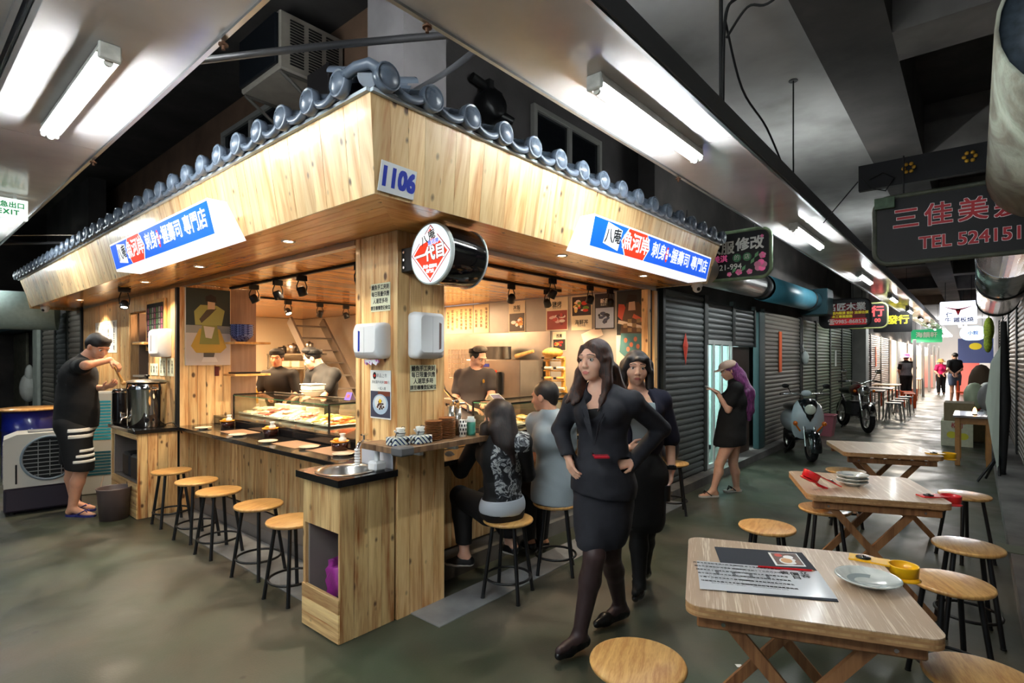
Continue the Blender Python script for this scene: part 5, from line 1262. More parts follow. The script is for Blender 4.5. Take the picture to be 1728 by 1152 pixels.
# -- shelf on the corner post with its things
t = thing('post_shelf', 'smoked oak shelf with grey rubber corners around the corner post', 'shelf', (2.2, 2.45, 1.02))
part('shelf_board', MB().bbox((1.845, 2.37, 1.02), (2.66, 2.595, 1.055), 0.002).bbox((1.845, 2.596, 1.02), (1.988, 2.74, 1.055), 0.002), W_SHELF, t, True)
for (x, lb) in ((1.845, 'grey rubber corner guard'), (2.66, 'grey rubber corner guard')):
 s = 1 if x < 2 else -1
 part('corner_guard', MB().bbox((min(x - 0.008*s, x + 0.09*s), 2.358, 1.012), (max(x - 0.008*s, x + 0.09*s), 2.45, 1.063), 0.008), mat('rubber_grey', (86, 86, 88), 0.7), t, True, lb)
for x in (2.02, 2.3): part('shelf_bracket', MB().bbox((x, 2.42, 0.99), (x + 0.03, 2.595, 1.019), 0.003), WHITEP, t, True)
TZ = 1.055
def stripe_mat():
 m, nt, b = _new('striped_ceramic'); N, L = nt.nodes, nt.links
 tc = N.new('ShaderNodeTexCoord'); w = N.new('ShaderNodeTexWave'); w.inputs['Scale'].default_value = 22; w.bands_direction = 'DIAGONAL'
 L.new(tc.outputs['Object'], w.inputs['Vector'])
 cr = N.new('ShaderNodeValToRGB'); cr.color_ramp.interpolation = 'CONSTANT'
 cr.color_ramp.elements[0].color = lin((34, 54, 96)); cr.color_ramp.elements[1].color = lin((214, 222, 214)); cr.color_ramp.elements[1].position = 0.32
 L.new(w.outputs[0], cr.inputs[0]); L.new(cr.outputs[0], b.inputs['Base Color']); b.inputs['Roughness'].default_value = 0.2
 return m
STRIPE = stripe_mat()
def sauce_box(label, x, y):
 t = thing('sauce_dish', label, 'dish', (x, y, TZ))
 part('striped_box', MB().bbox((-0.055, -0.045, 0), (0.055, 0.045, 0.048), 0.005), STRIPE, t)
 part('dark_dot', MB().cone((0.03, -0.0445, 0.026), (0.03, -0.0465, 0.026), 0.011, n=14).cone((-0.0545, -0.01, 0.026), (-0.0565, -0.01, 0.026), 0.009, n=14), INK, t)
 part('rope_handle', MB().tube([(-0.02, 0, 0.048), (-0.012, 0, 0.07), (0.012, 0, 0.07), (0.02, 0, 0.048)], 0.003, 6), INK, t)
def sauce_pot(label, x, y):
 t = thing('sauce_pot', label, 'pot', (x, y, TZ + 0.0485))
 part('pot_body', MB().lathe([(0, 0), (0.022, 0.002), (0.028, 0.016), (0.024, 0.03), (0.028, 0.044), (0.026, 0.046), (0.0, 0.034)], 18), PORC, t)
 part('spout', MB().tube([(-0.02, 0, 0.016), (-0.036, 0, 0.024), (-0.043, 0, 0.034)], 0.006, 8), PORC, t)
 part('dark_band', MB().lathe([(0.0285, 0.014), (0.029, 0.018)], 18).tube([(0.01, -0.024, 0.03), (0.02, -0.012, 0.05), (0.02, 0.012, 0.05), (0.01, 0.024, 0.03)], 0.0018, 6), INK, t)
sauce_box('blue and white striped sauce box on the post shelf, left one', 1.93, 2.50)
sauce_box('blue and white striped sauce box on the post shelf beside the wooden dishes', 2.06, 2.46)
sauce_pot('small white sauce pot standing on the left striped box', 1.955, 2.51)
sauce_pot('small white sauce pot standing on the right striped box', 2.07, 2.475)
dishm = wood('dish_wood', (176, 112, 60), (112, 62, 30), knots=0, vary=0.15, rough=0.4)
dish = thing('wooden_dish', 'round brown wooden dish in the left stack on the post shelf', 'dish', (2.185, 2.49, TZ), 0, 'stacked wooden dishes on the post shelf')
part('dish_body', MB().lathe([(0, 0.001), (0.038, 0.001), (0.05, 0.006), (0.055, 0.0085), (0.054, 0.0095), (0.036, 0.004), (0, 0.004)], 28), dishm, dish)
for st, (x, y, n) in enumerate(((2.185, 2.49, 12), (2.305, 2.50, 13))):
 for k in range(n):
  if st == 0 and k == 0: continue
  q = 'lowest' if k == 0 else ('topmost' if k == n - 1 else None)
  copy_tree(dish, (x + random.uniform(-1, 1)*0.0012, y + random.uniform(-1, 1)*0.0012, TZ + k*0.0098), None,
                  ('round brown wooden dish, %s of the %s stack on the post shelf' % (q, ('left', 'right')[st])) if q else '%s wooden dish from the bottom of the %s stack on the post shelf' % (ORD[k], ('left', 'right')[st]))
M_TIN = mat('tin_foil_tube', (200, 196, 186), 0.22, 0.9)
for k, (x, y, h) in enumerate(((2.385, 2.55, 0.19), (2.43, 2.53, 0.175), (2.455, 2.56, 0.185))):
 t = thing('chopstick_sleeve', ['tall shiny chopstick holder nearest the corner post', 'tall shiny chopstick holder behind the checked cup', 'tall shiny chopstick holder behind the green jar'][k], 'holder', (x, y, TZ))
 part('holder_tube', MB().lathe([(0, 0), (0.022, 0), (0.024, h), (0.021, h), (0.02, 0.01), (0, 0.01)], 18), M_TIN, t)
 part('chopsticks', MB().cone((0.004, 0, 0.02), (0.008, 0.004, h + 0.02), 0.004, n=6).cone((-0.006, 0.004, 0.02), (-0.01, -0.004, h + 0.016), 0.004, n=6).cone((-0.002, -0.006, 0.02), (0.0, -0.01, h + 0.024), 0.004, n=6), W_SEAT, t)
t = thing('checked_cup', 'white cup with rows of dark squares on the post shelf', 'cup', (2.405, 2.46, TZ))
part('cup_body', MB().lathe([(0, 0), (0.024, 0), (0.026, 0.105), (0.022, 0.105), (0.02, 0.01), (0, 0.01)], 24), PORC, t)
mb = MB()
for j in range(4):
 for i in range(9):
  a = 2*pi*(i + 0.5*(j % 2))/9; b = a + 0.36; z = 0.014 + j*0.025; r = 0.0262
  mb.add([(r*cos(a), r*sin(a), z), (r*cos(b), r*sin(b), z), (r*cos(b), r*sin(b), z + 0.015), (r*cos(a), r*sin(a), z + 0.015)], [(0, 1, 2, 3)])
part('dark_squares', mb, INK, t)
t = thing('green_jar', 'green ribbed jar with a clear lid on the post shelf', 'jar', (2.485, 2.47, TZ))
part('jar_body', MB().lathe([(0, 0), (0.03, 0), (0.031, 0.015), (0.029, 0.02), (0.031, 0.04), (0.029, 0.045), (0.031, 0.065), (0.03, 0.085), (0, 0.085)], 24), mat('jar_green', (70, 146, 128), 0.3), t)
part('jar_lid', MB().lathe([(0.031, 0.086), (0.031, 0.10), (0.022, 0.108), (0.022, 0.12), (0, 0.12)], 24), mat('lid_clear', (196, 206, 206), 0.15), t)
# -- left counter dressing
def plate(label, x, y, z=0.8625, r=0.075, group=None):
 t = thing('oval_plate', label, 'plate', (x, y, z), 0, group)
 part('plate_body', MB().lathe([(0, 0.0), (r*0.5, 0.0), (r*0.5, 0.006), (r*0.97, 0.013), (r, 0.016), (r*0.97, 0.018), (r*0.55, 0.011), (0, 0.009)], 32), mat('cream_glaze', (232, 222, 198), 0.16, coat=0.3), t)
 return t
for k, (x, y) in enumerate(((2.06, 5.70), (2.07, 4.95), (2.07, 4.38), (2.14, 3.86), (2.14, 3.40))):
 plate(['cream plate at the left end of the left counter', 'second cream plate from the left end of the left counter', 'third cream plate from the left, mid counter', 'cream plate in front of the display case corner', 'cream plate nearest the corner post on the left counter'][k], x, y)
for k, (x, y) in enumerate(((2.20, 5.2), (2.18, 4.12), (2.2, 3.62))):
 solo('placemat', MB().bbox((x - 0.12, y - 0.19, 0.8623), (x + 0.10, y + 0.19, 0.8645), 0.001), mat('mat_brown', (150, 116, 88), 0.6, noise=0.1, nscale=80), ['brown placemat left of the middle seats on the left counter', 'brown placemat in the middle of the left counter', 'brown placemat near the post on the left counter'][k], 'placemat')
lac = mat('lacquer_brown', (52, 22, 14), 0.14, coat=0.6); org = mat('orange_lid', (232, 160, 50), 0.3)
for k, (x, y) in enumerate(((2.25, 5.62), (2.25, 4.72), (2.24, 3.60))):
 wh = ('left', 'middle', 'right')[k]
 t = thing('lacquer_box', 'dark lacquer box under an orange tray, %s one on the left counter' % wh, 'box', (x, y, 0.8625))
 part('box_body', MB().lathe([(0, 0), (0.058, 0), (0.06, 0.06), (0.056, 0.062), (0, 0.062)], 28), lac, t)
 part('orange_tray', MB().lathe([(0, 0.063), (0.062, 0.064), (0.068, 0.072), (0.066, 0.073), (0.056, 0.067), (0, 0.067)], 28), org, t)
 t = thing('sauce_cup', 'white ribbed cup on the %s lacquer box' % wh, 'cup', (x + 0.005, y - 0.03, 0.9298))
 mb = MB()
 prof = [(0.0, 0), (0.024, 0.0), (0.03, 0.012), (0.026, 0.028), (0.016, 0.034), (0.018, 0.05), (0.024, 0.06), (0.022, 0.061), (0.0, 0.05)]
 part('cup_body', mb.lathe(prof, 20), PORC, t)
 t = thing('ginger_pile', 'small orange relish dish on the %s lacquer box' % wh, 'dish', (x - 0.005, y + 0.03, 0.9298))
 part('dish_lid', MB().ball((0, 0, 0.012), (0.028, 0.026, 0.012), 14), mat('orange_lid2', (240, 174, 60), 0.35), t)
# -- display cases and fish
def display_case(label, lo, hi, posts=True):
 x0, y0, z0 = lo; x1, y1, z1 = hi
 t = thing('display_case', label, 'display case', ((x0 + x1)/2, (y0 + y1)/2, z0))
 gm = glass('case_glass', (250, 254, 251))
 e = 0.006
 for nm, a, b in (('glass_front', (x0, y0, z0), (x0 + e, y1, z1)), ('glass_back', (x1 - e, y0, z0), (x1, y1, z1)), ('glass_end', (x0 + e, y0, z0), (x1 - e, y0 + e, z1)), ('glass_end', (x0 + e, y1 - e, z0), (x1 - e, y1, z1)), ('glass_top', (x0, y0, z1), (x1, y1, z1 + e))):
  part(nm, MB().box(a, b), gm, t, True)
 mb = MB(); fm = mat('case_frame', (46, 44, 42), 0.35, 0.5)
 for (x, y) in ((x0, y0), (x1, y0), (x0, y1), (x1, y1)): part('corner_post', MB().bbox((x - 0.008, y - 0.008, z0), (x + 0.008, y + 0.008, z1 + 0.012), 0.002), fm, t, True)
 mb = MB()
 mb.bbox((x1 - 0.01, y0, z1 + 0.006), (x1 + 0.01, y1, z1 + 0.022), 0.002).bbox((x0, y0 - 0.008, z1 + 0.006), (x1, y0 + 0.008, z1 + 0.02), 0.002).bbox((x0, y1 - 0.008, z1 + 0.006), (x1, y1 + 0.008, z1 + 0.02), 0.002)
 part('top_rail', mb, fm, t, True)
 part('green_edge', MB().box((x0 - 0.001, y0, z1), (x0 + 0.001, y1, z1 + 0.007)).box((x0, y0 - 0.001, z1), (x1, y0 + 0.001, z1 + 0.007)), mat('glass_edge', (70, 130, 100), 0.15), t, True)
 return t
LZ = 0.946
display_case('long glass fish display case on the left counter', (2.50, 4.18, LZ), (2.95, 6.08, 1.145))
display_case('glass fish display case on the right counter behind the seated boy', (3.55, 3.10, 0.926), (5.28, 3.50, 1.140))
FISH = {}
def fish_mat(kind):
 c = {'salmon': ((226, 96, 30), (240, 150, 90)), 'tuna': ((160, 40, 40), (206, 100, 92)), 'white': ((214, 186, 156), (236, 220, 200)), 'pink': ((206, 116, 100), (232, 172, 156)), 'yellow': ((222, 160, 50), (236, 200, 120))}[kind]
 m = ramp_mat('fish_' + kind, [(0.42, c[0]), (0.58, c[1])], 14, 0.28, stretch=(1, 6, 1), distortion=0.4)
 return m
def fillet(kind, seed):
 q = random.Random(seed); mb = MB()
 mb.ball((0, 0, 0), 1.0, 14)
 L, W, H = q.uniform(0.046, 0.052), q.uniform(0.022, 0.027), q.uniform(0.013, 0.016)
 vs = []
 for (x, y, z) in mb.v:
  k = 1 - 0.35 * x
  z2 = (z if z > 0 else z * 0.35) * H * (1 + 0.25 * sin(x*3 + seed))
  vs.append((x * L, y * W * k + 0.006 * sin(x*2.4 + seed), z2 + H * 0.34))
 mb.v = vs
 return mb.mesh('fillet', fish_mat(kind))
MESHF = {(k, s): fillet(k, s) for k in ('salmon', 'tuna', 'white', 'pink', 'yellow') for s in range(3)}
traym = mat('tray_white', (226, 222, 210), 0.25)
def tray(label, x, y, z, w, l):
 solo('fish_tray', MB().bbox((x - w/2, y - l/2, z), (x + w/2, y + l/2, z + 0.006), 0.002).bbox((x - w/2, y - l/2, z + 0.005), (x - w/2 + 0.006, y + l/2, z + 0.018), 0.001).bbox((x + w/2 - 0.006, y - l/2, z + 0.005), (x + w/2, y + l/2, z + 0.018), 0.001), traym, label, 'tray')
nm = {'salmon': 'orange salmon', 'tuna': 'red tuna', 'white': 'pale white fish', 'pink': 'pink fish', 'yellow': 'yellow egg or roe'}
qf = random.Random(11)
def fill_case(side, zones, along, c, z, across):
 for zi, (kind, a, b) in enumerate(zones):
  mid = (a + b) / 2
  if along == 'y': tray('white tray of %s in the %s case, tray %s' % (nm[kind], side, ['first', 'second', 'third', 'fourth', 'fifth', 'sixth'][zi] + ' from the ' + ('post' if side == 'left' else 'chef')), c, mid, z, across, (b - a) * 0.94)
  else: tray('white tray of %s in the %s case, tray %s' % (nm[kind], side, ['first', 'second', 'third', 'fourth', 'fifth', 'sixth'][zi] + ' from the ' + ('post' if side == 'left' else 'chef')), mid, c, z, (b - a) * 0.94, across)
  n = int((b - a) / 0.056)
  for i in range(n):
   for j, ly in ((-1, 0), (0, 0), (1, 0), (0, 1), (1, 1)):
    if ly and qf.random() < 0.3: continue
    u = a + 0.03 + (b - a - 0.06) * (i + 0.5) / n; w = c + j * across * 0.31 + qf.uniform(-1, 1) * 0.003
    o = link('fish_piece', MESHF[(kind if qf.random() > 0.12 else 'white', qf.randrange(3))])
    o.location = (w, u, z + 0.009 + ly * 0.03) if along == 'y' else (u, w, z + 0.009 + ly * 0.03)
    o.rotation_euler = (qf.uniform(-0.1, 0.1), qf.uniform(-0.16, 0.05), qf.uniform(-0.16, 0.16) + (0 if along == 'y' else pi/2))
    tag(o, '%s piece lying in the %s display case' % (nm[kind], side), 'food', '%s pieces in the %s case' % (nm[kind], side))
fill_case('left', (('salmon', 4.22, 4.50), ('yellow', 4.52, 4.80), ('pink', 4.82, 5.10), ('white', 5.12, 5.42), ('tuna', 5.44, 5.70), ('white', 5.72, 6.04)), 'y', 2.70, LZ + 0.012, 0.34)
fill_case('right', (('white', 3.6, 3.9), ('yellow', 3.92, 4.2), ('salmon', 4.22, 4.5), ('tuna', 4.52, 4.8), ('pink', 4.82, 5.2)), 'x', 3.28, 0.94, 0.26)
for k in range(3):
 solo('tofu_block', MB().bbox((2.878, 5.00 + k*0.34, LZ + 0.002), (2.94, 5.26 + k*0.34, LZ + 0.10), 0.006), mat('tofu', (236, 224, 190), 0.5), ['cream wrapped block at the back of the left case', 'middle cream wrapped block at the back of the left case', 'cream wrapped block nearest the partition in the left case'][k], 'food')
t = thing('steel_bowl', 'stack of pale grey bowls on the left display case', 'bowl', (2.84, 5.05, 1.169))
part('bowl_body', MB().lathe([(0, 0), (0.06, 0), (0.12, 0.05), (0.125, 0.055), (0.115, 0.055), (0.05, 0.008), (0, 0.008)], 28), mat('bowl_grey', (186, 184, 178), 0.25), t)
t = thing('plastic_tub', 'clear food tub standing on the bowls over the left case', 'tub', (2.84, 5.05, 1.225))
part('tub_body', MB().bbox((-0.08, -0.1, 0), (0.08, 0.1, 0.06), 0.012), mat('tub_clear', (224, 218, 204), 0.2), t)
part('tub_lid', MB().bbox((-0.085, -0.105, 0.06), (0.085, 0.105, 0.068), 0.003), WHITEP, t)
t = thing('price_stand', 'small purple price card stand on the left display case', 'sign', (2.80, 4.35, 1.167))
part('card', MB().add([(-0.02, -0.05, 0), (-0.02, 0.05, 0), (0.01, 0.045, 0.07), (0.01, -0.045, 0.07), (0.04, -0.05, 0), (0.04, 0.05, 0)], [(0, 3, 2, 1), (4, 5, 2, 3)]), mat('card_purple', (70, 60, 140), 0.4), t)
part('card_emblem', MB().add([(-0.012, -0.02, 0.025), (-0.012, 0.02, 0.025), (-0.002, 0.02, 0.05), (-0.002, -0.02, 0.05)], [(0, 3, 2, 1)]), mat('card_red', (220, 60, 60), 0.4), t)
t = thing('price_stand', 'white folded card on the right display case', 'sign', (3.62, 3.30, 1.167))
part('card', MB().add([(-0.05, -0.06, 0), (0.09, -0.06, 0), (0.06, 0.0, 0.06), (-0.07, 0.0, 0.06), (-0.05, 0.06, 0), (0.09, 0.06, 0)], [(0, 1, 2, 3), (3, 2, 5, 4)]), mat('card_white', (230, 226, 218), 0.4), t)
part('card_front', MB().add([(-0.045, -0.0605, 0.002), (0.08, -0.0605, 0.002), (0.056, -0.006, 0.054), (-0.062, -0.006, 0.054)], [(0, 1, 2, 3)]), mat('card_slate', (90, 90, 120), 0.4), t)
t = thing('serving_box', 'pale wooden serving box on the right counter by the tap', 'box', (3.02, 3.05, 0.8635))
for nm_, a, b in (('front_board', (-0.42, -0.02, 0.001), (0.44, 0.0, 0.10)), ('back_board', (-0.42, 0.38, 0.001), (0.06, 0.40, 0.10)), ('end_board', (-0.42, 0.0, 0.001), (-0.40, 0.38, 0.10)), ('lid_board', (-0.42, -0.02, 0.101), (0.06, 0.40, 0.116))):
 part(nm_, MB().bbox(a, b, 0.003), W_SEAT, t)
t = thing('beer_tap', 'chrome double tap with white handle over the serving box', 'tap', (3.12, 3.28, 0.98))
part('column', MB().cone((0, 0, 0), (0, 0, 0.19), 0.02, n=16).ball((0, 0, 0.21), 0.032, 14).cone((-0.10, 0, 0.19), (0.10, 0, 0.19), 0.013, n=12), CHROME, t)
part('spout', MB().tube([(0.1, 0, 0.19), (0.12, -0.02, 0.17), (0.12, -0.03, 0.12)], 0.012, 10).tube([(-0.02, 0, 0.19), (-0.03, -0.04, 0.16), (-0.03, -0.05, 0.11)], 0.012, 10), CHROME, t)
part('tap_handle', MB().tube([(0.0, 0, 0.23), (-0.05, 0, 0.25), (-0.12, 0, 0.31), (-0.14, 0, 0.36)], 0.012, 10), CHROME, t)
part('white_handle', MB().cone((-0.03, -0.05, 0.10), (-0.025, -0.05, -0.02), 0.012, 0.018, 12), PORC, t)
solo('serving_tongs', MB().tube([(2.78, 3.0, 0.985), (2.76, 3.02, 1.08), (2.72, 3.05, 1.14)], 0.014, 8), CHROME, 'upright steel handle at the left of the serving box', 'tool')
# -- kitchen
t = thing('steel_hood', 'brushed steel splash wall behind the chef', 'panel', (5.43, 5.0, 1.0))
part('steel_sheet', MB().box((5.44, 4.02, 0.9), (5.452, 6.0, 1.885)), STEEL, t, True)
t = thing('oven', 'steel deck oven with glowing red door and dark control side', 'oven', (5.1, 4.75, 0.101))
part('oven_cabinet', MB().bbox((4.95, 4.10, 0.101), (5.40, 5.60, 0.95), 0.006), STEEL, t, True)
part('oven_body', MB().bbox((4.95, 4.10, 1.0), (5.40, 5.00, 1.53), 0.006).box((4.95, 4.10, 0.95), (5.4, 5.6, 1.0)), STEEL, t, True)
part('oven_window', MB().box((4.944, 4.47, 1.28), (4.949, 4.93, 1.40)), mat('oven_glow', (200, 50, 20), 0.4, emit=0.7), t, True)
part('oven_window', MB().box((4.944, 4.47, 1.12), (4.949, 4.93, 1.26)), mat('oven_dark', (60, 20, 16), 0.3, emit=0.15), t, True)
part('oven_handle', MB().cone((4.92, 4.42, 1.27), (4.92, 4.90, 1.27), 0.012, n=8).box((4.90, 4.40, 1.10), (4.945, 4.43, 1.38)), BLACKM, t, True)
part('oven_badge', MB().box((4.942, 4.60, 1.44), (4.949, 4.70, 1.48)), mat('badge_blue', (50, 60, 160), 0.4), t, True)
t = thing('stock_pot', 'large steel pot on top of the oven', 'pot', (5.16, 4.68, 1.532))
part('pot_body', MB().lathe([(0, 0), (0.19, 0), (0.20, 0.01), (0.20, 0.16), (0.205, 0.165), (0.19, 0.165), (0.185, 0.015), (0, 0.015)], 32), STEEL, t)
t = thing('wire_basket', 'wire basket hanging on the steel wall behind the chef', 'basket', (5.38, 5.6, 1.25))
mb = MB()
for i in range(7):
 a = -0.2 + i * 0.066
 mb.cone((0, a, 0), (0, a + 0.0, 0.42), 0.004, n=6); mb.cone((0, -0.2, 0.02 + i * 0.066), (0, 0.2, 0.02 + i * 0.066), 0.004, n=6)
part('wire_mesh', mb, CHROME, t)
t = thing('knife_rack', 'bamboo rack holding rows of wrapped knives by the back wall', 'rack', (5.05, 3.655, 0.926))
bam = wood('bamboo_rack', (226, 176, 84), (180, 124, 44), knots=0, vary=0.1)
for s in (-1, 1):
 part('rack_post', MB().bbox((-0.02, s*0.11 - 0.02, 0), (0.02, s*0.11 + 0.02, 0.64), 0.006), bam, t)
part('rack_foot', MB().tube([(0.0, -0.13, 0.3), (0.0, -0.19, 0.0)], 0.02, 8).tube([(0.0, 0.13, 0.3), (0.0, 0.19, 0.0)], 0.02, 8), bam, t)
for k in range(5):
 z = 0.14 + k * 0.115
 part('rack_bar', MB().bbox((-0.03, -0.15, z - 0.012), (-0.018, 0.15, z), 0.003), bam, t)
for k in range(5):
 z = 0.926 + 0.165 + k * 0.115
 for s in (-1, 1):
  o = thing('kitchen_knife', '%s knife on the %s row from the bottom of the bamboo rack' % (['right', 'left'][s > 0], ORD[k]), 'knife', (5.005, 3.655 + s * 0.085, z), 0, 'knives on the bamboo rack')
  part('handle', MB().cone((0, -0.07, 0), (0, 0.03, 0), 0.017, n=10), W_SEAT if (k + s) % 2 else mat('cloth_wrap', (214, 196, 170), 0.8), o)
  part('blade', MB().bbox((-0.004, 0.03, -0.012), (0.004, 0.08, 0.012), 0.001), BLACKM, o)
solo('bread_basket', MB().ball((5.04, 3.69, 1.61), (0.09, 0.14, 0.06), 14), mat('straw', (216, 160, 80), 0.7, noise=0.3, nscale=30), 'golden woven mitten bundle on top of the knife rack', 'basket')
solo('rolling_pin', MB().cone((4.9, 4.12, 1.57), (4.9, 3.86, 1.63), 0.028, 0.018, 12), W_SEAT, 'wooden pestle sticking out beside the pot', 'tool')
for k, z in enumerate((1.70, 1.36)):
 solo('wall_shelf', MB().bbox((2.42, 5.86, z), (2.80, 6.165, z + 0.022), 0.003), W_SEAT, ['wooden shelf holding blue bowls beside the left print', 'lower wooden shelf with a dark tray beside the left print'][k], 'shelf')
for k in range(5):
 t = thing('blue_bowl', ['lowest and largest blue speckled bowl of the stack', 'blue speckled bowl, second from the bottom', 'blue speckled bowl in the middle of the stack', 'blue speckled bowl, second from the top', 'topmost blue speckled bowl of the stack'][k], 'bowl', (2.56, 6.02, 1.7225 + k * 0.024))
 part('bowl_body', MB().lathe([(0, 0), (0.045, 0), (0.095, 0.045), (0.118, 0.088), (0.116, 0.092), (0.108, 0.088), (0.09, 0.05), (0, 0.01)], 28), ramp_mat('speckled_blue', [(0.4, (26, 34, 84)), (0.6, (90, 104, 160))], 60, 0.2), t)
solo('dark_tray', MB().bbox((2.46, 5.92, 1.383), (2.72, 6.12, 1.40), 0.004), BLACK, 'dark folded tray on the lower shelf beside the print', 'tray')
solo('back_counter', MB().bbox((3.6, 7.4, 0.101), (4.2, 9.6, 0.95), 0.01), STEEL, 'steel work counter deep in the left kitchen', 'counter')
solo('prep_counter', MB().bbox((2.72, 6.6, 0.101), (3.02, 8.6, 1.0), 0.01), mat('prep_white', (210, 200, 180), 0.4), 'pale preparation counter between the two left chefs', 'counter')
solo('wall_rack', MB().bbox((4.7, 8.6, 1.60), (5.1, 10.0, 1.63), 0.004).bbox((4.7, 8.6, 1.36), (5.1, 10.0, 1.385), 0.004).box((4.7, 8.62, 1.0), (4.72, 8.64, 1.60)).box((4.7, 9.96, 1.0), (4.72, 9.98, 1.60)), STEEL, 'steel rack with pots at the back of the left kitchen', 'rack')
for k, (x, y, r, h) in enumerate(((4.88, 9.7, 0.11, 0.10), (4.88, 9.35, 0.12, 0.14), (4.88, 9.02, 0.10, 0.09), (4.86, 8.76, 0.07, 0.16))):
 t = thing('cooking_pot', ['lidded pot at the left of the back rack', 'tall pot in the middle of the back rack', 'low pan on the back rack', 'small kettle at the right of the back rack'][k], 'pot', (x, y, 1.631))
 part('pot_body', MB().lathe([(0, 0), (r, 0), (r, h), (r*0.9, h + 0.02), (0.02, h + 0.03), (0.02, h + 0.05), (0, h + 0.05)], 20), STEEL if k % 2 else mat('pot_black', (40, 38, 38), 0.35), t)
for k, (x, y) in enumerate(((4.85, 9.75), (4.85, 9.4), (4.85, 9.05))):
 solo('storage_tub', MB().bbox((x - 0.1, y - 0.13, 1.386), (x + 0.1, y + 0.13, 1.50), 0.015), mat('tub_cream', (226, 214, 186), 0.4), ORD[k] + ' cream storage tub from the left on the back rack', 'tub', 'tubs on the back rack')
for k, (x, y, c) in enumerate(((2.92, 6.72, (236, 186, 60)), (2.98, 6.64, (230, 170, 50)))):
 t = thing('sauce_bottle', ['yellow sauce bottle on the left kitchen counter, left one', 'yellow sauce bottle on the left kitchen counter, right one'][k], 'bottle', (x, y, 1.001))
 part('bottle_body', MB().lathe([(0, 0), (0.035, 0), (0.037, 0.12), (0.02, 0.16), (0.016, 0.19), (0, 0.19)], 18), mat('sauce_%d' % k, c, 0.25), t)
 part('bottle_cap', MB().lathe([(0.018, 0.191), (0.018, 0.21), (0, 0.215)], 14), WHITEP, t)
t = thing('steep_stair', 'grey steel ladder stair climbing to the upper storey', 'stair', (4.7, 7.3, 0.101))
STG = mat('stair_grey', (112, 106, 100), 0.5)
ya, za, yb, zb = 8.85, 2.20, 6.95, 0.12
for x in (4.55, 5.15):
 mb = MB(); u = V((0, ya - yb, za - zb)).normalized(); nrm = V((0, -u.z, u.y)) * 0.075
 a, b = V((x, ya, za)), V((x, yb, zb)); w = V((0.02, 0, 0))
 vs = [a - nrm - w, a + nrm - w, b + nrm - w, b - nrm - w, a - nrm + w, a + nrm + w, b + nrm + w, b - nrm + w]
 part('stringer', mb.add(vs, [(0,1,2,3), (7,6,5,4), (0,4,5,1), (1,5,6,2), (2,6,7,3), (3,7,4,0)]), STG, t, True)
for k in range(10):
 f = (k + 0.5) / 10; y = yb + (ya - yb) * f; z = zb + (za - zb) * f
 part('tread', MB().bbox((4.57, y - 0.09, z - 0.012), (5.13, y + 0.09, z + 0.012), 0.003), STG, t, True)
# -- boiler cabinet on the left
bc = thing('boiler_cabinet', 'pine cabinet with an open niche under the steel water boiler', 'cabinet', (1.8, 6.5, 0))
plank_wall(bc, (1.62, 6.10), (1.965, 6.10), 0.004, 0.82, (0, -1, 0), 0.088, W_STREAK)
for z0, z1, n_ in ((0.004, 0.34, 4), (0.76, 0.82, 1)):
 for k in range(n_):
  h = (z1 - z0) / n_
  board('face_board', (1.615, 6.96, z0 + h*(k + 0.5)), (1.615, 6.11, z0 + h*(k + 0.5)), (-1, 0, 0), h - 0.003, 0.016, W_STREAK, bc)
board('jamb', (1.615, 6.94, 0.34), (1.615, 6.94, 0.76), (-1, 0, 0), 0.03, 0.016, W_STREAK, bc)
part('niche_lining', MB().box((1.64, 6.93, 0.02), (1.96, 6.95, 0.8)).box((1.64, 6.118, 0.02), (1.96, 6.126, 0.8)).box((1.94, 6.13, 0.02), (1.96, 6.93, 0.8)).box((1.64, 6.13, 0.33), (1.94, 6.93, 0.34)).box((1.64, 6.13, 0.79), (1.94, 6.93, 0.80)), grey_in, bc, True)
part('granite_top', MB().bbox((1.59, 6.07, 0.822), (1.97, 6.99, 0.858), 0.003), GRANITE, bc, True)
for k, y in enumerate((6.36, 6.64)):
 solo('niche_bin', MB().bbox((1.66, y - 0.12, 0.342), (1.88, y + 0.12, 0.58), 0.02), mat('bin_black', (36, 36, 40), 0.5), ['black plastic bin in the boiler cabinet niche, right one', 'black plastic bin in the boiler cabinet niche, left one'][k], 'bin')
t = thing('water_boiler', 'large shiny steel water boiler with a dark lid and tap', 'boiler', (1.79, 6.42, 0.859))
part('boiler_tank', MB().lathe([(0.165, 0.0), (0.172, 0.01), (0.172, 0.36), (0.176, 0.37), (0.176, 0.40), (0.172, 0.41), (0.172, 0.43), (0.165, 0.44)], 44), mat('mirror_steel', (214, 212, 208), 0.07, 1.0), t)
part('boiler_base', MB().lathe([(0.0, 0.001), (0.16, 0.001), (0.165, 0.012), (0.15, 0.012)], 36), BLACKM, t)
part('boiler_lid', MB().lathe([(0.19, 0.441), (0.195, 0.446), (0.19, 0.452), (0.12, 0.475), (0.03, 0.482), (0.0, 0.482)], 40), mat('lid_steel', (120, 112, 100), 0.25, 0.8), t)
part('lid_knob', MB().lathe([(0.012, 0.482), (0.012, 0.50), (0.025, 0.505), (0.022, 0.52), (0, 0.522)], 18), BLACK, t)
d = V((-0.3, -1, 0)).normalized(); a = V((d.x*0.17, d.y*0.17, 0.075))
part('boiler_dial', MB().cone(a, a + d*0.025, 0.022, n=18).cone(a + V((0.06, 0.008, 0)), a + V((0.06, 0.008, 0)) + d*0.02, 0.012, n=14), BLACK, t)
d2 = V((-1, -0.1, 0)).normalized(); a = V((d2.x*0.17, d2.y*0.17, 0.10))
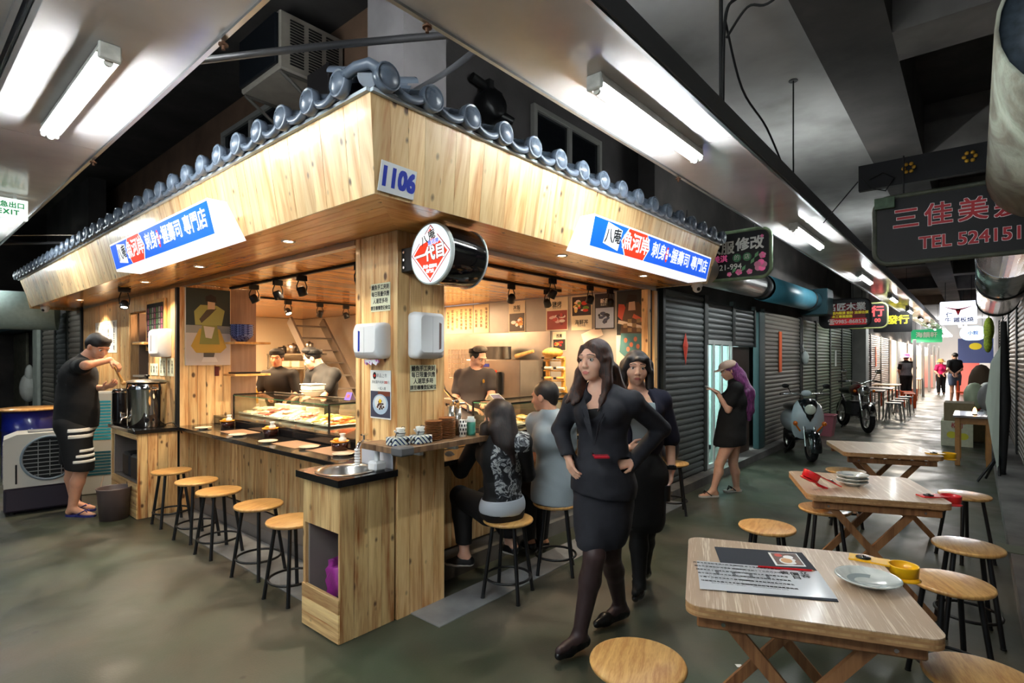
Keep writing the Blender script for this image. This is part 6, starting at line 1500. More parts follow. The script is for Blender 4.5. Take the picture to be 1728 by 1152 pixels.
part('boiler_tap', MB().tube([a, a + d2*0.05, a + d2*0.07 + V((0, 0, -0.05))], 0.012, 10).bbox(tuple(a + d2*0.045 + V((-0.02, -0.008, 0.012))), tuple(a + d2*0.045 + V((0.02, 0.008, 0.05))), 0.004), CHROME, t)
t = thing('thermos_jug', 'black airpot with chrome spout between the man and the boiler', 'jug', (1.66, 6.80, 0.859))
part('jug_body', MB().lathe([(0, 0), (0.075, 0), (0.078, 0.02), (0.075, 0.34), (0.068, 0.37), (0, 0.375)], 28), mat('jug_black', (20, 19, 20), 0.2), t)
part('jug_rim', MB().lathe([(0.076, 0.33), (0.079, 0.335), (0.076, 0.345)], 28), CHROME, t)
part('jug_label', MB().lathe([(0.0795, 0.20), (0.0795, 0.30)], 20, arc=0.18), mat('label_red', (200, 40, 40), 0.4), t)
part('jug_tap', MB().tube([(-0.02, -0.07, 0.13), (-0.03, -0.12, 0.12), (-0.03, -0.13, 0.05)], 0.011, 8), CHROME, t)
cable('black power cord looping from the boiler down the wall', [(1.9, 6.24, 0.88), (1.93, 6.12, 0.90), (1.97, 6.06, 0.84), (1.985, 6.04, 0.80), (1.99, 6.10, 0.84), (1.99, 6.13, 0.87)], 0.004)
t = thing('waste_bin', 'round brown plastic bin on the floor in front of the boiler cabinet', 'bin', (1.49, 6.33, 0))
part('bin_body', MB().lathe([(0, 0.001), (0.115, 0.0), (0.14, 0.29), (0.146, 0.30), (0.142, 0.305), (0.134, 0.295), (0.11, 0.01), (0, 0.01)], 36), mat('bin_brown', (92, 78, 76), 0.45), t)
# -- stools
SH = 0.50
def make_stool(label, loc):
 t = thing('round_stool', label, 'stool', loc)
 prof = [(0, SH - 0.022), (0.155, SH - 0.022), (0.163, SH - 0.016), (0.166, SH - 0.008), (0.163, SH - 0.001), (0.158, SH), (0, SH)]
 part('seat', MB().lathe(prof, 40), W_SEATF, t)
 for k in range(4):
  a = pi/4 + k*pi/2; c, s = cos(a), sin(a)
  part('leg', MB().cone((0.105*c, 0.105*s, SH - 0.023), (0.175*c, 0.175*s, 0.004), 0.0125, n=10).cone((0.175*c, 0.175*s, 0.008), (0.1755*c, 0.1755*s, 0.0), 0.0145, n=10), BLACK, t)
 part('foot_ring', MB().tube([(0.148*cos(2*pi*i/28), 0.148*sin(2*pi*i/28), 0.125) for i in range(28)], 0.0085, 8, closed=True), BLACK, t)
 return t
def seat_mat():
 m = wood('stool_seat_wood', (228, 182, 112), (190, 134, 72), knots=0, rough=0.33, vary=0.08, coat=0.35, grain=1.3, gscale=(3.2, 22, 3))
 return m
W_SEATF = seat_mat()
stool0 = make_stool('round wooden stool on black legs beside the boiler cabinet, farthest left', (1.795, 5.73, 0))
G = 'round stools with black legs'
SP = [((1.79, 5.10), 0.2, 'round stool second from the left along the left counter'),
      ((1.77, 4.58), 0.1, 'round stool in the middle of the left counter row'),
      ((1.79, 3.93), 0.35, 'round stool second from the basin along the left counter'),
      ((1.76, 3.38), 0.15, 'round stool half hidden behind the hand basin cabinet'),
      ((2.69, 2.33), 0.3, 'round stool under the seated woman in the floral jacket'),
      ((3.22, 2.33), 0.6, 'round stool under the seated boy in grey'),
      ((4.60, 2.30), 0.2, 'round stool partly hidden behind the two walking women'),
      ((5.20, 2.32), 0.5, 'round stool with a black bag beside the dark shutter'),
      ((1.715, 0.89), 0.35, 'round stool at the bottom edge left of the front table'),
      ((2.36, -0.02), 0.3, 'round stool cut off at the bottom right corner'),
      ((3.28, 0.085), 0.5, 'round stool behind the yellow cup holder on the right'),
      ((3.98, 0.03), 0.2, 'darker looking round stool on the right behind the second one'),
      ((5.45, 0.06), 0.7, 'round stool at the right end of the second table'),
      ((3.62, 0.99), 0.1, 'round stool standing alone left behind the front table'),
      ((4.32, 0.80), 0.4, 'round stool tucked under the left of the second table'),
      ((5.9, 0.92), 0.2, 'round stool under the third table'),
      ((2.62, 1.15), 0.9, 'round stool tucked under the far left of the front table')]
tag(stool0, group=G)
for (x, y), rz, lb in SP[:-1]: copy_tree(stool0, (x, y, 0), rz, lb, G)
t = thing('shoulder_bag', 'black shoulder bag slumped on the stool by the dark shutter', 'bag', (5.20, 2.34, SH + 0.001))
mb = MB(); mb.ball((0, 0, 0.13), (0.15, 0.08, 0.14), 18)
mb.v = [(x*(1 + 0.25*(0.14 - z)), y, max(z, 0.0)) for (x, y, z) in mb.v]
part('bag_body', mb, mat('bag_black', (26, 27, 36), 0.45, bump=0.3, bscale=9), t)
part('bag_strap', MB().tube([(-0.09, 0, 0.22), (-0.06, 0.0, 0.34), (0.05, 0.0, 0.35), (0.09, 0, 0.22)], 0.008, 6), BLACK, t)
# -- folding tables
TT = 0.72
def make_table(label, loc, rz):
 t = thing('folding_table', label, 'table', loc, rz)
 w, d = 0.74, 0.745
 tp = part('table_top', MB().prism(rrect(w, d, 0.055, 7), TT - 0.003, TT, 0), TOPM, t)
 for k in range(4):
  ins = 0.0015 * (k % 2)
  part('ply_layer', MB().prism(rrect(w - ins, d - ins, 0.055, 7), TT - 0.003 - (k + 1) * 0.0085, TT - 0.003 - k * 0.0085 - 0.0004, 0), [W_EDGE, mat('ply_dark', (168, 126, 84), 0.5)][k % 2], tp)
 zt = TT - 0.038
 for k in range(7):
  y = -0.30 + k * 0.10
  part('slat', MB().bbox((-0.33, y - 0.035, zt - 0.014), (0.33, y + 0.035, zt), 0.002), W_LEG, t)
 for s in (-1, 1):
  part('side_rail', MB().bbox((s*0.30 - 0.011, -0.335, zt - 0.060), (s*0.30 + 0.011, 0.335, zt - 0.015), 0.006), W_LEG, t)
 def leg(p0, p1, wd, th):
  p0, p1 = V(p0), V(p1); u = (p1 - p0).normalized(); x = V((1, 0, 0)); v = u.cross(x).normalized()
  vs = [p + x*a*th/2 + v*b*wd/2 for p in (p0, p1) for (a, b) in ((-1, -1), (1, -1), (1, 1), (-1, 1))]
  return MB().add(vs, [(0,1,2,3), (7,6,5,4), (0,4,5,1), (1,5,6,2), (2,6,7,3), (3,7,4,0)])
 for s in (-1, 1):
  part('leg', leg((s*0.275, 0.25, zt - 0.02), (s*0.275, -0.31, 0.012), 0.042, 0.02), W_LEG, t)
  part('leg', leg((s*0.235, -0.25, zt - 0.02), (s*0.235, 0.31, 0.012), 0.042, 0.02), W_LEG, t)
  part('hinge_bolt', MB().cone((s*0.287, 0.0, 0.345), (s*0.29, 0.0, 0.345), 0.008, n=12).cone((s*0.312, -0.25, zt - 0.038), (s*0.315, -0.25, zt - 0.038), 0.007, n=12).cone((s*0.312, 0.25, zt - 0.038), (s*0.315, 0.25, zt - 0.038), 0.007, n=12), CHROME, t)
 part('cross_bar', MB().cone((-0.275, -0.22, 0.12), (0.275, -0.22, 0.12), 0.014, n=10).cone((-0.235, 0.22, 0.12), (0.235, 0.22, 0.12), 0.014, n=10), W_LEG, t)
 return t
TOPM = wood('ash_top', (255, 242, 220), (190, 162, 134), knots=0, rough=0.34, vary=0.03, grain=2.6, coat=0.15, gscale=(0.7, 20, 4))
tb0 = make_table('square folding table with pale laminate top in the foreground, menu on it', (2.25, 0.532, 0), radians(21.5))
G = 'folding tables along the corridor'
tag(tb0, group=G)
copy_tree(tb0, (4.166, 0.567, 0), radians(22), 'second folding table with two red clips and stacked plates', G)
copy_tree(tb0, (6.03, 0.667, 0), radians(22), 'third and farthest pale folding table with a yellow clip', G)
def cup_clip(label, c, m, loc, rz, tilt=0.0, jaw=True):
 t = thing('cup_holder_clip', label, 'cup holder', loc, rz)
 t.rotation_euler = (0, tilt, rz)
 part('clamp_plate', MB().prism([(-0.085, -0.036), (0.02, -0.036), (0.055, -0.042), (0.055, 0.042), (0.02, 0.036), (-0.085, 0.036)], 0.0, 0.006), m, t)
 part('cup_ring', MB().lathe([(0.044, -0.032), (0.047, 0.006), (0.052, 0.008), (0.052, 0.002), (0.049, -0.034), (0.044, -0.036)], 32, 0, Matrix.Translation((0.10, 0, 0))), m, t)
 part('lower_jaw', MB().tube([(-0.03, 0, -0.046), (0.03, 0, -0.05), (0.06, 0, -0.040), (0.09, 0, -0.046), (0.15, 0, -0.046)], 0.009, 8).lathe([(0.0, -0.050), (0.048, -0.050), (0.053, -0.046), (0.048, -0.044), (0.0, -0.044)], 28, 0, Matrix.Translation((0.105, 0, 0))), m, t)
 part('rubber_disc', MB().lathe([(0.027, 0.0065), (0.027, 0.010), (0.012, 0.012), (0, 0.012)], 24, 0, Matrix.Translation((-0.035, 0, 0))), BLACK, t)
 part('steel_button', MB().lathe([(0.011, 0.012), (0.009, 0.016), (0, 0.017)], 16, 0, Matrix.Translation((-0.035, 0, 0))), CHROME, t)
YP_ = mat('clip_yellow', (250, 190, 20), 0.3, coat=0.3); RP_ = mat('clip_red', (214, 26, 34), 0.3, coat=0.3)
a = radians(21.5 - 90)
def tl(cx, cy, u, v, deg=21.5):
 """table local (u along local x, v along local y) to world"""
 r = radians(deg); return (cx + u*cos(r) - v*sin(r), cy + u*sin(r) + v*cos(r))
cup_clip('yellow cup holder clip on the foreground table edge', 'y', YP_, (2.645, 0.315, TT + 0.0005), radians(-85))
cup_clip('red cup holder clip on the near right edge of the second table', 'r', RP_, (4.12, 0.185, TT + 0.0005), radians(-50))
cup_clip('yellow cup holder clip on the third table', 'y', YP_, (5.97, 0.245, TT + 0.0005), radians(-48))
cup_clip('red cup holder clip lying tilted at the left of the second table', 'r', RP_, (3.93, 0.72, TT + 0.052), radians(130), radians(-26))
gl = ramp_mat('speckle_glaze', [(0.35, (150, 158, 156)), (0.48, (204, 208, 202)), (0.7, (228, 230, 224))], 7, 0.14, detail=3, distortion=2.0)
def table_plate(label, x, y, z, r, group=None):
 t = thing('soup_plate', label, 'plate', (x, y, z), 0, group)
 n = 40; prof = [(0, 0.002), (0.42, 0.002), (0.42, 0.0), (0.47, 0.0), (0.52, 0.008), (0.88, 0.020), (1.0, 0.027), (1.0, 0.030), (0.96, 0.030), (0.84, 0.023), (0.5, 0.010), (0, 0.007)]
 part('plate_body', MB().lathe([(p[0]*r, p[1]) for p in prof], n), gl, t)
 part('grey_swirl', MB().lathe([(r*0.40, 0.0099), (r*0.62, 0.0150)], 30, arc=0.72), mat('swirl_grey', (150, 160, 160), 0.15), t)
table_plate('glazed white plate with a grey swirl on the foreground table', 2.36, 0.298, TT + 0.0003, 0.106)
for k in range(3):
 x, y = 4.14, 0.61
 table_plate(['lowest white plate of the stack on the second table', 'middle white plate of the stack on the second table', 'top white plate of the stack on the second table'][k], x + k*0.004, y, TT + 0.0003 + k * 0.0215, 0.092)
def on_table(pts, z): return [V((p[0], p[1], z)) for p in pts]
BLKC = mat('menu_cloth', (44, 48, 56), 0.8, bump=0.3, bscale=300)
def slab(pts, z0, z1):
 if sum(pts[i][0]*pts[(i+1) % len(pts)][1] - pts[(i+1) % len(pts)][0]*pts[i][1] for i in range(len(pts))) < 0: pts = pts[::-1]
 return MB().prism(pts, z0, z1)
t = thing('menu_folder', 'charcoal cloth menu folder with a food photo on the foreground table', 'menu', (2.27, 0.62, TT))
part('folder_cover', slab([(2.383, 0.867), (2.551, 0.559), (2.356, 0.457), (2.196, 0.772)], TT + 0.0005, TT + 0.0045), BLKC, t, True)
part('folder_back', slab([(2.194, 0.770), (2.354, 0.456), (2.123, 0.352), (1.955, 0.668)], TT + 0.0005, TT + 0.0035), BLKC, t, True)
part('photo_border', slab([(2.458, 0.669), (2.52, 0.573), (2.389, 0.507), (2.324, 0.602)], TT + 0.0047, TT + 0.005), WHITE, t, True)
Mp = frame((2.328, 0.598, TT + 0.0052), (0.131, 0.066, 0), (-0.066, 0.131, 0))
Mp = frame((2.330, 0.600, TT + 0.0050), V((2.389 - 2.324, 0.507 - 0.602, 0)), V((2.458 - 2.324, 0.669 - 0.602, 0)))
flat(t, rect(0.004, 0.006, 0.106, 0.140), Mp, mat('menu_photo', (92, 60, 46), 0.4), 0.0002, 'photo')
for k, (px, py, rx, ry, c) in enumerate(((0.055, 0.05, 0.034, 0.04, (226, 222, 214)), (0.05, 0.055, 0.022, 0.028, (206, 150, 90)), (0.03, 0.115, 0.016, 0.018, (200, 60, 40)), (0.085, 0.11, 0.014, 0.02, (60, 34, 26)), (0.065, 0.095, 0.02, 0.02, (240, 236, 230)), (0.09, 0.04, 0.01, 0.02, (120, 80, 50)))):
 flat(t, ell(px, py, rx, ry, 14), Mp, mat('mp%d' % k, c, 0.4), 0.0003 + k * 0.00005, 'printed_food')
t = thing('menu_sheet', 'white laminated menu sheet full of small writing lying on the charcoal folder', 'menu', (2.13, 0.62, TT + 0.005))
A, B, C_, D_ = (2.17, 0.862), (2.369, 0.462), (2.138, 0.358), (1.912, 0.748)
part('laminated_sheet', slab([A, B, C_, D_], TT + 0.0046, TT + 0.0054), mat('laminate_white', (226, 228, 232), 0.12, coat=0.5), t, True)
u = (V((B[0]-A[0], B[1]-A[1], 0))); Lw = u.length; u.normalize(); v = V((-u.y, u.x, 0)) * 1
if (V((D_[0]-A[0], D_[1]-A[1], 0))).dot(v) > 0: v = -v
Ms = frame((A[0], A[1], TT + 0.0056), u, v)   # x along the sheet, y away from the viewer
qm = random.Random(9)
zh = '鮭魚握壽司鮪旗干貝甜蝦海膽花枝章鰻玉子燒味噌湯茶碗蒸生牛肉丼飯炙燒'
for row in range(6):
 for k in range(2):
  s_ = ''.join(qm.choice(zh) for _ in range(14));
  text(t, s_, Ms, 0.0135, INK, 0.078 + 0.14*k + row*0.003, -0.022 - row * 0.036, 0.0002, bold=0.0003, name='menu_writing')
  text(t, ''.join(qm.choice('0123456789 $') for _ in range(22)), Ms, 0.011, GREYINK, 0.078 + 0.14*k + row*0.003, -0.037 - row * 0.036, 0.0002, name='menu_writing')
for k in range(5): flat(t, rect(0.012, -0.046 - k*0.036, 0.30, -0.0452 - k*0.036), Ms, GREYINK, 0.0002, 'rule_line')
for k, ch in enumerate(('立吞', '價目', '表')):
 text(t, '\n'.join(ch), Ms, 0.034, INK, 0.385 - k * 0.035, -0.055 - (k == 1) * 0.02, 0.0003, bold=0.0008, name='menu_title', rot=pi/2*0)
for k in range(4):
 u_ = 0.06 + 0.06 * k; flat(t, rect(u_, -0.135, u_ + 0.012, -0.09), Ms, mat('ink_grey2', (110, 112, 116), 0.5), 0.0002, 'price_block')
t = thing('red_pencil', 'red pencil lying across the menu folder hinge', 'pencil', (2.31, 0.56, TT + 0.0095))
a_, b_ = V((2.254, 0.650, TT + 0.0095)), V((2.346, 0.480, TT + 0.0095))
part('pencil_body', MB().cone(a_, b_, 0.0042, n=6), mat('pencil_red', (196, 22, 30), 0.3), t, True)
part('pencil_tip', MB().cone(b_, b_ + (b_ - a_).normalized() * 0.014, 0.0042, 0.0008, n=6), mat('pencil_tip', (220, 160, 120), 0.6), t, True)
solo('paper_scrap', MB().add([(2.80, 0.905, 0.002), (2.815, 0.88, 0.006), (2.835, 0.90, 0.004), (2.82, 0.925, 0.002)], [(0, 1, 2, 3)]), WHITE, 'tiny white paper scrap on the floor left of the front table', 'paper')
# -- left corridor
for k, (y0, y1, m, lb) in enumerate(((10.25, 11.1, SH_T, 'tan shutter just left of the stall end'), (11.2, 12.0, SH_G, 'narrow teal grey shutter between two tan ones on the left'), (12.1, 13.2, SH_T, 'tan shutter beside the pale post on the far left'))):
 shutter(lb, (2.02, y0), (2.02, y1), (-1, 0), 0.0, 2.3, m, singles=(k < 2), pitch=0.085)
struct('wall_left_of_stall', MB().box((2.08, 10.2, 2.3), (2.3, 13.3, HZ)).box((2.1, 13.95, 0), (2.3, 18, 3.0)).box((2.1, 13.3, 2.25), (2.3, 14.0, 3.0)), CONC_D)
solo('pale_post', MB().bbox((1.94, 13.3, 0), (2.06, 13.75, 2.5), 0.01), mat('post_white', (168, 176, 166), 0.7, noise=0.2, nscale=5), 'pale worn post at the doorway on the far left', 'post')
solo('door_leaf', MB().bbox((2.04, 15.2, 0), (2.09, 16.8, 2.09), 0.01), mat('door_mottled', (110, 108, 92), 0.8, noise=0.3, nscale=9), 'mottled grey door leaf in the far left doorway', 'door')
solo('lintel', MB().bbox((1.7, 13.8, 2.1), (2.05, 17.5, 2.35), 0.01), mat('lintel_blue', (70, 96, 110), 0.5), 'blue grey lintel over the far left doorway', 'beam')
bl = mat('tarp_blue', (20, 110, 190), 0.45, noise=0.15, nscale=6)
mb = MB()
for k in range(10): mb.bbox((1.75 - 0.03*(k % 2), 17.55 + k*0.09, 0.0), (1.85, 17.63 + k*0.09, 2.15), 0.02)
solo('blue_curtain', mb, bl, 'bright blue ribbed curtain at the far left edge', 'curtain')
solo('plastic_bag', MB().ball((1.90, 13.86, 0.98), (0.14, 0.18, 0.28), 14).ball((1.90, 13.80, 1.25), (0.07, 0.1, 0.18), 10), mat('clear_plastic', (178, 180, 174), 0.25, bump=0.9, bscale=14), 'crumpled clear plastic bag by the pale post', 'bag')
t = thing('blue_drum', 'dark blue drum with a round wooden top behind the standing man', 'barrel', (1.33, 9.5, 0))
part('drum_body', MB().lathe([(0, 0.001), (0.29, 0.0), (0.295, 0.03), (0.29, 0.05), (0.29, 0.30), (0.30, 0.32), (0.29, 0.34), (0.29, 0.60), (0.30, 0.62), (0.29, 0.64), (0.29, 0.87), (0, 0.87)], 36), mat('drum_blue', (18, 30, 120), 0.3, coat=0.4), t)
part('wooden_top', MB().lathe([(0, 0.872), (0.36, 0.872), (0.365, 0.885), (0.36, 0.895), (0, 0.895)], 40), W_SEAT, t)
def cooler(label, loc, rz, w=0.52, d=0.36, h=0.80):
 t = thing('air_cooler', label, 'air cooler', loc, rz)
 cm = mat('cooler_grey', (206, 202, 192), 0.4); cd = mat('cooler_dark', (48, 42, 54), 0.45)
 part('water_tank', MB().bbox((-w/2, -d/2, 0.03), (w/2, d/2, 0.27), 0.02), cd, t)
 mb = MB()
 for sx in (-1, 1):
  for sy in (-1, 1): mb.cone((sx*(w/2 - 0.06), sy*(d/2 - 0.06), 0.0), (sx*(w/2 - 0.06), sy*(d/2 - 0.06), 0.04), 0.025, n=10)
 part('castor', mb, BLACKM, t)
 pts = [(-w/2, 0.27), (w/2, 0.27), (w/2, h - 0.03), (w/2 - 0.04, h), (-w/2 + 0.10, h - 0.005), (-w/2, h - 0.05)]
 M = Matrix(((1, 0, 0, 0), (0, 0, -1, 0), (0, 1, 0, 0), (0, 0, 0, 1)))    # outline in xz, extrude along -y
 mb = MB(); mb.prism(pts, -d/2, d/2, 0, M)
 part('upper_body', mb, cm, t)
 c = (0.045, h - 0.255); r = 0.205
 Mr = Matrix.Translation((c[0], -d/2 - 0.002, c[1])) @ Matrix.Rotation(radians(90), 4, 'X')
 part('outlet_ring', MB().lathe([(r + 0.022, -0.004), (r + 0.024, 0.012), (r + 0.008, 0.022), (r, 0.010), (r, -0.003)], 44, 0, Mr), mat('ring_grey', (120, 132, 142), 0.4), t)
 part('outlet_dark', MB().lathe([(0, 0.0008), (r, 0.0008)], 40, 0, Mr), mat('outlet_black', (20, 20, 22), 0.7), t)
 for k in range(9):
  z = c[1] - r + (k + 1) * 2*r/10; hw = sqrt(max(0, r*r - (z - c[1])**2))
  part('outlet_vane', MB().bbox((c[0] - hw, -d/2 - 0.014, z - 0.004), (c[0] + hw, -d/2 - 0.004, z + 0.004), 0.001), mat('vane_grey', (150, 150, 148), 0.45), t)
 mb = MB()
 for k in (-1, 0, 1): mb.box((c[0] + k*0.09 - 0.003, -d/2 - 0.018, c[1] - r*0.88), (c[0] + k*0.09 + 0.003, -d/2 - 0.014, c[1] + r*0.88))
 part('outlet_bar', mb, mat('vane_grey', (150, 150, 148), 0.45), t)
 part('water_gauge', MB().bbox((-w/2 + 0.085, -d/2 - 0.004, 0.31), (-w/2 + 0.10, -d/2 + 0.001, 0.50), 0.002), BLACKM, t)
 mb = MB()
 for k in range(20): mb.box((-w/2 - 0.006, -d/2 + 0.04, 0.31 + k*0.02), (-w/2 + 0.002, d/2 - 0.04, 0.32 + k*0.02))
 part('side_louvre', mb, cm, t)
 part('control_panel', MB().bbox((-0.12, -0.10, h - 0.004), (0.16, 0.08, h + 0.012), 0.006), mat('panel_grey', (130, 130, 130), 0.4), t)
 return t
cooler('grey and dark evaporative air cooler standing left of the man', (1.12, 7.34, 0), radians(-7), 0.60, 0.40)
t = thing('box_cooler', 'tall pale cooler unit with teal shutters behind the man', 'air cooler', (1.68, 7.75, 0), radians(-20))
part('unit_body', MB().bbox((-0.22, -0.16, 0.0), (0.22, 0.16, 1.16), 0.015), mat('unit_beige', (186, 184, 174), 0.45), t)
mb = MB()
for k in range(13): mb.box((-0.13, -0.166, 0.62 + k*0.035), (0.13, -0.158, 0.642 + k*0.035))
part('teal_louvre', mb, mat('teal_bright', (40, 150, 170), 0.4), t)
mb = MB()
for k in range(8): mb.box((-0.13, -0.166, 0.22 + k*0.035), (0.13, -0.158, 0.242 + k*0.035))
part('teal_grille', mb, mat('teal_dark2', (20, 80, 94), 0.4), t)
cable('pale cable on the floor behind the standing man', [(1.62, 7.3, 0.25), (1.58, 7.22, 0.12), (1.60, 7.02, 0.012), (1.62, 6.99, 0.012)], 0.007, mat('wire_pale', (190, 170, 150), 0.5))
# -- scooter
def wheel(t, c, r, w, rim, axis='x'):
 M = Matrix.Translation(c) @ Matrix.Rotation(radians(90), 4, 'Y')
 part('tyre', MB().lathe([(r*0.68, -w*0.4), (r*0.9, -w*0.5), (r, -w*0.22), (r, w*0.22), (r*0.9, w*0.5), (r*0.68, w*0.4)], 32, 0, M), mat('tyre', (20, 20, 21), 0.75), t)
 mb = MB(); mb.lathe([(r*0.66, -w*0.35), (r*0.70, -w*0.2), (r*0.70, w*0.2), (r*0.66, w*0.35)], 28, 0, M)
 for k in range(6):
  a = k*pi/3; mb.cone(c, (c[0], c[1] + r*0.68*cos(a), c[2] + r*0.68*sin(a)), 0.014, n=6)
 mb.cone((c[0] - w*0.6, c[1], c[2]), (c[0] + w*0.6, c[1], c[2]), 0.03, n=10)
 part('wheel_rim', mb, rim, [c_ for c_ in t.children if c_.name.startswith('tyre')][-1])
t = thing('scooter', 'white and black motor scooter parked by the tan shutter', 'scooter', (9.58, 2.12, 0), radians(-62))
SW = mat('scooter_white', (190, 202, 208), 0.22, coat=0.6); SB = mat('scooter_black', (16, 20, 22), 0.14, coat=0.6)
wheel(t, (0, -0.55, 0.215), 0.215, 0.09, STEEL); wheel(t, (0, 0.62, 0.215), 0.215, 0.10, STEEL)
mb = MB(); n = 14
def shell_rows(rows, mi=0, n=14):
 """rows of (y, z, half width, depth): horizontal slices of a front shield"""
 vs = []
 for (y, z, hw, dp) in rows:
  for i in range(n + 1):
   a = pi * i / n
   vs.append((hw * cos(a), y - dp * sin(a), z))
 return vs, [(j*(n+1)+i, j*(n+1)+i+1, (j+1)*(n+1)+i+1, (j+1)*(n+1)+i) for j in range(len(rows)-1) for i in range(n)]
vs, fs = shell_rows([(-0.30, 0.30, 0.15, 0.03), (-0.33, 0.42, 0.21, 0.08), (-0.36, 0.56, 0.235, 0.12), (-0.36, 0.70, 0.225, 0.14), (-0.34, 0.82, 0.19, 0.13), (-0.31, 0.90, 0.13, 0.10), (-0.28, 0.93, 0.05, 0.05)])
part('front_shield', MB().add(vs, fs, 0, True), SW, t)
vs, fs = shell_rows([(-0.37, 0.60, 0.02, 0.130), (-0.372, 0.66, 0.085, 0.150), (-0.37, 0.74, 0.125, 0.152), (-0.355, 0.83, 0.145, 0.145), (-0.325, 0.90, 0.13, 0.118), (-0.30, 0.935, 0.06, 0.08)])
part('black_cowl', MB().add(vs, fs, 0, True), SB, t)
part('headlamp', MB().lathe([(0.078, -0.01), (0.075, 0.01), (0.05, 0.03), (0, 0.038)], 24, 0, Matrix.Translation((0, -0.505, 0.775)) @ Matrix.Rotation(radians(75), 4, 'X')), mat('headlamp_glass', (214, 216, 200), 0.08, coat=0.6), t)
part('front_mudguard', MB().lathe([(0.235, -0.075), (0.262, -0.05), (0.272, 0), (0.262, 0.05), (0.235, 0.075)], 26, 0, Matrix.Translation((0, -0.55, 0.215)) @ Matrix.Rotation(radians(90), 4, 'Y') @ Matrix.Rotation(radians(130), 4, 'Z'), arc=0.42), SB, t)
for s in (-1, 1):
 part('fork_leg', MB().cone((s*0.075, -0.55, 0.22), (s*0.07, -0.42, 0.55), 0.02, n=10), CHROME, t)
 part('turn_signal', MB().ball((s*0.20, -0.47, 0.56), (0.035, 0.035, 0.035), 12).cone((s*0.20, -0.46, 0.55), (s*0.12, -0.42, 0.44), 0.012, n=8), mat('amber', (226, 110, 20), 0.2, coat=0.5), t)
 part('handlebar_grip', MB().cone((s*0.22, -0.24, 1.0), (s*0.35, -0.19, 0.985), 0.017, n=10), BLACKM, t)
 part('mirror', MB().tube([(s*0.2, -0.25, 1.0), (s*0.26, -0.28, 1.10)], 0.006, 6).ball((s*0.29, -0.28, 1.12), (0.055, 0.015, 0.035), 12), BLACK, t)
part('handlebar', MB().tube([(-0.34, -0.2, 0.985), (-0.2, -0.26, 1.0), (0, -0.27, 0.985), (0.2, -0.26, 1.0), (0.34, -0.2, 0.985)], 0.013, 8), CHROME, t)
part('meter_pod', MB().ball((0, -0.30, 1.01), (0.075, 0.06, 0.05), 16), SW, t)
part('floorboard', MB().bbox((-0.16, -0.33, 0.29), (0.16, 0.10, 0.34), 0.02), SB, t)
mb = MB(); mb.ball((0, 0.42, 0.52), (0.17, 0.42, 0.20), 20)
part('rear_body', mb, SW, t)
mb = MB(); mb.ball((0, 0.36, 0.74), (0.145, 0.40, 0.075), 18)
part('seat', mb, SB, t)
part('engine_block', MB().ball((0.0, 0.45, 0.28), (0.13, 0.25, 0.12), 14), mat('engine_grey', (60, 60, 62), 0.5, 0.4), t)
part('side_stand', MB().tube([(-0.08, 0.05, 0.28), (-0.20, 0.12, 0.012)], 0.011, 6), BLACKM, t)
part('emblem', MB().lathe([(0.016, 0.0), (0.016, 0.004), (0, 0.004)], 16, 0, Matrix.Translation((0, -0.487, 0.60)) @ Matrix.Rotation(radians(90), 4, 'X')), mat('emblem_grey', (120, 122, 126), 0.3, 0.6), t)
# -- motorcycle
t = thing('motorcycle', 'dark motorcycle with a round headlamp parked by the green shutters', 'motorcycle', (13.9, 2.0, 0), radians(-62))
wheel(t, (0, -0.66, 0.30), 0.30, 0.09, STEEL); wheel(t, (0, 0.66, 0.30), 0.30, 0.11, STEEL)
MR = mat('tank_red', (84, 16, 14), 0.2, coat=0.6)
for s in (-1, 1):
 part('fork_leg', MB().cone((s*0.08, -0.66, 0.30), (s*0.08, -0.42, 0.90), 0.022, n=10), CHROME, t)
 part('handlebar_grip', MB().cone((s*0.26, -0.28, 1.06), (s*0.40, -0.22, 1.04), 0.018, n=10), BLACKM, t)
 part('mirror', MB().tube([(s*0.24, -0.3, 1.06), (s*0.30, -0.33, 1.22)], 0.007, 6).ball((s*0.33, -0.33, 1.26), (0.06, 0.018, 0.045), 12), CHROME, t)
 part('turn_signal', MB().ball((s*0.18, -0.50, 0.86), 0.03, 10), mat('amber', (226, 110, 20), 0.2), t)
 part('shock', MB().cone((s*0.13, 0.60, 0.35), (s*0.11, 0.42, 0.68), 0.025, n=10), CHROME, t)
part('headlamp', MB().lathe([(0.10, -0.06), (0.105, 0.0), (0.09, 0.02), (0.0, 0.035)], 24, 0, Matrix.Translation((0, -0.54, 0.86)) @ Matrix.Rotation(radians(90), 4, 'X')), CHROME, t)
part('handlebar', MB().tube([(-0.38, -0.22, 1.04), (-0.2, -0.32, 1.07), (0, -0.36, 1.0), (0.2, -0.32, 1.07), (0.38, -0.22, 1.04)], 0.014, 8), CHROME, t)
part('fuel_tank', MB().ball((0, -0.14, 0.86), (0.15, 0.28, 0.13), 18), MR, t)
part('seat', MB().ball((0, 0.40, 0.82), (0.13, 0.38, 0.07), 16), BLACK, t)
part('engine_block', MB().bbox((-0.13, -0.20, 0.30), (0.13, 0.18, 0.62), 0.04), mat('engine_grey', (60, 60, 62), 0.5, 0.4), t)
part('frame_tube', MB().tube([(0, -0.44, 0.92), (0, -0.30, 0.40), (0, 0.15, 0.28), (0, 0.45, 0.45), (0, 0.75, 0.70)], 0.022, 8), BLACK, t)
part('exhaust', MB().tube([(0.12, -0.18, 0.4), (0.15, 0.1, 0.25), (0.17, 0.7, 0.32)], 0.035, 10), CHROME, t)
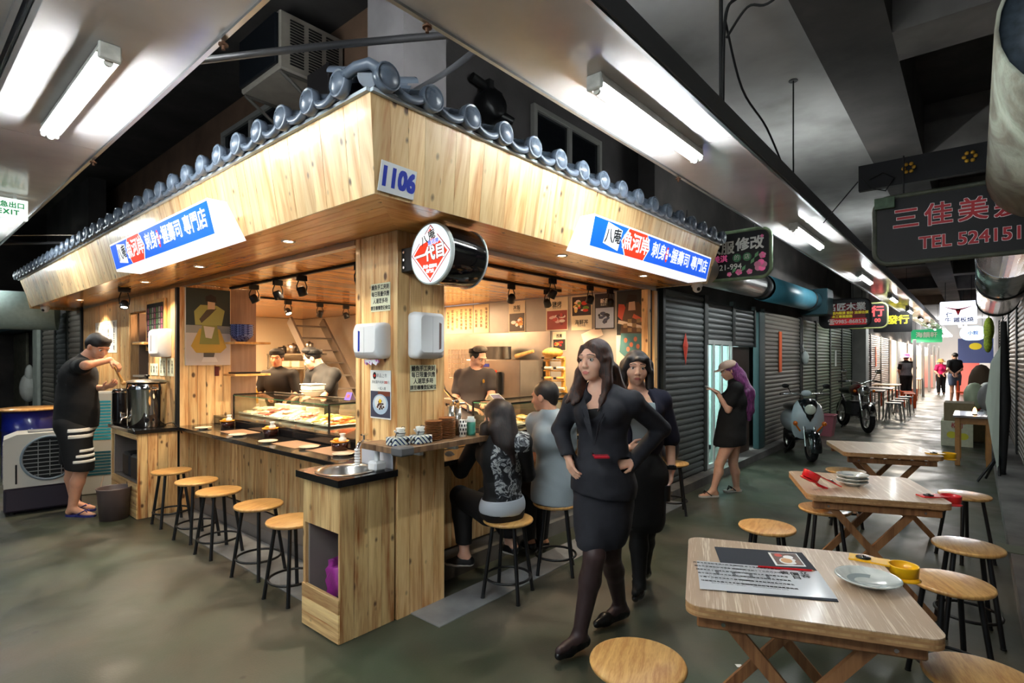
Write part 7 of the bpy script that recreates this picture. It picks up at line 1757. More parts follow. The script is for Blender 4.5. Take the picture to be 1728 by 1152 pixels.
part('front_mudguard', MB().lathe([(0.315, -0.06), (0.33, 0), (0.315, 0.06)], 20, 0, Matrix.Translation((0, -0.66, 0.30)) @ Matrix.Rotation(radians(90), 4, 'Y') @ Matrix.Rotation(radians(130), 4, 'Z'), arc=0.35), CHROME, t)
part('side_stand', MB().tube([(-0.08, 0.1, 0.3), (-0.22, 0.14, 0.012)], 0.012, 6), BLACKM, t)
t = thing('pink_bin', 'square pink plastic bin in front of the motorcycle', 'bin', (12.35, 2.28, 0))
mb = MB(); vs = [(-.13,-.13,0),(.13,-.13,0),(.13,.13,0),(-.13,.13,0),(-.18,-.18,.42),(.18,-.18,.42),(.18,.18,.42),(-.18,.18,.42),(-.165,-.165,.42),(.165,-.165,.42),(.165,.165,.42),(-.165,.165,.42),(-.12,-.12,.02),(.12,-.12,.02),(.12,.12,.02),(-.12,.12,.02)]
fs = [(3,2,1,0)] + [(i,(i+1)%4,4+(i+1)%4,4+i) for i in range(4)] + [(4+i,4+(i+1)%4,8+(i+1)%4,8+i) for i in range(4)] + [(8+i,8+(i+1)%4,12+(i+1)%4,12+i) for i in range(4)] + [(12,13,14,15)]
part('bin_body', mb.add(vs, fs), mat('bin_pink', (184, 110, 122), 0.5), t)
part('bin_rim', MB().tube([(p[0], p[1], 0.42) for p in rrect(0.37, 0.37, 0.03, 3)], 0.008, 6, closed=True), mat('bin_pink', (184, 110, 122), 0.5), t)
# -- far tables and stools
def far_table(label, x, y, w, d, topm, group=None):
 t = thing('market_table', label, 'table', (x, y, 0), 0, group)
 part('table_top', MB().bbox((-w/2, -d/2, 0.70), (w/2, d/2, 0.73), 0.005), topm, t)
 for sx in (-1, 1):
  for sy in (-1, 1): part('leg', MB().cone((sx*(w/2 - 0.06), sy*(d/2 - 0.06), 0.0), (sx*(w/2 - 0.06), sy*(d/2 - 0.06), 0.70), 0.02, n=8), CHROME, t)
 return t
dkt = mat('table_dark', (60, 56, 52), 0.3)
far_table('dark topped steel table beyond the motorcycle', 16.6, 2.05, 0.9, 0.6, dkt)
far_table('second dark topped steel table beyond the motorcycle', 18.1, 2.0, 0.9, 0.6, dkt)
far_table('wooden topped table near the woman in the pink hat', 20.6, 2.1, 1.0, 0.65, W_SEAT)
far_table('table at the far stalls behind the woman in the pink hat', 27.0, 1.95, 1.1, 0.65, W_SEAT)
st = thing('metal_stool', 'grey metal stool tucked at the dark tables beyond the motorcycle', 'stool', (16.2, 1.52, 0), 0, 'grey stools by the dark tables')
part('seat', MB().bbox((-0.15, -0.15, 0.43), (0.15, 0.15, 0.46), 0.01), mat('stool_grey', (110, 110, 112), 0.4), st)
for sx in (-1, 1):
 for sy in (-1, 1): part('leg', MB().cone((sx*0.12, sy*0.12, 0.43), (sx*0.16, sy*0.16, 0), 0.012, n=6), CHROME, st)
for (x, y) in ((17.0, 1.52), (18.0, 1.5), (19.0, 1.5), (15.85, 2.0)): copy_tree(st, (x, y, 0), 0.1 * x, ORD[int(x - 15)] + ' grey metal stool beyond the motorcycle', 'grey stools by the dark tables')
ORG = mat('stool_orange', (236, 90, 24), 0.4)
so = thing('plastic_stool', 'orange plastic stool around the far wooden table', 'stool', (20.9, 1.55, 0), 0, 'orange plastic stools down the corridor')
part('seat', MB().bbox((-0.14, -0.14, 0.42), (0.14, 0.14, 0.45), 0.01), ORG, so)
for sx in (-1, 1):
 for sy in (-1, 1): part('leg', MB().bbox((min(sx*0.12, sx*0.16), min(sy*0.12, sy*0.16), 0), (max(sx*0.12, sx*0.16), max(sy*0.12, sy*0.16), 0.42), 0.005), ORG, so)
for (x, y) in ((21.5, 1.6), (22.2, 1.7), (21.2, 2.45), (22.8, 2.1), (24.5, 1.8), (25.8, 2.0)): copy_tree(so, (x, y, 0), 0.3 * x, ORD[int(2 * x - 41)] + ' orange plastic stool beyond the wooden table', 'orange plastic stools down the corridor')
far_table('wooden trestle table among people at the far right', 24.5, -0.1, 1.2, 0.5, W_SEAT)
solo('chair_orange', MB().bbox((22.9, 0.05, 0.4), (23.3, 0.45, 0.45), 0.01).bbox((22.9, 0.05, 0.0), (22.95, 0.1, 0.4), 0.005).bbox((23.25, 0.4, 0), (23.3, 0.45, 0.8), 0.005), ORG, 'orange plastic chair at the far right stall', 'chair')
solo('cardboard_box', MB().bbox((12.3, 0.02, 0.0), (12.9, 0.46, 0.44), 0.004), mat('carton_white', (196, 196, 170), 0.7, noise=0.08), 'printed white fruit carton at the bottom of the stack on the right', 'box')
M = frame((12.298, 0.44, 0.02), (0, -1, 0), (0, 0, 1))
o = bpy.data.objects['cardboard_box']
for k, (a, b) in enumerate(((0.13, 0.18), (0.29, 0.16))):
 flat(o, ell(a, b, 0.07, 0.06, 14), M, mat('fruit_yellow', (206, 200, 60), 0.6), 0.001, 'printed_fruit')
text(o, '柳丁', M, 0.10, mat('carton_red', (170, 60, 60), 0.6), 0.22, 0.34, 0.001, bold=0.002, name='characters')
solo('cardboard_box', MB().bbox((12.32, 0.0, 0.441), (12.95, 0.42, 0.76), 0.004), mat('carton_brown', (124, 110, 82), 0.75, noise=0.1), 'brown carton on top of the fruit carton', 'box')
solo('cardboard_box', MB().bbox((13.2, -0.18, 0.0), (13.7, 0.20, 0.5), 0.004), mat('carton_brown', (124, 110, 82), 0.75), 'brown carton behind the small wooden table', 'box')
t = thing('wooden_table', 'small wooden side table with a lit lamp in front of the cartons', 'table', (10.55, 0.02, 0))
oak = mat('oak_warm', (176, 122, 66), 0.4, noise=0.1, nscale=20)
part('table_top', MB().bbox((-0.5, -0.22, 0.70), (0.42, 0.22, 0.73), 0.005), mat('top_gloss', (150, 140, 140), 0.15), t)
for sx in (-1, 1):
 for sy in (-1, 1): part('leg', MB().bbox((sx*0.38 - 0.03, sy*0.17 - 0.03, 0), (sx*0.38 + 0.03, sy*0.17 + 0.03, 0.70), 0.004), oak, t)
part('apron', MB().bbox((-0.38, -0.18, 0.60), (0.38, 0.18, 0.70), 0.004), oak, t)
t = thing('candle_lamp', 'small glowing lamp on the wooden side table', 'lamp', (10.3, 0.0, 0.731))
part('lamp_base', MB().lathe([(0, 0), (0.03, 0), (0.028, 0.01), (0, 0.012)], 12), BLACKM, t)
part('lamp_glow', MB().lathe([(0, 0.012), (0.02, 0.02), (0.024, 0.06), (0.012, 0.10), (0, 0.11)], 14), mat('candle', (255, 200, 120), 0.4, emit=8, ecol=(255, 170, 90)), t)
t = thing('leaning_board', 'long pale folding board leaning by the right wall on a tripod foot', 'board', (9.0, -0.12, 0))
part('board', MB().add([(-0.1, -0.10, 0.12), (-0.1, -0.04, 0.5), (-0.06, 0.02, 1.0), (-0.06, -0.03, 1.5), (-0.05, -0.12, 1.7), (-0.07, -0.10, 0.12), (-0.07, -0.04, 0.5), (-0.03, 0.02, 1.0), (-0.03, -0.03, 1.5), (-0.02, -0.12, 1.7)], [(0,1,2,3,4), (9,8,7,6,5), (0,5,6,1), (1,6,7,2), (2,7,8,3), (3,8,9,4), (4,9,5,0)]), mat('board_pale', (196, 204, 190), 0.4), t)
part('folded_umbrella', MB().tube([(0, -0.14, 0.1), (0, -0.16, 1.0), (0, -0.15, 2.0)], 0.05, 10, rads=[0.03, 0.06, 0.03]), BLACKM, t)
mb = MB()
for k in range(4):
 a = k*pi/2 + 0.4; mb.tube([(0, -0.1, 0.35), (0.25*cos(a), -0.1 + 0.16*sin(a) + 0.05, 0.012)], 0.015, 6)
part('tripod_foot', mb, BLACK, t)
qb = random.Random(8)
bagc = [('white', (206, 206, 200)), ('yellow', (210, 206, 70)), ('dark', (50, 52, 66)), ('red', (170, 30, 34)), ('grey', (150, 150, 150)), ('pale green', (196, 210, 180)), ('white', (200, 200, 196))]
for k, (nm_, c) in enumerate(bagc):
 x = 13.9 + 0.42 * (k % 4); y = -0.20 + 0.22 * (k % 2); z = 0.0 if k < 4 else 0.52
 mb = MB(); mb.ball((0, 0, 0.27), (0.2, 0.17, 0.27), 14)
 mb.v = [(a + 0.02*sin(b*30 + c2*20), b + 0.02*sin(a*25 + k), c2) for (a, b, c2) in mb.v]
 mb.v = [(a + x, b + y, c2 + z) for (a, b, c2) in mb.v]
 solo('stuffed_bag', mb, mat('bag_%s' % nm_, c, 0.45), '%s stuffed plastic bag in the heap by the right wall, %s' % (nm_, ['bottom first', 'bottom second', 'bottom third', 'bottom last', 'upper first', 'upper second', 'upper last'][k]), 'bag')
solo('cloth_heap', MB().ball((17.6, -0.12, 0.9), (0.3, 0.26, 0.5), 14).ball((17.4, -0.1, 0.35), (0.34, 0.3, 0.35), 14), mat('coat_brown', (92, 74, 56), 0.8), 'brown coats heaped on a stand behind the bags', 'clothes')
solo('paint_lid', MB().bbox((5.4, -0.28, 0.121), (5.62, -0.12, 0.126), 0.002), mat('lid_olive', (88, 92, 74), 0.6), 'flat grey green plate lying on the right curb', 'plate')
solo('hanging_foliage', MB().ball((20.2, -0.30, 2.35), (0.2, 0.12, 0.35), 12).ball((20.1, -0.28, 1.95), (0.14, 0.1, 0.25), 10).ball((20.3, -0.28, 2.1), (0.12, 0.1, 0.2), 10).cone((20.2, -0.3, 2.6), (20.2, -0.3, 4.29), 0.01, n=6), mat('leaf_yellow', (150, 170, 50), 0.7, noise=0.5, nscale=20), 'hanging yellow green foliage on the right wall far down', 'plant')
struct('wall_far_end', MB().box((52, -3, 0), (52.2, 7, 6)), mat('facade_pale', (240, 232, 224), 0.8))
struct('road_far_end', MB().box((50, -4, -0.01), (56, 8, 0.012)), mat('road_pale', (190, 184, 178), 0.8))
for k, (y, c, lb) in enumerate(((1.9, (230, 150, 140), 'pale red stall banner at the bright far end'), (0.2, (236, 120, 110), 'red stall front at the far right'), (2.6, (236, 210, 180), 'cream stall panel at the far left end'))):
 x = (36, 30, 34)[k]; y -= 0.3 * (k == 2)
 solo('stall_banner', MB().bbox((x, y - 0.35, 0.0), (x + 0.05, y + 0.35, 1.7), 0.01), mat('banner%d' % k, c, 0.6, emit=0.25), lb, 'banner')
for k in range(10):
 x = 27.2 + k * 2.4
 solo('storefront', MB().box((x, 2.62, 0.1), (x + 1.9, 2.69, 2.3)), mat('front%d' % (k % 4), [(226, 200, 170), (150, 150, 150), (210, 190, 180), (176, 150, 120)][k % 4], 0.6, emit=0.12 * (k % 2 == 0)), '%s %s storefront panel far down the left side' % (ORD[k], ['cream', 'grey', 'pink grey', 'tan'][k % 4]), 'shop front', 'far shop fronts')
for k in range(5):
 solo('stall_pole', MB().bbox((23.5 + k*4, 1.55, 0), (23.6 + k*4, 1.65, 2.2), 0.01), mat('pole_white', (200, 198, 196), 0.5), 'slim white pole of a far stall', 'pole', 'far stall poles')
for k in range(6):
 area_light('stall_glow', (24 + k*4.0, 2.2, 2.5), (0, 0, 0), 0.9, 0.4, 75, (1, 0.86, 0.70))
# -- people: smooth distance-field bodies turned into one mesh
def caps(a, b, ra, rb=None): return ('c', np.array(a, float), np.array(b, float), float(ra), float(ra if rb is None else rb))
def elli(c, r, R=None): return ('e', np.array(c, float), np.array(r, float), np.eye(3) if R is None else R)
def grow(pr, g):
 if pr[0] == 'c': return ('c', pr[1], pr[2], pr[3] + g, pr[4] + g)
 return ('e', pr[1], pr[2] + g, pr[3])
def pbox(pr):
 if pr[0] == 'c':
  r = max(pr[3], pr[4]); return np.minimum(pr[1], pr[2]) - r, np.maximum(pr[1], pr[2]) + r
 r = np.abs(pr[3]) @ pr[2]; return pr[1] - r, pr[1] + r
def pdist(pr, P):
 if pr[0] == 'c':
  a, b, ra, rb = pr[1:]; ab = b - a; L = max((ab @ ab), 1e-9)
  t = np.clip(((P - a) @ ab) / L, 0, 1)
  return np.linalg.norm(P - a - t[..., None] * ab, axis=-1) - (ra + (rb - ra) * t)
 q = (P - pr[1]) @ pr[3]
 k0 = np.linalg.norm(q / pr[2], axis=-1); k1 = np.linalg.norm(q / pr[2]**2, axis=-1) + 1e-9
 return k0 * (k0 - 1) / k1
def field_mesh(adds, subs=(), cuts=(), vox=0.006, k=0.02, wob=0.0):
 """surface of a smooth union minus some shapes; cuts = (point, normal): removes the side the normal points to"""
 adds = [(p if isinstance(p, list) else [p, k]) for p in adds]
 lo = np.min([pbox(p[0])[0] for p in adds], axis=0) - 4*vox; hi = np.max([pbox(p[0])[1] for p in adds], axis=0) + 4*vox
 n = np.ceil((hi - lo) / vox).astype(int) + 1
 F = np.full(n, 0.5, np.float32)
 def local(pr, m):
  a, b = pbox(pr); i0 = np.maximum(0, np.floor((a - m - lo) / vox).astype(int)); i1 = np.minimum(n, np.ceil((b + m - lo) / vox).astype(int) + 1)
  if (i1 <= i0).any(): return None, None
  ax = [lo[q] + vox * np.arange(i0[q], i1[q]) for q in range(3)]
  G = np.stack(np.meshgrid(*ax, indexing='ij'), -1)
  return (slice(i0[0], i1[0]), slice(i0[1], i1[1]), slice(i0[2], i1[2])), G
 for pr, kk in adds:
  s, G = local(pr, kk + 3*vox)
  if s is None: continue
  d = pdist(pr, G); f = F[s]; h = np.clip(0.5 + 0.5 * (d - f) / kk, 0, 1)
  F[s] = d * (1 - h) + f * h - kk * h * (1 - h)
 for pr in subs:
  s, G = local(pr, 0.02)
  if s is None: continue
  d = -pdist(pr, G); f = F[s]; kk = 0.008; h = np.clip(0.5 - 0.5 * (f - d) / kk, 0, 1)
  F[s] = np.maximum(f, f * (1 - h) + d * h + kk * h * (1 - h))
 if cuts or wob:
  G = np.stack(np.meshgrid(*[lo[q] + vox * np.arange(n[q]) for q in range(3)], indexing='ij'), -1)
  for (p, nn) in cuts:
   nn = np.array(nn, float); nn /= np.linalg.norm(nn)
   F = np.maximum(F, (G - np.array(p, float)) @ nn)
  if wob: F = F + wob * (np.sin(G[..., 0]*37 + 3*np.sin(G[..., 2]*19)) * np.sin(G[..., 2]*23 + G[..., 1]*31))
 I = F < 0
 c = np.zeros([m - 1 for m in n], np.uint8)
 for dx in (0, 1):
  for dy in (0, 1):
   for dz in (0, 1): c += I[dx:n[0]-1+dx, dy:n[1]-1+dy, dz:n[2]-1+dz]
 act = np.argwhere((c > 0) & (c < 8)); idx = np.full(c.shape, -1, np.int64); idx[tuple(act.T)] = np.arange(len(act))
 acc = np.zeros((len(act), 3)); cnt = np.zeros(len(act))
 cor = [(x, y, z) for x in (0, 1) for y in (0, 1) for z in (0, 1)]
 for i, a in enumerate(cor):
  for b in cor[i+1:]:
   if sum(abs(p - q) for p, q in zip(a, b)) != 1: continue
   fa = F[act[:, 0]+a[0], act[:, 1]+a[1], act[:, 2]+a[2]]; fb = F[act[:, 0]+b[0], act[:, 1]+b[1], act[:, 2]+b[2]]
   m = (fa < 0) != (fb < 0); t = np.where(m, fa / (fa - fb + 1e-12), 0)[:, None]
   pt = np.array(a) * (1 - t) + np.array(b) * t; acc += pt * m[:, None]; cnt += m
 vs = lo + vox * (act + acc / np.maximum(cnt, 1)[:, None]); fs = []
 for ax in range(3):
  o1, o2 = (ax + 1) % 3, (ax + 2) % 3
  sa = [slice(None)]*3; sb = [slice(None)]*3; sa[ax] = slice(0, -1); sb[ax] = slice(1, None)
  A, B = I[tuple(sa)], I[tuple(sb)]
  e = np.argwhere(A != B); e = e[(e[:, o1] > 0) & (e[:, o2] > 0) & (e[:, o1] < n[o1]-1) & (e[:, o2] < n[o2]-1)]
  ins = A[tuple(e.T)]
  def at(d1, d2):
   q = e.copy(); q[:, o1] -= d1; q[:, o2] -= d2; return idx[tuple(q.T)]
  q = np.stack([at(1, 1), at(0, 1), at(0, 0), at(1, 0)], 1)
  q[~ins] = q[~ins][:, ::-1]; fs.append(q)
 fs = np.concatenate(fs); return vs, fs
def np_mesh(name, vs, fs, mats, mi=None):
 me = bpy.data.meshes.new(name); me.vertices.add(len(vs)); me.vertices.foreach_set('co', vs.astype(np.float32).ravel())
 me.loops.add(fs.size); me.loops.foreach_set('vertex_index', fs.astype(np.int32).ravel())
 me.polygons.add(len(fs)); me.polygons.foreach_set('loop_start', np.arange(0, fs.size, 4, dtype=np.int32))
 for m in mats: me.materials.append(m)
 me.polygons.foreach_set('use_smooth', np.ones(len(fs), bool))
 if mi is not None: me.polygons.foreach_set('material_index', mi.astype(np.int32))
 me.update(calc_edges=True); me.validate(); return me
RZP = radians(40.48 - 90)
def skin_mat(name, c):
 m = mat(name, c, 0.45, noise=0.05, nscale=30)
 m.node_tree.nodes['Principled BSDF'].inputs['Subsurface Weight'].default_value = 0.12
 m.node_tree.nodes['Principled BSDF'].inputs['Subsurface Radius'].default_value = (0.02, 0.008, 0.004)
 return m
SKIN = skin_mat('skin', (222, 172, 146)); SKIN2 = skin_mat('skin_tan', (206, 150, 120))
LIP = mat('lips', (192, 108, 100), 0.4); EYEW = mat('eye_white', (226, 222, 218), 0.15); IRIS = mat('iris', (34, 22, 18), 0.1)
def hair_mat(name, c1, c2):
 return ramp_mat(name, [(0.35, c1), (0.65, c2)], 9, 0.36, stretch=(14, 14, 0.7), bump=0.35)
HAIR = hair_mat('hair_black', (14, 12, 12), (34, 26, 24))
def rot(fx, fy, pitch=0.0, roll=0.0):
 """columns: right, forward, up of a figure facing (fx, fy) in local axes; pitch > 0 looks up"""
 f = np.array([fx, fy, 0.0]); f /= np.linalg.norm(f); r = np.array([f[1], -f[0], 0.0]); u = np.array([0, 0, 1.0])
 f2 = f * cos(pitch) + u * sin(pitch); u2 = u * cos(pitch) - f * sin(pitch)
 r3 = r * cos(roll) + u2 * sin(roll); u3 = u2 * cos(roll) - r * sin(roll)
 return np.stack([r3, f2, u3], 1)
def hand(w, d, nrm, s=1.0, curl=0.5, side=1, spread=0.0):
 """wrist, finger direction, palm normal (side the fingers curl to), thumb side +1/-1"""
 w = np.array(w, float); d = np.array(d, float); d /= np.linalg.norm(d); nrm = np.array(nrm, float); nrm -= d * (nrm @ d); nrm /= np.linalg.norm(nrm)
 x = np.cross(d, nrm) * side; out = []
 for q in (-0.5, 0.0, 0.5): out.append([caps(w + d*0.01*s, w + (d*0.075 + x*q*0.045)*s, 0.017*s, 0.0125*s), 0.008])
 for i, (q, L) in enumerate(((-0.9, 0.060), (-0.3, 0.074), (0.3, 0.080), (0.9, 0.072))):
  b = w + (d*0.080 + x*q*0.026)*s; di = d + x*q*0.10*(1 + spread*3); di /= np.linalg.norm(di); p = b; a = 0.0
  for sgl, rr in ((0.45, 0.0088), (0.32, 0.0080), (0.25, 0.0072)):
   a += curl * 0.75; nx = p + (di*cos(a) + nrm*sin(a)) * L * sgl * s
   out.append([caps(p, nx, rr*s, rr*s*0.93), 0.003]); p = nx
 b = w + (d*0.022 + x*0.022)*s; m = b + (d*0.030 + x*0.026 + nrm*0.012*curl)*s; e = m + (d*0.032 + x*0.006 + nrm*0.02*curl)*s
 out += [[caps(b, m, 0.0125*s, 0.0098*s), 0.006], [caps(m, e, 0.0098*s, 0.0078*s), 0.004]]
 return out
ARMR = (0.047, 0.038, 0.034, 0.025)
def person(label, px0, D, J, vox=0.007, H=1.0, skin=SKIN, face=(0, -1), fpitch=0.0, froll=0.0, chestdir=None, female=False, build=1.0, garments=(), hair=None, hairm=HAIR, extra=(), hands=None, eyes=True, feet=True, z0=0.0, glasses=False):
 """J: joints as (px, py, depth offset) measured against the camera at distance D; local axes: x right of picture, y away"""
 x0 = (px0 - 864) / 915 * D
 t = thing('person', label, 'person', (D*0.76062 + x0*0.64920, D*0.64920 - x0*0.76062, z0), RZP)
 def pt(q):
  if len(q) == 4: return np.array(q[:3], float)
  d = D + q[2]; return np.array([(q[0] - 864) / 915 * d - x0, q[2], 1.55 - (q[1] - 604) / 915 * d - z0])
 j = {k: pt(v) for k, v in J.items()}
 cd = chestdir or face; R = rot(*cd); HR = rot(face[0], face[1], fpitch, froll); B = build
 hc = j['head']
 def h(x, y, z): return hc + HR @ (np.array([x, y, z]) * H)
 def he(c, r): return elli(h(*c), np.array(r) * H, HR)
 A = []
 A += [[he((0, -.012, .022), (.073, .092, .084)), .02], [he((0, .022, -.03), (.060, .066, .070)), .02], [he((0, .038, -.074), (.042, .042, .034)), .02], [he((0, .058, -.094), (.020, .018, .016)), .015]]
 for s in (-1, 1): A += [[he((s*.036, .050, -.036), (.026, .026, .026)), .015], [he((s*.074, -.006, -.014), (.010, .020, .031)), .006], [he((s*.011, .090, -.040), (.008, .009, .007)), .004], [caps(h(s*.014, .083, .020), h(s*.042, .070, .019), .010*H), .012]]
 A += [[caps(h(0, .080, .004), h(0, .099, -.036), .0075*H, .011*H), .008], [caps(h(-.016, .082, -.064), h(.016, .082, -.064), .0065*H), .004], [caps(h(-.012, .081, -.074), h(.012, .081, -.074), .0072*H), .004]]
 A += [[caps(h(0, -.025, -.06), j['neck'], .052*H*(0.95 if female else 1.08)), .02]]
 tor = []
 tor.append([elli(j['pelvis'], np.array([.160, .112, .115]) * B, R), .05])
 tor.append([elli(j['waist'], np.array([.128 if female else .145, .098, .125]) * B, R), .05])
 tor.append([elli(j['chest'], np.array([.150 if female else .165, .108, .155]) * B, R), .05])
 tor.append([caps(j['shL'], j['shR'], .054 * B), .04])
 tor.append([caps(j['neck'] - [0, 0, .01], (j['shL'] + j['neck'])/2 - [0, 0, .02], .042, .042), .03]); tor.append([caps(j['neck'] - [0, 0, .01], (j['shR'] + j['neck'])/2 - [0, 0, .02], .042, .042), .03])
 if female:
  for s in (-1, 1): tor.append([elli(j['chest'] + R @ np.array([s*.066, .082, .01]), np.array([.056, .05, .056]) * B, R), .03])
 arm, legs = {}, {}
 for s in 'LR':
  if 'el' + s in j:
   q = ARMR
   arm['u' + s] = [caps(j['sh'+s], j['el'+s], q[0]*B, q[1]*B), .02]
   arm['v' + s] = [caps(j['sh'+s], j['sh'+s]*.38 + j['el'+s]*.62, q[0]*B, q[1]*B*1.12), .02]
   if 'wr' + s in j: arm['f' + s] = [caps(j['el'+s], j['wr'+s], q[2]*B*1.06, q[3]*B), .015]
  if 'kn' + s in j:
   legs['t' + s] = [caps(j['hip'+s], j['kn'+s], .086*B, .054*B), .03]
   if 'an' + s in j:
    k_, a_ = j['kn'+s], j['an'+s]; c_ = k_*.68 + a_*.32 - (R @ np.array([0, .012, 0]))
    legs['s' + s] = [caps(k_, c_, .053*B, .055*B), .02]; legs['a' + s] = [caps(c_, a_, .054*B, .034*B), .02]
   if 'toe' + s in j:
    a_, e_ = j['an'+s], j['toe'+s]; dd = (e_ - a_); dd[2] = 0; dl = max(np.linalg.norm(dd), .05); dn = dd / dl
    g0 = min(a_[2] - .055, e_[2]) if False else a_[2] - .062
    heel = a_ - dn*.03; heel[2] = a_[2] - .04; ball = e_ - dn*.05
    legs['h' + s] = [caps(a_, heel, .033, .032), .02]; legs['o' + s] = [caps(a_ + dn*.02 - [0, 0, .02], ball, .032, .024), .02]; legs['p' + s] = [caps(ball, e_, .026, .018), .015]
 skinA = A + tor + list(arm.values()) + list(legs.values())
 for s, hd in (hands or {}).items():
  skinA += hand(j['wr'+s], hd[0], hd[1], hd[2] if len(hd) > 2 else 1.0, hd[3] if len(hd) > 3 else .5, hd[4] if len(hd) > 4 else 1)
 subs = [he((s*.031, .102, -.003), (.018, .016, .0078)) for s in (-1, 1)]
 vs, fs = field_mesh(skinA, subs if eyes else (), vox=vox)
 cen = vs[fs].mean(1); q = (cen - hc) @ HR / H
 lipm = (np.abs(q[:, 2] + .0695) < .0092 * (1 - (q[:, 0] / .0225)**2)) & (q[:, 1] > .078)
 link('body', np_mesh('body', vs, fs, [skin, LIP], lipm.astype(int)), t)
 if eyes:
  for s in (-1, 1):
   mb = MB(); mb.ball(tuple(h(s*.031, .0750, -.003)), .0098*H, 12); link('eye', mb.mesh('eye', EYEW), t)
   mb = MB(); mb.ball(tuple(h(s*.0305, .0815, -.003)), .0058*H, 10); mb.tube([h(s*.016, .088, .0015), h(s*.030, .0905, .0055), h(s*.046, .082, .001)], .0013*H, 5); link('iris', mb.mesh('iris', IRIS), t)
   mb = MB(); mb.tube([h(s*.013, .0915, .0225), h(s*.030, .0905, .0255), h(s*.050, .077, .019)], .0020*H, 6); link('eyebrow', mb.mesh('eyebrow', HAIR), t)
 for g in garments:
  nm_, m_, keys, gr = g[0], g[1], g[2], g[3]; o = g[4] if len(g) > 4 else {}
  ad = []
  for kx in keys:
   if kx == 'torso': ad += [[grow(p[0], gr), p[1]] for p in tor]
   elif kx == 'hips': ad += [[grow(p[0], gr), p[1]] for p in tor[:2]]
   elif kx == 'trunk': ad += [[grow(p[0], gr), p[1]] for p in tor[:4] + tor[6:]]
   elif kx in arm: ad.append([grow(arm[kx][0], gr*1.0), arm[kx][1]])
   elif kx in legs: ad.append([grow(legs[kx][0], gr), legs[kx][1]])
  for e in o.get('add', ()):
   ad.append([('c', pt(e[0]), pt(e[1]), e[2], e[3]), e[4] if len(e) > 4 else .03])
  for e in o.get('addh', ()): ad.append([he(e[0], e[1]), .02])
  sb = [('c', pt(e[0]), pt(e[1]), e[2], e[3]) for e in o.get('sub', ())]
  cu = [(pt(c[0]), c[1]) for c in o.get('cut', ())]
  sb += [he(e[0], e[1]) for e in o.get('subh', ())]
  v2, f2 = field_mesh(ad, sb, cu, vox=o.get('vox', vox), wob=o.get('wob', 0.0))
  link(nm_, np_mesh(nm_, v2, f2, [m_]), t)
 if hair:
  ad = [[he(c, r), .015] for (c, r) in hair.get('cap', [((0, -.018, .030), (.082, .098, .086))])]
  for e in hair.get('locks', ()): ad.append([caps(h(*e[0]), h(*e[1]), e[2]*H, e[3]*H), .025])
  for e in hair.get('jlocks', ()): ad.append([('c', pt(e[0]), pt(e[1]), e[2], e[3]), .03])
  sb = [he(c, r) for (c, r) in hair.get('sub', [((0, .085, -.035), (.062, .060, .085))])]
  v2, f2 = field_mesh(ad, sb, vox=vox, wob=hair.get('wob', 0.0012))
  link('hair', np_mesh('hair', v2, f2, [hairm]), t)
 return t, j, h, pt
def shoe(t, a, e, m, name='shoe', w=0.042, sole=None, h=0.06):
 """low shoe around ankle a and toe e (local points)"""
 a, e = np.array(a, float), np.array(e, float); d = e - a; d[2] = 0; L = max(np.linalg.norm(d), .1); d /= L
 z = min(a[2] - .075, e[2] - .02); z = max(z, 0.0)
 hz = z + .032; heel = np.array([a[0], a[1], hz]) - d*.035; ball = np.array([e[0], e[1], hz - .004]) - d*.06; tip = np.array([e[0], e[1], hz - .012]) + d*.005
 v, f = field_mesh([[caps(heel, heel + d*.05 + [0, 0, .012], .036, .036), .02], [caps(heel + d*.04, ball, .034, .036), .02], [caps(ball, tip, .036, .022), .02]], [], [((0, 0, z), (0, 0, -1)), (tuple(heel + [0, 0, h*.62]), tuple(np.array([-d[0]*.25, -d[1]*.25, 1])))], vox=.006)
 link(name, np_mesh(name, v, f, [m]), t)
 if sole:
  v, f = field_mesh([[caps(heel, ball, .037, .040), .02], [caps(ball, tip, .040, .028), .02]], [], [((0, 0, z - .001), (0, 0, -1)), ((0, 0, z + .018), (0, 0, 1))], vox=.006)
  link('sole', np_mesh('sole', v, f, [sole]), t)
def flipflop(t, a, e, m, ms):
 a, e = np.array(a, float), np.array(e, float); d = e - a; d[2] = 0; d /= np.linalg.norm(d); x = np.array([d[1], -d[0], 0])
 z = max(0.0, a[2] - .105); heel = np.array([a[0], a[1], z]) - d*.06; tip = np.array([e[0], e[1], z]) + d*.02; L = np.linalg.norm(tip - heel)
 out = [(f_ , w_) for f_, w_ in ((0.0, .0), (.02, .022), (.1, .034), (.4, .033), (.7, .044), (.9, .038), (.98, .018), (1, 0))]
 pts = [heel + d*L*f_ + x*w_ for f_, w_ in out] + [heel + d*L*f_ - x*w_ for f_, w_ in out[::-1][1:-1]]
 pl = [(p[0], p[1]) for p in pts]
 if sum(pl[i][0]*pl[(i+1) % len(pl)][1] - pl[(i+1) % len(pl)][0]*pl[i][1] for i in range(len(pl))) < 0: pl = pl[::-1]
 o = link('flip_flop', MB().prism(pl, z, z + .018).mesh('flip_flop', m), t)
 c = heel + d*L*.80 + [0, 0, .02]; mb = MB()
 for s in (-1, 1): mb.tube([c, c + x*s*.02 - d*.03 + [0, 0, .045], heel + d*L*.42 + x*s*.036 + [0, 0, .018]], .006, 6)
 link('strap', mb.mesh('strap', ms), o)
NAVY = mat('suit_charcoal', (27, 28, 36), 0.8, noise=0.18, nscale=30, bump=0.35, bscale=10)
NAVY2 = mat('cardigan_navy', (19, 20, 40), 0.85, bump=0.3, bscale=12)
BLKC_ = mat('black_cloth', (15, 15, 17), 0.85, bump=0.35, bscale=11)
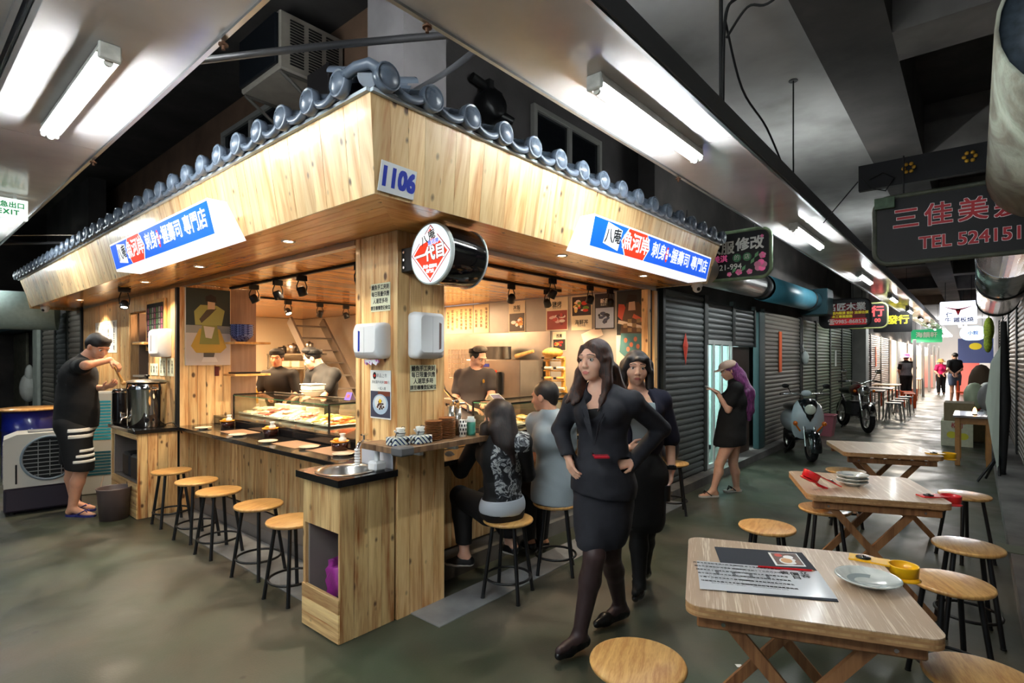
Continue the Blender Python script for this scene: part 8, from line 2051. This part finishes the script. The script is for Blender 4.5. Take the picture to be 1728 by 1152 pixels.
TOPB = mat('black_top', (14, 13, 15), 0.7)
TIGHT = mat('sheer_tights', (58, 42, 42), 0.5, noise=0.3, nscale=6)
SHOEB = mat('shoe_black', (16, 15, 17), 0.35)
GREYT = mat('grey_shirt', (150, 162, 168), 0.8, bump=0.35, bscale=9)
up_ = (0, 0, 1); dn_ = (0, 0, -1)
JB = dict(head=(1003, 607, 0), neck=(1012, 650, .02), shL=(1066, 679, -.05), shR=(969, 681, .07), elL=(1116, 723, .10), wrL=(1068, 779, -.05), elR=(946, 724, .12), wrR=(958, 768, -.02),
          chest=(1017, 697, .01), waist=(1017, 752, .02), pelvis=(1018, 815, .03), hipL=(1037, 842, .04), hipR=(998, 842, .0), knR=(1003, 936, -.12), anR=(978, 1070, -.10), toeR=(944, 1098, -.20),
          knL=(1030, 935, .06), anL=(1046, 1020, .24), toeL=(1008, 1052, .14))
t, j, h, pt = person('woman in a dark skirt suit striding forward with hands on her hips', 975, 2.95, JB, vox=0.0048, female=True, build=0.97, face=(-.66, -.75), fpitch=.03, froll=-.04, chestdir=(-.36, -.93), H=1.02,
 hands={'L': ((-.85, -.35, -.10), (.1, .5, -.6), .95, .28, 1), 'R': ((.2, -.45, -.75), (.9, .3, .0), .95, .45, -1)},
 garments=[('top', TOPB, ('trunk',), .009, {'cut': [((1003, 692, -.10), (-.05, -.45, .9)), ((1010, 820, 0), dn_)]}),
              ('jacket', NAVY, ('torso', 'uL', 'uR', 'fL', 'fR'), .014, {'add': [((1017, 800, .01), (1019, 822, .01), .165, .172, .05), ((1013, 665, .05), (1045, 672, .03), .040, .045), ((1013, 665, .05), (990, 674, .08), .040, .045)],
      'sub': [((1001, 650, -.08), (999, 690, -.125), .055, .050), ((999, 690, -.125), (1000, 748, -.165), .050, .010), ((1008, 630, -.02), (1008, 650, -.02), .060, .060), ((986, 838, -.25), (990, 812, -.25), .05, .008), ((1065, 780, -.05), (1050, 786, -.09), .032, .04), ((958, 770, -.02), (962, 786, -.06), .032, .04)],
      'cut': [((1010, 831, 0), (-.12, 0, -1))], 'wob': .0016}),
              ('skirt', NAVY, ('hips',), .013, {'add': [((1020, 820, .03), (1016, 880, .02), .160, .148, .05), ((1016, 880, .02), (1011, 912, .01), .148, .128, .04), ((1000, 850, .0), (1000, 915, -.08), .10, .085), ((1038, 850, .05), (1030, 912, .06), .10, .085)], 'cut': [((1010, 916, 0), (-.05, 0, -1)), ((1010, 780, 0), up_)], 'wob': .001}),
              ('tights', TIGHT, ('tR', 'tL', 'sR', 'sL', 'aR', 'aL', 'hR', 'hL', 'oR', 'oL', 'pR', 'pL'), .0035)],
 hair={'cap': [((0, -.020, .026), (.083, .100, .090)), ((.045, -.02, -.03), (.04, .07, .07)), ((-.045, -.02, -.03), (.04, .07, .07))],
          'locks': [((-.074, -.01, .0), (-.082, .005, -.12), .026, .026), ((.074, -.01, 0), (.086, .0, -.12), .028, .03), ((0, -.08, 0), (0, -.10, -.16), .06, .055), ((-.035, .066, .070), (-.074, .035, .0), .010, .012), ((.035, .066, .070), (.074, .035, .0), .010, .012)],
          'jlocks': [((978, 628, .03), (969, 662, .0), .026, .022), ((969, 660, .0), (956, 678, -.05), .020, .010), ((976, 655, .02), (967, 682, -.05), .020, .009), ((984, 655, .02), (976, 676, -.05), .018, .009), ((1034, 625, .02), (1041, 655, .05), .040, .040), ((1040, 652, .05), (1064, 668, .02), .032, .010), ((1042, 655, .05), (1054, 674, .0), .030, .010), ((1026, 640, -.03), (1016, 676, -.09), .020, .012), ((1016, 674, -.09), (1009, 694, -.13), .012, .005), ((1024, 650, -.03), (1022, 682, -.09), .018, .007), ((1034, 650, .0), (1036, 684, -.06), .022, .008)],
          'sub': [((0, .100, -.038), (.058, .066, .098))], 'wob': .0022},
 hairm=hair_mat('hair_brown', (20, 15, 14), (74, 42, 30)))
shoe(t, j['anR'], j['toeR'], SHOEB, h=.05); shoe(t, j['anL'], j['toeL'], SHOEB, h=.05)
def lapel(t, pts, m, off=.006, w=.004):
 """folded collar strip laid over the jacket front: pts = corner points (local)"""
 P = [V(p) for p in pts]; n = (P[1] - P[0]).cross(P[2] - P[0]).normalized(); n = -n if n.y > 0 else n
 c = [p + n*off for p in P] + [p + n*(off + w) for p in P]; k = len(P)
 fs = [tuple(range(k)), tuple(range(k, 2*k))[::-1]] + [(i, (i+1) % k, k + (i+1) % k, k + i) for i in range(k)]
 link('lapel', MB().add(c, fs).mesh('lapel', m), t)
lapel(t, [pt((1002, 752, -.150)), pt((1014, 712, -.135)), pt((1031, 690, -.115)), pt((1042, 694, -.098)), pt((1052, 680, -.085)), pt((1040, 664, -.06)), pt((1021, 690, -.118)), pt((1008, 716, -.145))][:8], NAVY)
lapel(t, [pt((999, 752, -.155)), pt((984, 712, -.125)), pt((979, 690, -.09)), pt((983, 672, -.05)), pt((989, 690, -.11)), pt((994, 716, -.14))], NAVY)
link('button', MB().ball(tuple(pt((1000, 765, -.155))), .007, 8).mesh('button', BLACK), t)
ph = thing('red_phone', 'small red phone held against the hip of the suited woman', 'phone', tuple(V(t.location) + Matrix.Rotation(RZP, 3, 'Z') @ V(pt((1016, 770, -.19)))), RZP)
part('phone_case', MB().bbox((-.045, -.03, -.006), (.035, .03, .006), .004), mat('phone_red', (176, 26, 44), 0.25, coat=.5), ph)
J2 = dict(head=(1074, 620, 0), neck=(1076, 656, .03), shL=(1114, 677, .0), shR=(1042, 677, .02), elL=(1130, 735, .06), wrL=(1133, 792, -.02), elR=(1030, 740, .05), wrR=(1060, 757, -.14),
          chest=(1078, 694, .02), waist=(1080, 742, .03), pelvis=(1081, 800, .04), hipL=(1094, 822, .04), hipR=(1068, 822, .03), knL=(1091, 894, .10), anL=(1087, 958, .26), toeL=(1072, 972, .16), knR=(1078, 893, .0), anR=(1079, 985, -.04), toeR=(1072, 1000, -.12))
t, j, h, pt = person('woman in a navy cardigan and grey top walking behind the suited woman', 1079, 3.5, J2, vox=0.0055, female=True, build=1.0, face=(-.12, -1), fpitch=.0, froll=.04, chestdir=(-.15, -1), H=1.0,
 hands={'L': ((-.15, -.15, -1), (-1, 0, 0), .95, .6, 1), 'R': ((.9, -.2, .1), (0, 1, 0), .95, .3, 1)},
 garments=[('top', GREYT, ('trunk',), .012, {'cut': [((1076, 676, 0), (0, -.05, 1)), ((1078, 790, 0), dn_)], 'wob': .001}),
              ('cardigan', NAVY2, ('torso', 'uL', 'uR'), .021, {'add': [((1120, 700, .02), (1131, 740, .05), .055, .058)], 'sub': [((1084, 640, -.11), (1082, 720, -.14), .088, .088), ((1082, 720, -.14), (1074, 830, -.15), .085, .09), ((1076, 640, -.01), (1076, 655, -.01), .07, .07)], 'cut': [((1080, 842, 0), dn_)]}),
              ('skirt', BLKC_, ('hips',), .014, {'add': [((1081, 800, .03), (1083, 870, .02), .165, .15, .05)], 'cut': [((1080, 892, 0), dn_), ((1080, 760, 0), up_)]}),
              ('tights', TOPB, ('tR', 'tL', 'sR', 'sL', 'aR', 'aL', 'hR', 'hL', 'oR', 'oL', 'pR', 'pL'), .005)],
 hair={'cap': [((0, -.016, .026), (.086, .100, .090))], 'locks': [((-.078, .005, .02), (-.088, .01, -.12), .030, .028), ((.078, .005, .02), (.090, .01, -.13), .030, .034), ((0, -.075, 0), (0, -.085, -.12), .06, .055), ((-.055, .062, .055), (-.075, .045, -.01), .018, .014), ((-.03, .085, .05), (.0, .085, .056), .012, .012), ((.055, .062, .055), (.078, .04, 0), .016, .014)],
          'sub': [((0, .100, -.042), (.060, .062, .088))]})
shoe(t, j['anR'], j['toeR'], mat('patent_shoe', (24, 22, 24), 0.12, coat=.6)); shoe(t, j['anL'], j['toeL'], mat('patent_shoe', (24, 22, 24), 0.12, coat=.6))
link('wrist_watch', MB().lathe([(.028, -.012), (.031, -.010), (.031, .010), (.028, .012)], 18, 0, Matrix.Translation(tuple(pt((1133, 788, -.016))))).bbox(tuple(pt((1129, 792, -.06))), tuple(pt((1138, 784, -.045))), .003).mesh('wrist_watch', BLACKM), t)
cc = V(t.location) + Matrix.Rotation(RZP, 3, 'Z') @ V(pt((1123, 826, -.05)))
solo('hand_bottle', MB().cone(cc + V((0, 0, -.07)), cc + V((0, 0, .03)), .030, .034, 16), BLACK, 'small black flask in the hand of the woman in the navy cardigan', 'bottle')
FLOR = ramp_mat('floral_cloth', [(0.44, (18, 19, 24)), (0.50, (60, 66, 74)), (0.56, (186, 190, 192)), (0.66, (30, 32, 40)), (0.74, (150, 156, 160))], 17, 0.75, detail=3, distortion=1.6)
J3 = dict(head=(838, 701, -.02), neck=(842, 734, -.05), shL=(806, 744, .06), shR=(881, 746, -.10), elL=(778, 794, .18), wrL=(758, 770, .34), elR=(890, 800, .10), wrR=(868, 768, .34),
          chest=(846, 770, -.03), waist=(848, 812, -.02), pelvis=(848, 853, .0), hipL=(826, 862, .06), hipR=(858, 864, .03), knL=(776, 836, .30), anL=(784, 935, .19), toeL=(758, 948, .20), knR=(820, 838, .40), anR=(862, 910, .34), toeR=(848, 924, .40))
t, j, h, pt = person('seated woman with long dark hair and a floral backed jacket', 848, 3.56, J3, vox=0.0065, female=True, build=0.95, face=(-.70, .60), chestdir=(-.70, .68), fpitch=-.1, H=.97, eyes=False,
 hands={'L': ((-.3, .9, -.1), (0, 0, -1), .95, .3, 1), 'R': ((-.6, .8, 0), (0, 0, -1), .95, .4, -1)},
 garments=[('jacket', BLKC_, ('torso', 'uL', 'uR', 'fL', 'fR'), .016, {'cut': [((848, 846, 0), dn_)], 'wob': .001, 'sub': [((760, 772, .32), (752, 766, .4), .03, .04), ((866, 768, .36), (850, 764, .44), .03, .04)]}),
              ('floral_back', FLOR, ('trunk',), .0195, {'cut': [((848, 838, 0), dn_), ((866, 760, -.02), (-.72, .70, 0)), ((806, 760, .0), (-1, -.3, 0)), ((893, 760, 0), (1, .0, 0))]}),
              ('shirt_tail', mat('pale_shirt', (176, 182, 190), .7, bump=.4, bscale=8), ('hips',), .022, {'cut': [((848, 838, 0), up_), ((848, 862, 0), (-.1, 0, -1))]}),
              ('trousers', TOPB, ('hips', 'tR', 'tL', 'sR', 'sL', 'aR', 'aL'), .018, {'cut': [((780, 934, 0), dn_)]})],
 hair={'cap': [((0, -.016, .026), (.086, .102, .090))], 'locks': [((0, -.07, .02), (.0, -.10, -.14), .070, .066), ((.05, -.05, 0), (.06, -.08, -.14), .045, .045), ((-.05, -.05, 0), (-.06, -.07, -.16), .045, .05)],
          'jlocks': [((838, 722, -.12), (856, 752, -.13), .055, .045), ((856, 748, -.13), (866, 780, -.12), .040, .018), ((820, 722, -.06), (816, 748, -.04), .045, .03)], 'wob': .0016},
 hairm=hair_mat('hair_dark_brown', (18, 14, 14), (48, 34, 32)))
shoe(t, j['anL'], j['toeL'], SHOEB, sole=mat('sole_white', (200, 196, 188), .6)); shoe(t, j['anR'], j['toeR'], SHOEB, sole=mat('sole_white', (200, 196, 188), .6))
J4 = dict(head=(918, 668, 0), neck=(928, 697, -.03), shL=(903, 712, .08), shR=(957, 714, -.10), elL=(908, 772, .10), wrL=(890, 768, .32), elR=(960, 775, .02), wrR=(930, 768, .30),
          chest=(931, 738, -.01), waist=(934, 785, .0), pelvis=(934, 828, .02), hipL=(920, 836, .06), hipR=(945, 838, .04), knL=(890, 818, .42), anL=(893, 905, .38), toeL=(880, 915, .46), knR=(915, 820, .46), anR=(915, 905, .44), toeR=(900, 915, .50))
t, j, h, pt = person('seated boy with short black hair in a light grey T-shirt', 934, 3.96, J4, vox=0.0065, build=0.90, face=(-.82, .45), chestdir=(-.70, .68), fpitch=-.12, H=.98, eyes=False, skin=SKIN2,
 hands={'L': ((-.5, .8, 0), (0, 0, -1), .9, .4, 1), 'R': ((-.5, .8, 0), (0, 0, -1), .9, .4, -1)},
 garments=[('shirt', GREYT, ('torso', 'vL', 'vR'), .025, {'add': [((934, 815, .0), (934, 842, .0), .160, .165, .05)], 'cut': [((934, 846, 0), (-.08, 0, -1))], 'sub': [((928, 690, -.03), (928, 694, -.03), .056, .056)], 'wob': .0014}),
              ('trousers', TOPB, ('hips', 'tR', 'tL', 'sR', 'sL', 'aR', 'aL'), .018)],
 hair={'cap': [((0, -.022, .032), (.081, .096, .084))], 'locks': [((0, -.06, -.01), (0, -.06, -.04), .055, .045)], 'sub': [((0, .09, -.04), (.09, .062, .09)), ((.08, .0, -.03), (.02, .028, .035)), ((-.08, .0, -.03), (.02, .028, .035))], 'wob': .001})
shoe(t, j['anL'], j['toeL'], SHOEB); shoe(t, j['anR'], j['toeR'], SHOEB)
J5 = dict(head=(166, 584, 0), neck=(146, 603, .0), shL=(138, 614, .16), shR=(134, 618, -.14), elR=(146, 616, -.36), wrR=(186, 607, -.14), elL=(150, 655, .14), wrL=(176, 654, .02),
          chest=(133, 636, 0), waist=(131, 676, 0), pelvis=(128, 715, 0), hipL=(130, 732, .08), hipR=(126, 732, -.08), knR=(138, 792, -.07), anR=(122, 856, -.05), toeR=(158, 868, -.06), knL=(122, 788, .10), anL=(126, 846, .16), toeL=(158, 856, .14))
t, j, h, pt = person('man in a black T-shirt and striped shorts ladling at the boiler', 135, 5.37, J5, vox=0.0075, build=1.08, face=(.88, -.25), chestdir=(.97, .1), fpitch=-.50, H=1.08, skin=skin_mat('skin_warm', (216, 158, 128)),
 hands={'R': ((.75, .2, -.6), (-.2, .2, -.9), 1.0, .7, -1), 'L': ((.9, -.2, .25), (.1, .3, .6), 1.0, .5, 1)},
 garments=[('t_shirt', BLKC_, ('torso', 'vL', 'vR'), .024, {'add': [((132, 690, 0), (130, 715, 0), .165, .170, .05), ((130, 660, 0), (129, 700, 0), .165, .17, .05)], 'cut': [((130, 721, 0), dn_)], 'sub': [((152, 594, 0), (152, 600, 0), .070, .070)], 'wob': .001}),
              ('shorts', TOPB, ('hips', 'tR', 'tL'), .038, {'add': [((127, 740, -.07), (134, 786, -.07), .125, .115), ((130, 740, .08), (124, 784, .09), .125, .115)], 'cut': [((130, 787, 0), (-.15, 0, -1)), ((130, 700, 0), up_)]})] + [('white_stripe', WHITE, ('hips', 'tR', 'tL'), .0435, {'add': [((127, 740, -.07), (134, 786, -.07), .131, .121), ((130, 740, .08), (124, 784, .09), .131, .121)], 'cut': [((140, y0, -.1), up_), ((140, y1, -.1), dn_), ((xa - 5, 740, -.1), (-1, 0, 0))]}) for (y0, y1, xa) in ((722, 728, 133), (732, 738, 135), (757, 762, 147), (766, 771, 144), (775, 780, 140))],
 hair={'cap': [((0, -.014, .046), (.083, .101, .071)), ((0, -.040, .006), (.083, .080, .074)), ((0, .035, .087), (.060, .068, .036))], 'sub': [((0, .10, -.03), (.10, .052, .075)), ((.085, .004, -.016), (.02, .027, .036)), ((-.085, .004, -.016), (.02, .027, .036))], 'locks': [((0, -.05, .03), (0, -.068, -.045), .052, .048)]})
bf = mat('flipflop_blue', (40, 44, 110), .5)
flipflop(t, j['anR'], j['toeR'], bf, bf); flipflop(t, j['anL'], j['toeL'], bf, bf)
wm = V(t.location) + Matrix.Rotation(RZP, 3, 'Z') @ V(pt((193, 618, -.08)))
wm2 = V(t.location) + Matrix.Rotation(RZP, 3, 'Z') @ V(pt((208, 646, -.02)))
solo('wooden_ladle', MB().cone(wm, wm2, .011, .016, 10).ball(tuple(wm2), .024, 10), W_SEAT, 'pale wooden ladle in the hand of the man at the boiler', 'tool')
CHEF = mat('chef_grey', (74, 68, 68), .75, bump=.3, bscale=9); CAPM = mat('cap_black', (26, 24, 25), .7); CAPG = mat('cap_grey', (120, 112, 104), .7, noise=.4, nscale=30)
def cap(t, h, m1, m2):
 v, f = field_mesh([[elli(h(0, -.012, .082), (.086, .102, .045), rot(0, 1)), .02]], [], [(tuple(h(0, 0, .06)), (0, 0, -1))], vox=.008); link('cap', np_mesh('cap', v, f, [m2]), t)
 mb = MB(); c = h(0, -.012, .0); mb.lathe([(.086, .040), (.093, .045), (.092, .085), (.084, .09)], 26, 0, Matrix.Translation(tuple(c)) @ Matrix.Diagonal((1, 1.08, 1, 1))); link('cap_band', mb.mesh('cap_band', m1), t)
J6 = dict(head=(807, 603, 0), neck=(802, 624, .0), shL=(826, 634, -.02), shR=(778, 634, .04), elL=(829, 664, -.08), wrL=(822, 676, -.24), elR=(768, 674, -.04), wrR=(796, 690, -.24), chest=(803, 648, 0), waist=(803, 680, 0), pelvis=(803, 712, 0), hipL=(812, 720, 0), hipR=(795, 720, 0), knL=(812, 770, 0), knR=(795, 770, 0), anL=(812, 826, 0), anR=(795, 826, 0))
t, j, h, pt = person('young chef in a grey shirt behind the right counter, looking down', 803, 5.7, J6, vox=.008, build=1.05, face=(.72, -.62), chestdir=(.35, -.94), fpitch=-.38, hands={'L': ((-.3, -.9, -.2), (0, 0, -1), .95, .5, -1), 'R': ((.8, -.5, -.1), (0, 0, -1), .95, .5, 1)}, z0=.1,
 garments=[('chef_shirt', CHEF, ('torso', 'vL', 'vR'), .02, {'cut': [((803, 720, 0), dn_)], 'sub': [((804, 616, -.02), (804, 620, -.02), .06, .06)], 'wob': .001}),
              ('trousers', TOPB, ('hips', 'tR', 'tL', 'sR', 'sL', 'aR', 'aL'), .015)], hair={'sub': [((0, .09, -.03), (.085, .064, .10)), ((.08, .0, -.03), (.02, .028, .035)), ((-.08, .0, -.03), (.02, .028, .035))], 'cap': [((0, -.018, .024), (.079, .094, .082))]})
cap(t, h, CAPM, CAPG)
link('gold_badge', MB().ball(tuple(pt((816, 643, -.135))), (.012, .006, .022), 8).mesh('gold_badge', mat('gold_thread', (214, 160, 60), .4)), t)
J7 = dict(head=(467, 604, 0), neck=(468, 622, .02), shL=(494, 632, .0), shR=(446, 634, .0), elL=(502, 662, -.04), wrL=(490, 672, -.2), elR=(436, 664, -.06), wrR=(452, 670, -.22), chest=(470, 646, 0), waist=(470, 672, 0), pelvis=(470, 698, 0), hipL=(478, 704, 0), hipR=(462, 704, 0), knL=(478, 745, 0), knR=(462, 745, 0), anL=(478, 786, 0), anR=(462, 786, 0))
t, j, h, pt = person('chef in black with a tall black cap facing the camera deep in the left kitchen', 470, 7.0, J7, vox=.010, build=1.0, face=(.12, -1), fpitch=-.05, skin=SKIN2, z0=.1, hands={'L': ((-.3, -.9, -.2), (0, 0, -1), .95, .5, 1), 'R': ((.6, -.7, -.1), (0, 0, -1), .95, .5, 1)},
 garments=[('chef_shirt', TOPB, ('torso', 'uL', 'uR'), .02, {'cut': [((470, 704, 0), dn_)]}), ('trousers', TOPB, ('hips', 'tR', 'tL', 'sR', 'sL', 'aR', 'aL'), .015)], hair={'sub': [((0, .09, -.03), (.07, .064, .09))]})
cap(t, h, CAPM, CAPM)
J8 = dict(head=(527, 604, 0), neck=(541, 620, .02), shL=(528, 632, .12), shR=(563, 632, -.10), elL=(517, 660, .10), wrL=(512, 668, -.06), elR=(545, 668, -.20), wrR=(527, 668, -.26), chest=(548, 650, 0), waist=(552, 684, 0), pelvis=(554, 715, 0), hipL=(546, 722, 0), hipR=(560, 722, 0), knL=(546, 768, 0), knR=(560, 768, 0), anL=(546, 816, 0), anR=(560, 816, 0))
t, j, h, pt = person('chef in dark grey and a black cap bending left behind the left display case', 550, 5.95, J8, vox=.008, build=1.10, face=(-.93, -.2), chestdir=(-.85, -.1), fpitch=-.42, z0=.1, hands={'R': ((-.8, -.4, -.2), (0, 0, -1), .95, .5, 1), 'L': ((-.6, -.6, -.1), (0, 0, -1), .95, .5, -1)},
 garments=[('chef_shirt', mat('chef_dark', (28, 28, 30), .8, bump=.3, bscale=9), ('torso', 'vL', 'vR'), .022, {'cut': [((550, 722, 0), dn_)], 'wob': .001}), ('trousers', TOPB, ('hips', 'tR', 'tL', 'sR', 'sL', 'aR', 'aL'), .015)], hair={'sub': [((0, .09, -.03), (.085, .064, .10)), ((.08, .0, -.03), (.02, .028, .035)), ((-.08, .0, -.03), (.02, .028, .035))], 'cap': [((0, -.018, .024), (.079, .094, .082))]})
cap(t, h, CAPM, CAPM)
J9 = dict(head=(1229, 624, 0), neck=(1240, 644, .0), shL=(1243, 656, -.10), shR=(1240, 655, .12), elL=(1229, 692, -.12), wrL=(1211, 664, -.08), elR=(1228, 688, .08), wrR=(1211, 662, .02), chest=(1240, 676, 0), waist=(1236, 708, 0), pelvis=(1233, 738, 0), hipL=(1230, 746, -.06), hipR=(1238, 746, .06), knL=(1214, 782, -.06), anL=(1204, 826, -.08), toeL=(1182, 836, -.10), knR=(1237, 782, .10), anR=(1243, 824, .16), toeR=(1224, 831, .14))
t, j, h, pt = person('girl with long purple hair and a beige cap looking at her phone', 1220, 6.15, J9, vox=.008, female=True, build=.92, face=(-.95, -.1), chestdir=(-1, .0), fpitch=-.35, H=.95, hands={'L': ((-.7, 0, .5), (-.3, 0, -.6), .9, .4, 1), 'R': ((-.7, 0, .5), (-.3, 0, -.6), .9, .4, -1)},
 garments=[('t_shirt_dress', BLKC_, ('torso', 'vL', 'vR'), .026, {'add': [((1236, 700, 0), (1231, 748, 0), .150, .175, .05)], 'cut': [((1230, 750, 0), (.10, 0, -1))], 'wob': .0012})],
 hair={'cap': [((0, -.020, .020), (.083, .098, .082))], 'locks': [((0, -.06, 0), (0, -.10, -.12), .075, .085), ((.06, -.02, -.02), (.07, -.05, -.13), .03, .04), ((-.06, -.02, -.02), (-.07, -.05, -.13), .03, .04)],
          'jlocks': [((1247, 640, 0), (1258, 664, -.02), .085, .095), ((1258, 662, -.02), (1262, 692, -.02), .092, .070), ((1260, 690, -.03), (1264, 706, -.02), .060, .030), ((1252, 690, -.08), (1256, 704, -.08), .04, .02)], 'wob': .004},
 hairm=hair_mat('hair_purple', (66, 22, 66), (150, 74, 140)))
CB = mat('cap_beige', (206, 178, 160), .8)
Hc = rot(-.95, -.1, -.35)
v, f = field_mesh([[elli(h(0, -.008, .050), (.086, .104, .062), Hc), .02], [elli(h(0, .115, .034), (.066, .060, .007), Hc), .02]], [elli(h(0, -.008, .028), (.078, .095, .058), Hc)], [(tuple(h(0, 0, .024)), tuple(Hc @ np.array([0, 0, -1])))], vox=.006); link('baseball_cap', np_mesh('baseball_cap', v, f, [CB]), t)
w_ = mat('flipflop_white', (200, 196, 190), .6); flipflop(t, j['anL'], j['toeL'], w_, BLACKM); flipflop(t, j['anR'], j['toeR'], w_, BLACKM)
ph = thing('phone', 'pale smartphone held by the girl with purple hair', 'phone', tuple(V(t.location) + Matrix.Rotation(RZP, 3, 'Z') @ V(pt((1200, 656, -.03)))), RZP)
o = part('phone_case', MB().bbox((-.006, -.036, -.065), (.006, .036, .065), .004), WHITEP, ph); o.rotation_euler = (0, radians(-60), 0)
def walker(label, px, D, top, face, cloth, pants, shorts=False, arms='down', build=1.0, female=False, hat=None, hairm=HAIR, vest=None):
 s = (915 / D); fy = 604 + 1.55 * s; Ht = 1.55 - (top - 604) / s
 def q(x, z, dy=0): return (px + x * s, 604 + (1.55 - z * Ht / 1.7) * s, dy)
 Jw = dict(head=q(0, 1.59), neck=q(0, 1.46), shL=q(.17 if face[1] < 0 else -.17, 1.38), shR=q(-.17 if face[1] < 0 else .17, 1.38), chest=q(0, 1.25), waist=q(0, 1.08), pelvis=q(0, .94), hipL=q(.09 * (1 if face[1] < 0 else -1), .88), hipR=q(-.09 * (1 if face[1] < 0 else -1), .88),
              knL=q(.10 * (1 if face[1] < 0 else -1), .48), knR=q(-.10 * (1 if face[1] < 0 else -1), .48), anL=q(.12 * (1 if face[1] < 0 else -1), .085), anR=q(-.10 * (1 if face[1] < 0 else -1), .085))
 dy = -.12 if face[1] < 0 else .12
 Jw['toeL'] = (Jw['anL'][0], 604 + 1.53 * s, dy); Jw['toeR'] = (Jw['anR'][0], 604 + 1.53 * s, dy)
 sg = 1 if face[1] < 0 else -1
 if arms == 'behind': Jw.update(elL=q(sg*.24, 1.13, -.08), wrL=q(sg*.04, .99, -.20), elR=q(-sg*.24, 1.13, -.08), wrR=q(-sg*.04, .99, -.20))
 elif arms == 'raise': Jw.update(elR=q(.34, 1.22, .05), wrR=q(.20, 1.46, .1), elL=q(-.26, 1.12, .05), wrL=q(-.22, .95, .1))
 else: Jw.update(elL=q(sg*.25, 1.12, .0), wrL=q(sg*.10, 1.02, -.15*sg), elR=q(-sg*.25, 1.12, 0), wrR=q(-sg*.12, 1.0, -.15*sg))
 G = [('shirt', cloth, ('torso', 'vL', 'vR'), .022, {'cut': [(q(0, .86), dn_)], 'vox': .013})]
 if vest: G.append(('vest', vest, ('trunk',), .03, {'cut': [(q(0, .95), dn_), (q(0, 1.40), up_)], 'vox': .013}))
 tk = ('hips', 'tR', 'tL') + (() if shorts else ('sR', 'sL', 'aR', 'aL'))
 G.append(('shorts' if shorts else 'trousers', pants, tk, .024, {'cut': [(q(0, .60 if shorts else .07), dn_), (q(0, 1.0), up_)], 'vox': .013}))
 t, j, h, pt = person(label, px, D, Jw, vox=.012, build=build, face=face, female=female, garments=G, hair={'sub': [((0, .09, -.03), (.07, .064, .09))]}, hairm=hairm, eyes=face[1] < 0, H=Ht/1.7, hands={'L': ((0, -.3, -1), (0, -1, 0), 1.0, .4, 1), 'R': ((0, -.3, -1) if arms != 'raise' else (-.3, .2, 1), (0, -1, 0), 1.0, .4, -1)})
 for s_ in 'LR': shoe(t, j['an'+s_], j['toe'+s_], SHOEB)
 if hat:
  mb = MB(); c = h(0, -.01, .055); M = Matrix.Translation(tuple(c))
  mb.lathe([(.19, -.045), (.16, -.02), (.105, .0), (.10, .05), (.08, .09), (.0, .10)], 24, 0, M); link('sun_hat', mb.mesh('sun_hat', hat), t)
 return t
walker('woman in a pink sun hat and grey vest seen from behind, far off', 1529, 19.2, 598, (0, 1), BLKC_, TOPB, arms='raise', build=1.1, female=True, hat=mat('hat_pink', (224, 120, 180), .7), vest=mat('vest_grey', (110, 108, 112), .8, noise=.3, nscale=30))
walker('woman in a bright pink shirt and straw hat, far down the corridor', 1588, 23.2, 607, (0, -1), mat('shirt_magenta', (204, 30, 100), .7), TOPB, female=True, build=1.0, hat=mat('hat_straw', (214, 172, 110), .7))
walker('man in denim shorts with hands behind his back, far down the corridor', 1611, 18.7, 595, (0, 1), BLKC_, mat('denim', (96, 112, 140), .8), shorts=True, arms='behind', build=1.12)
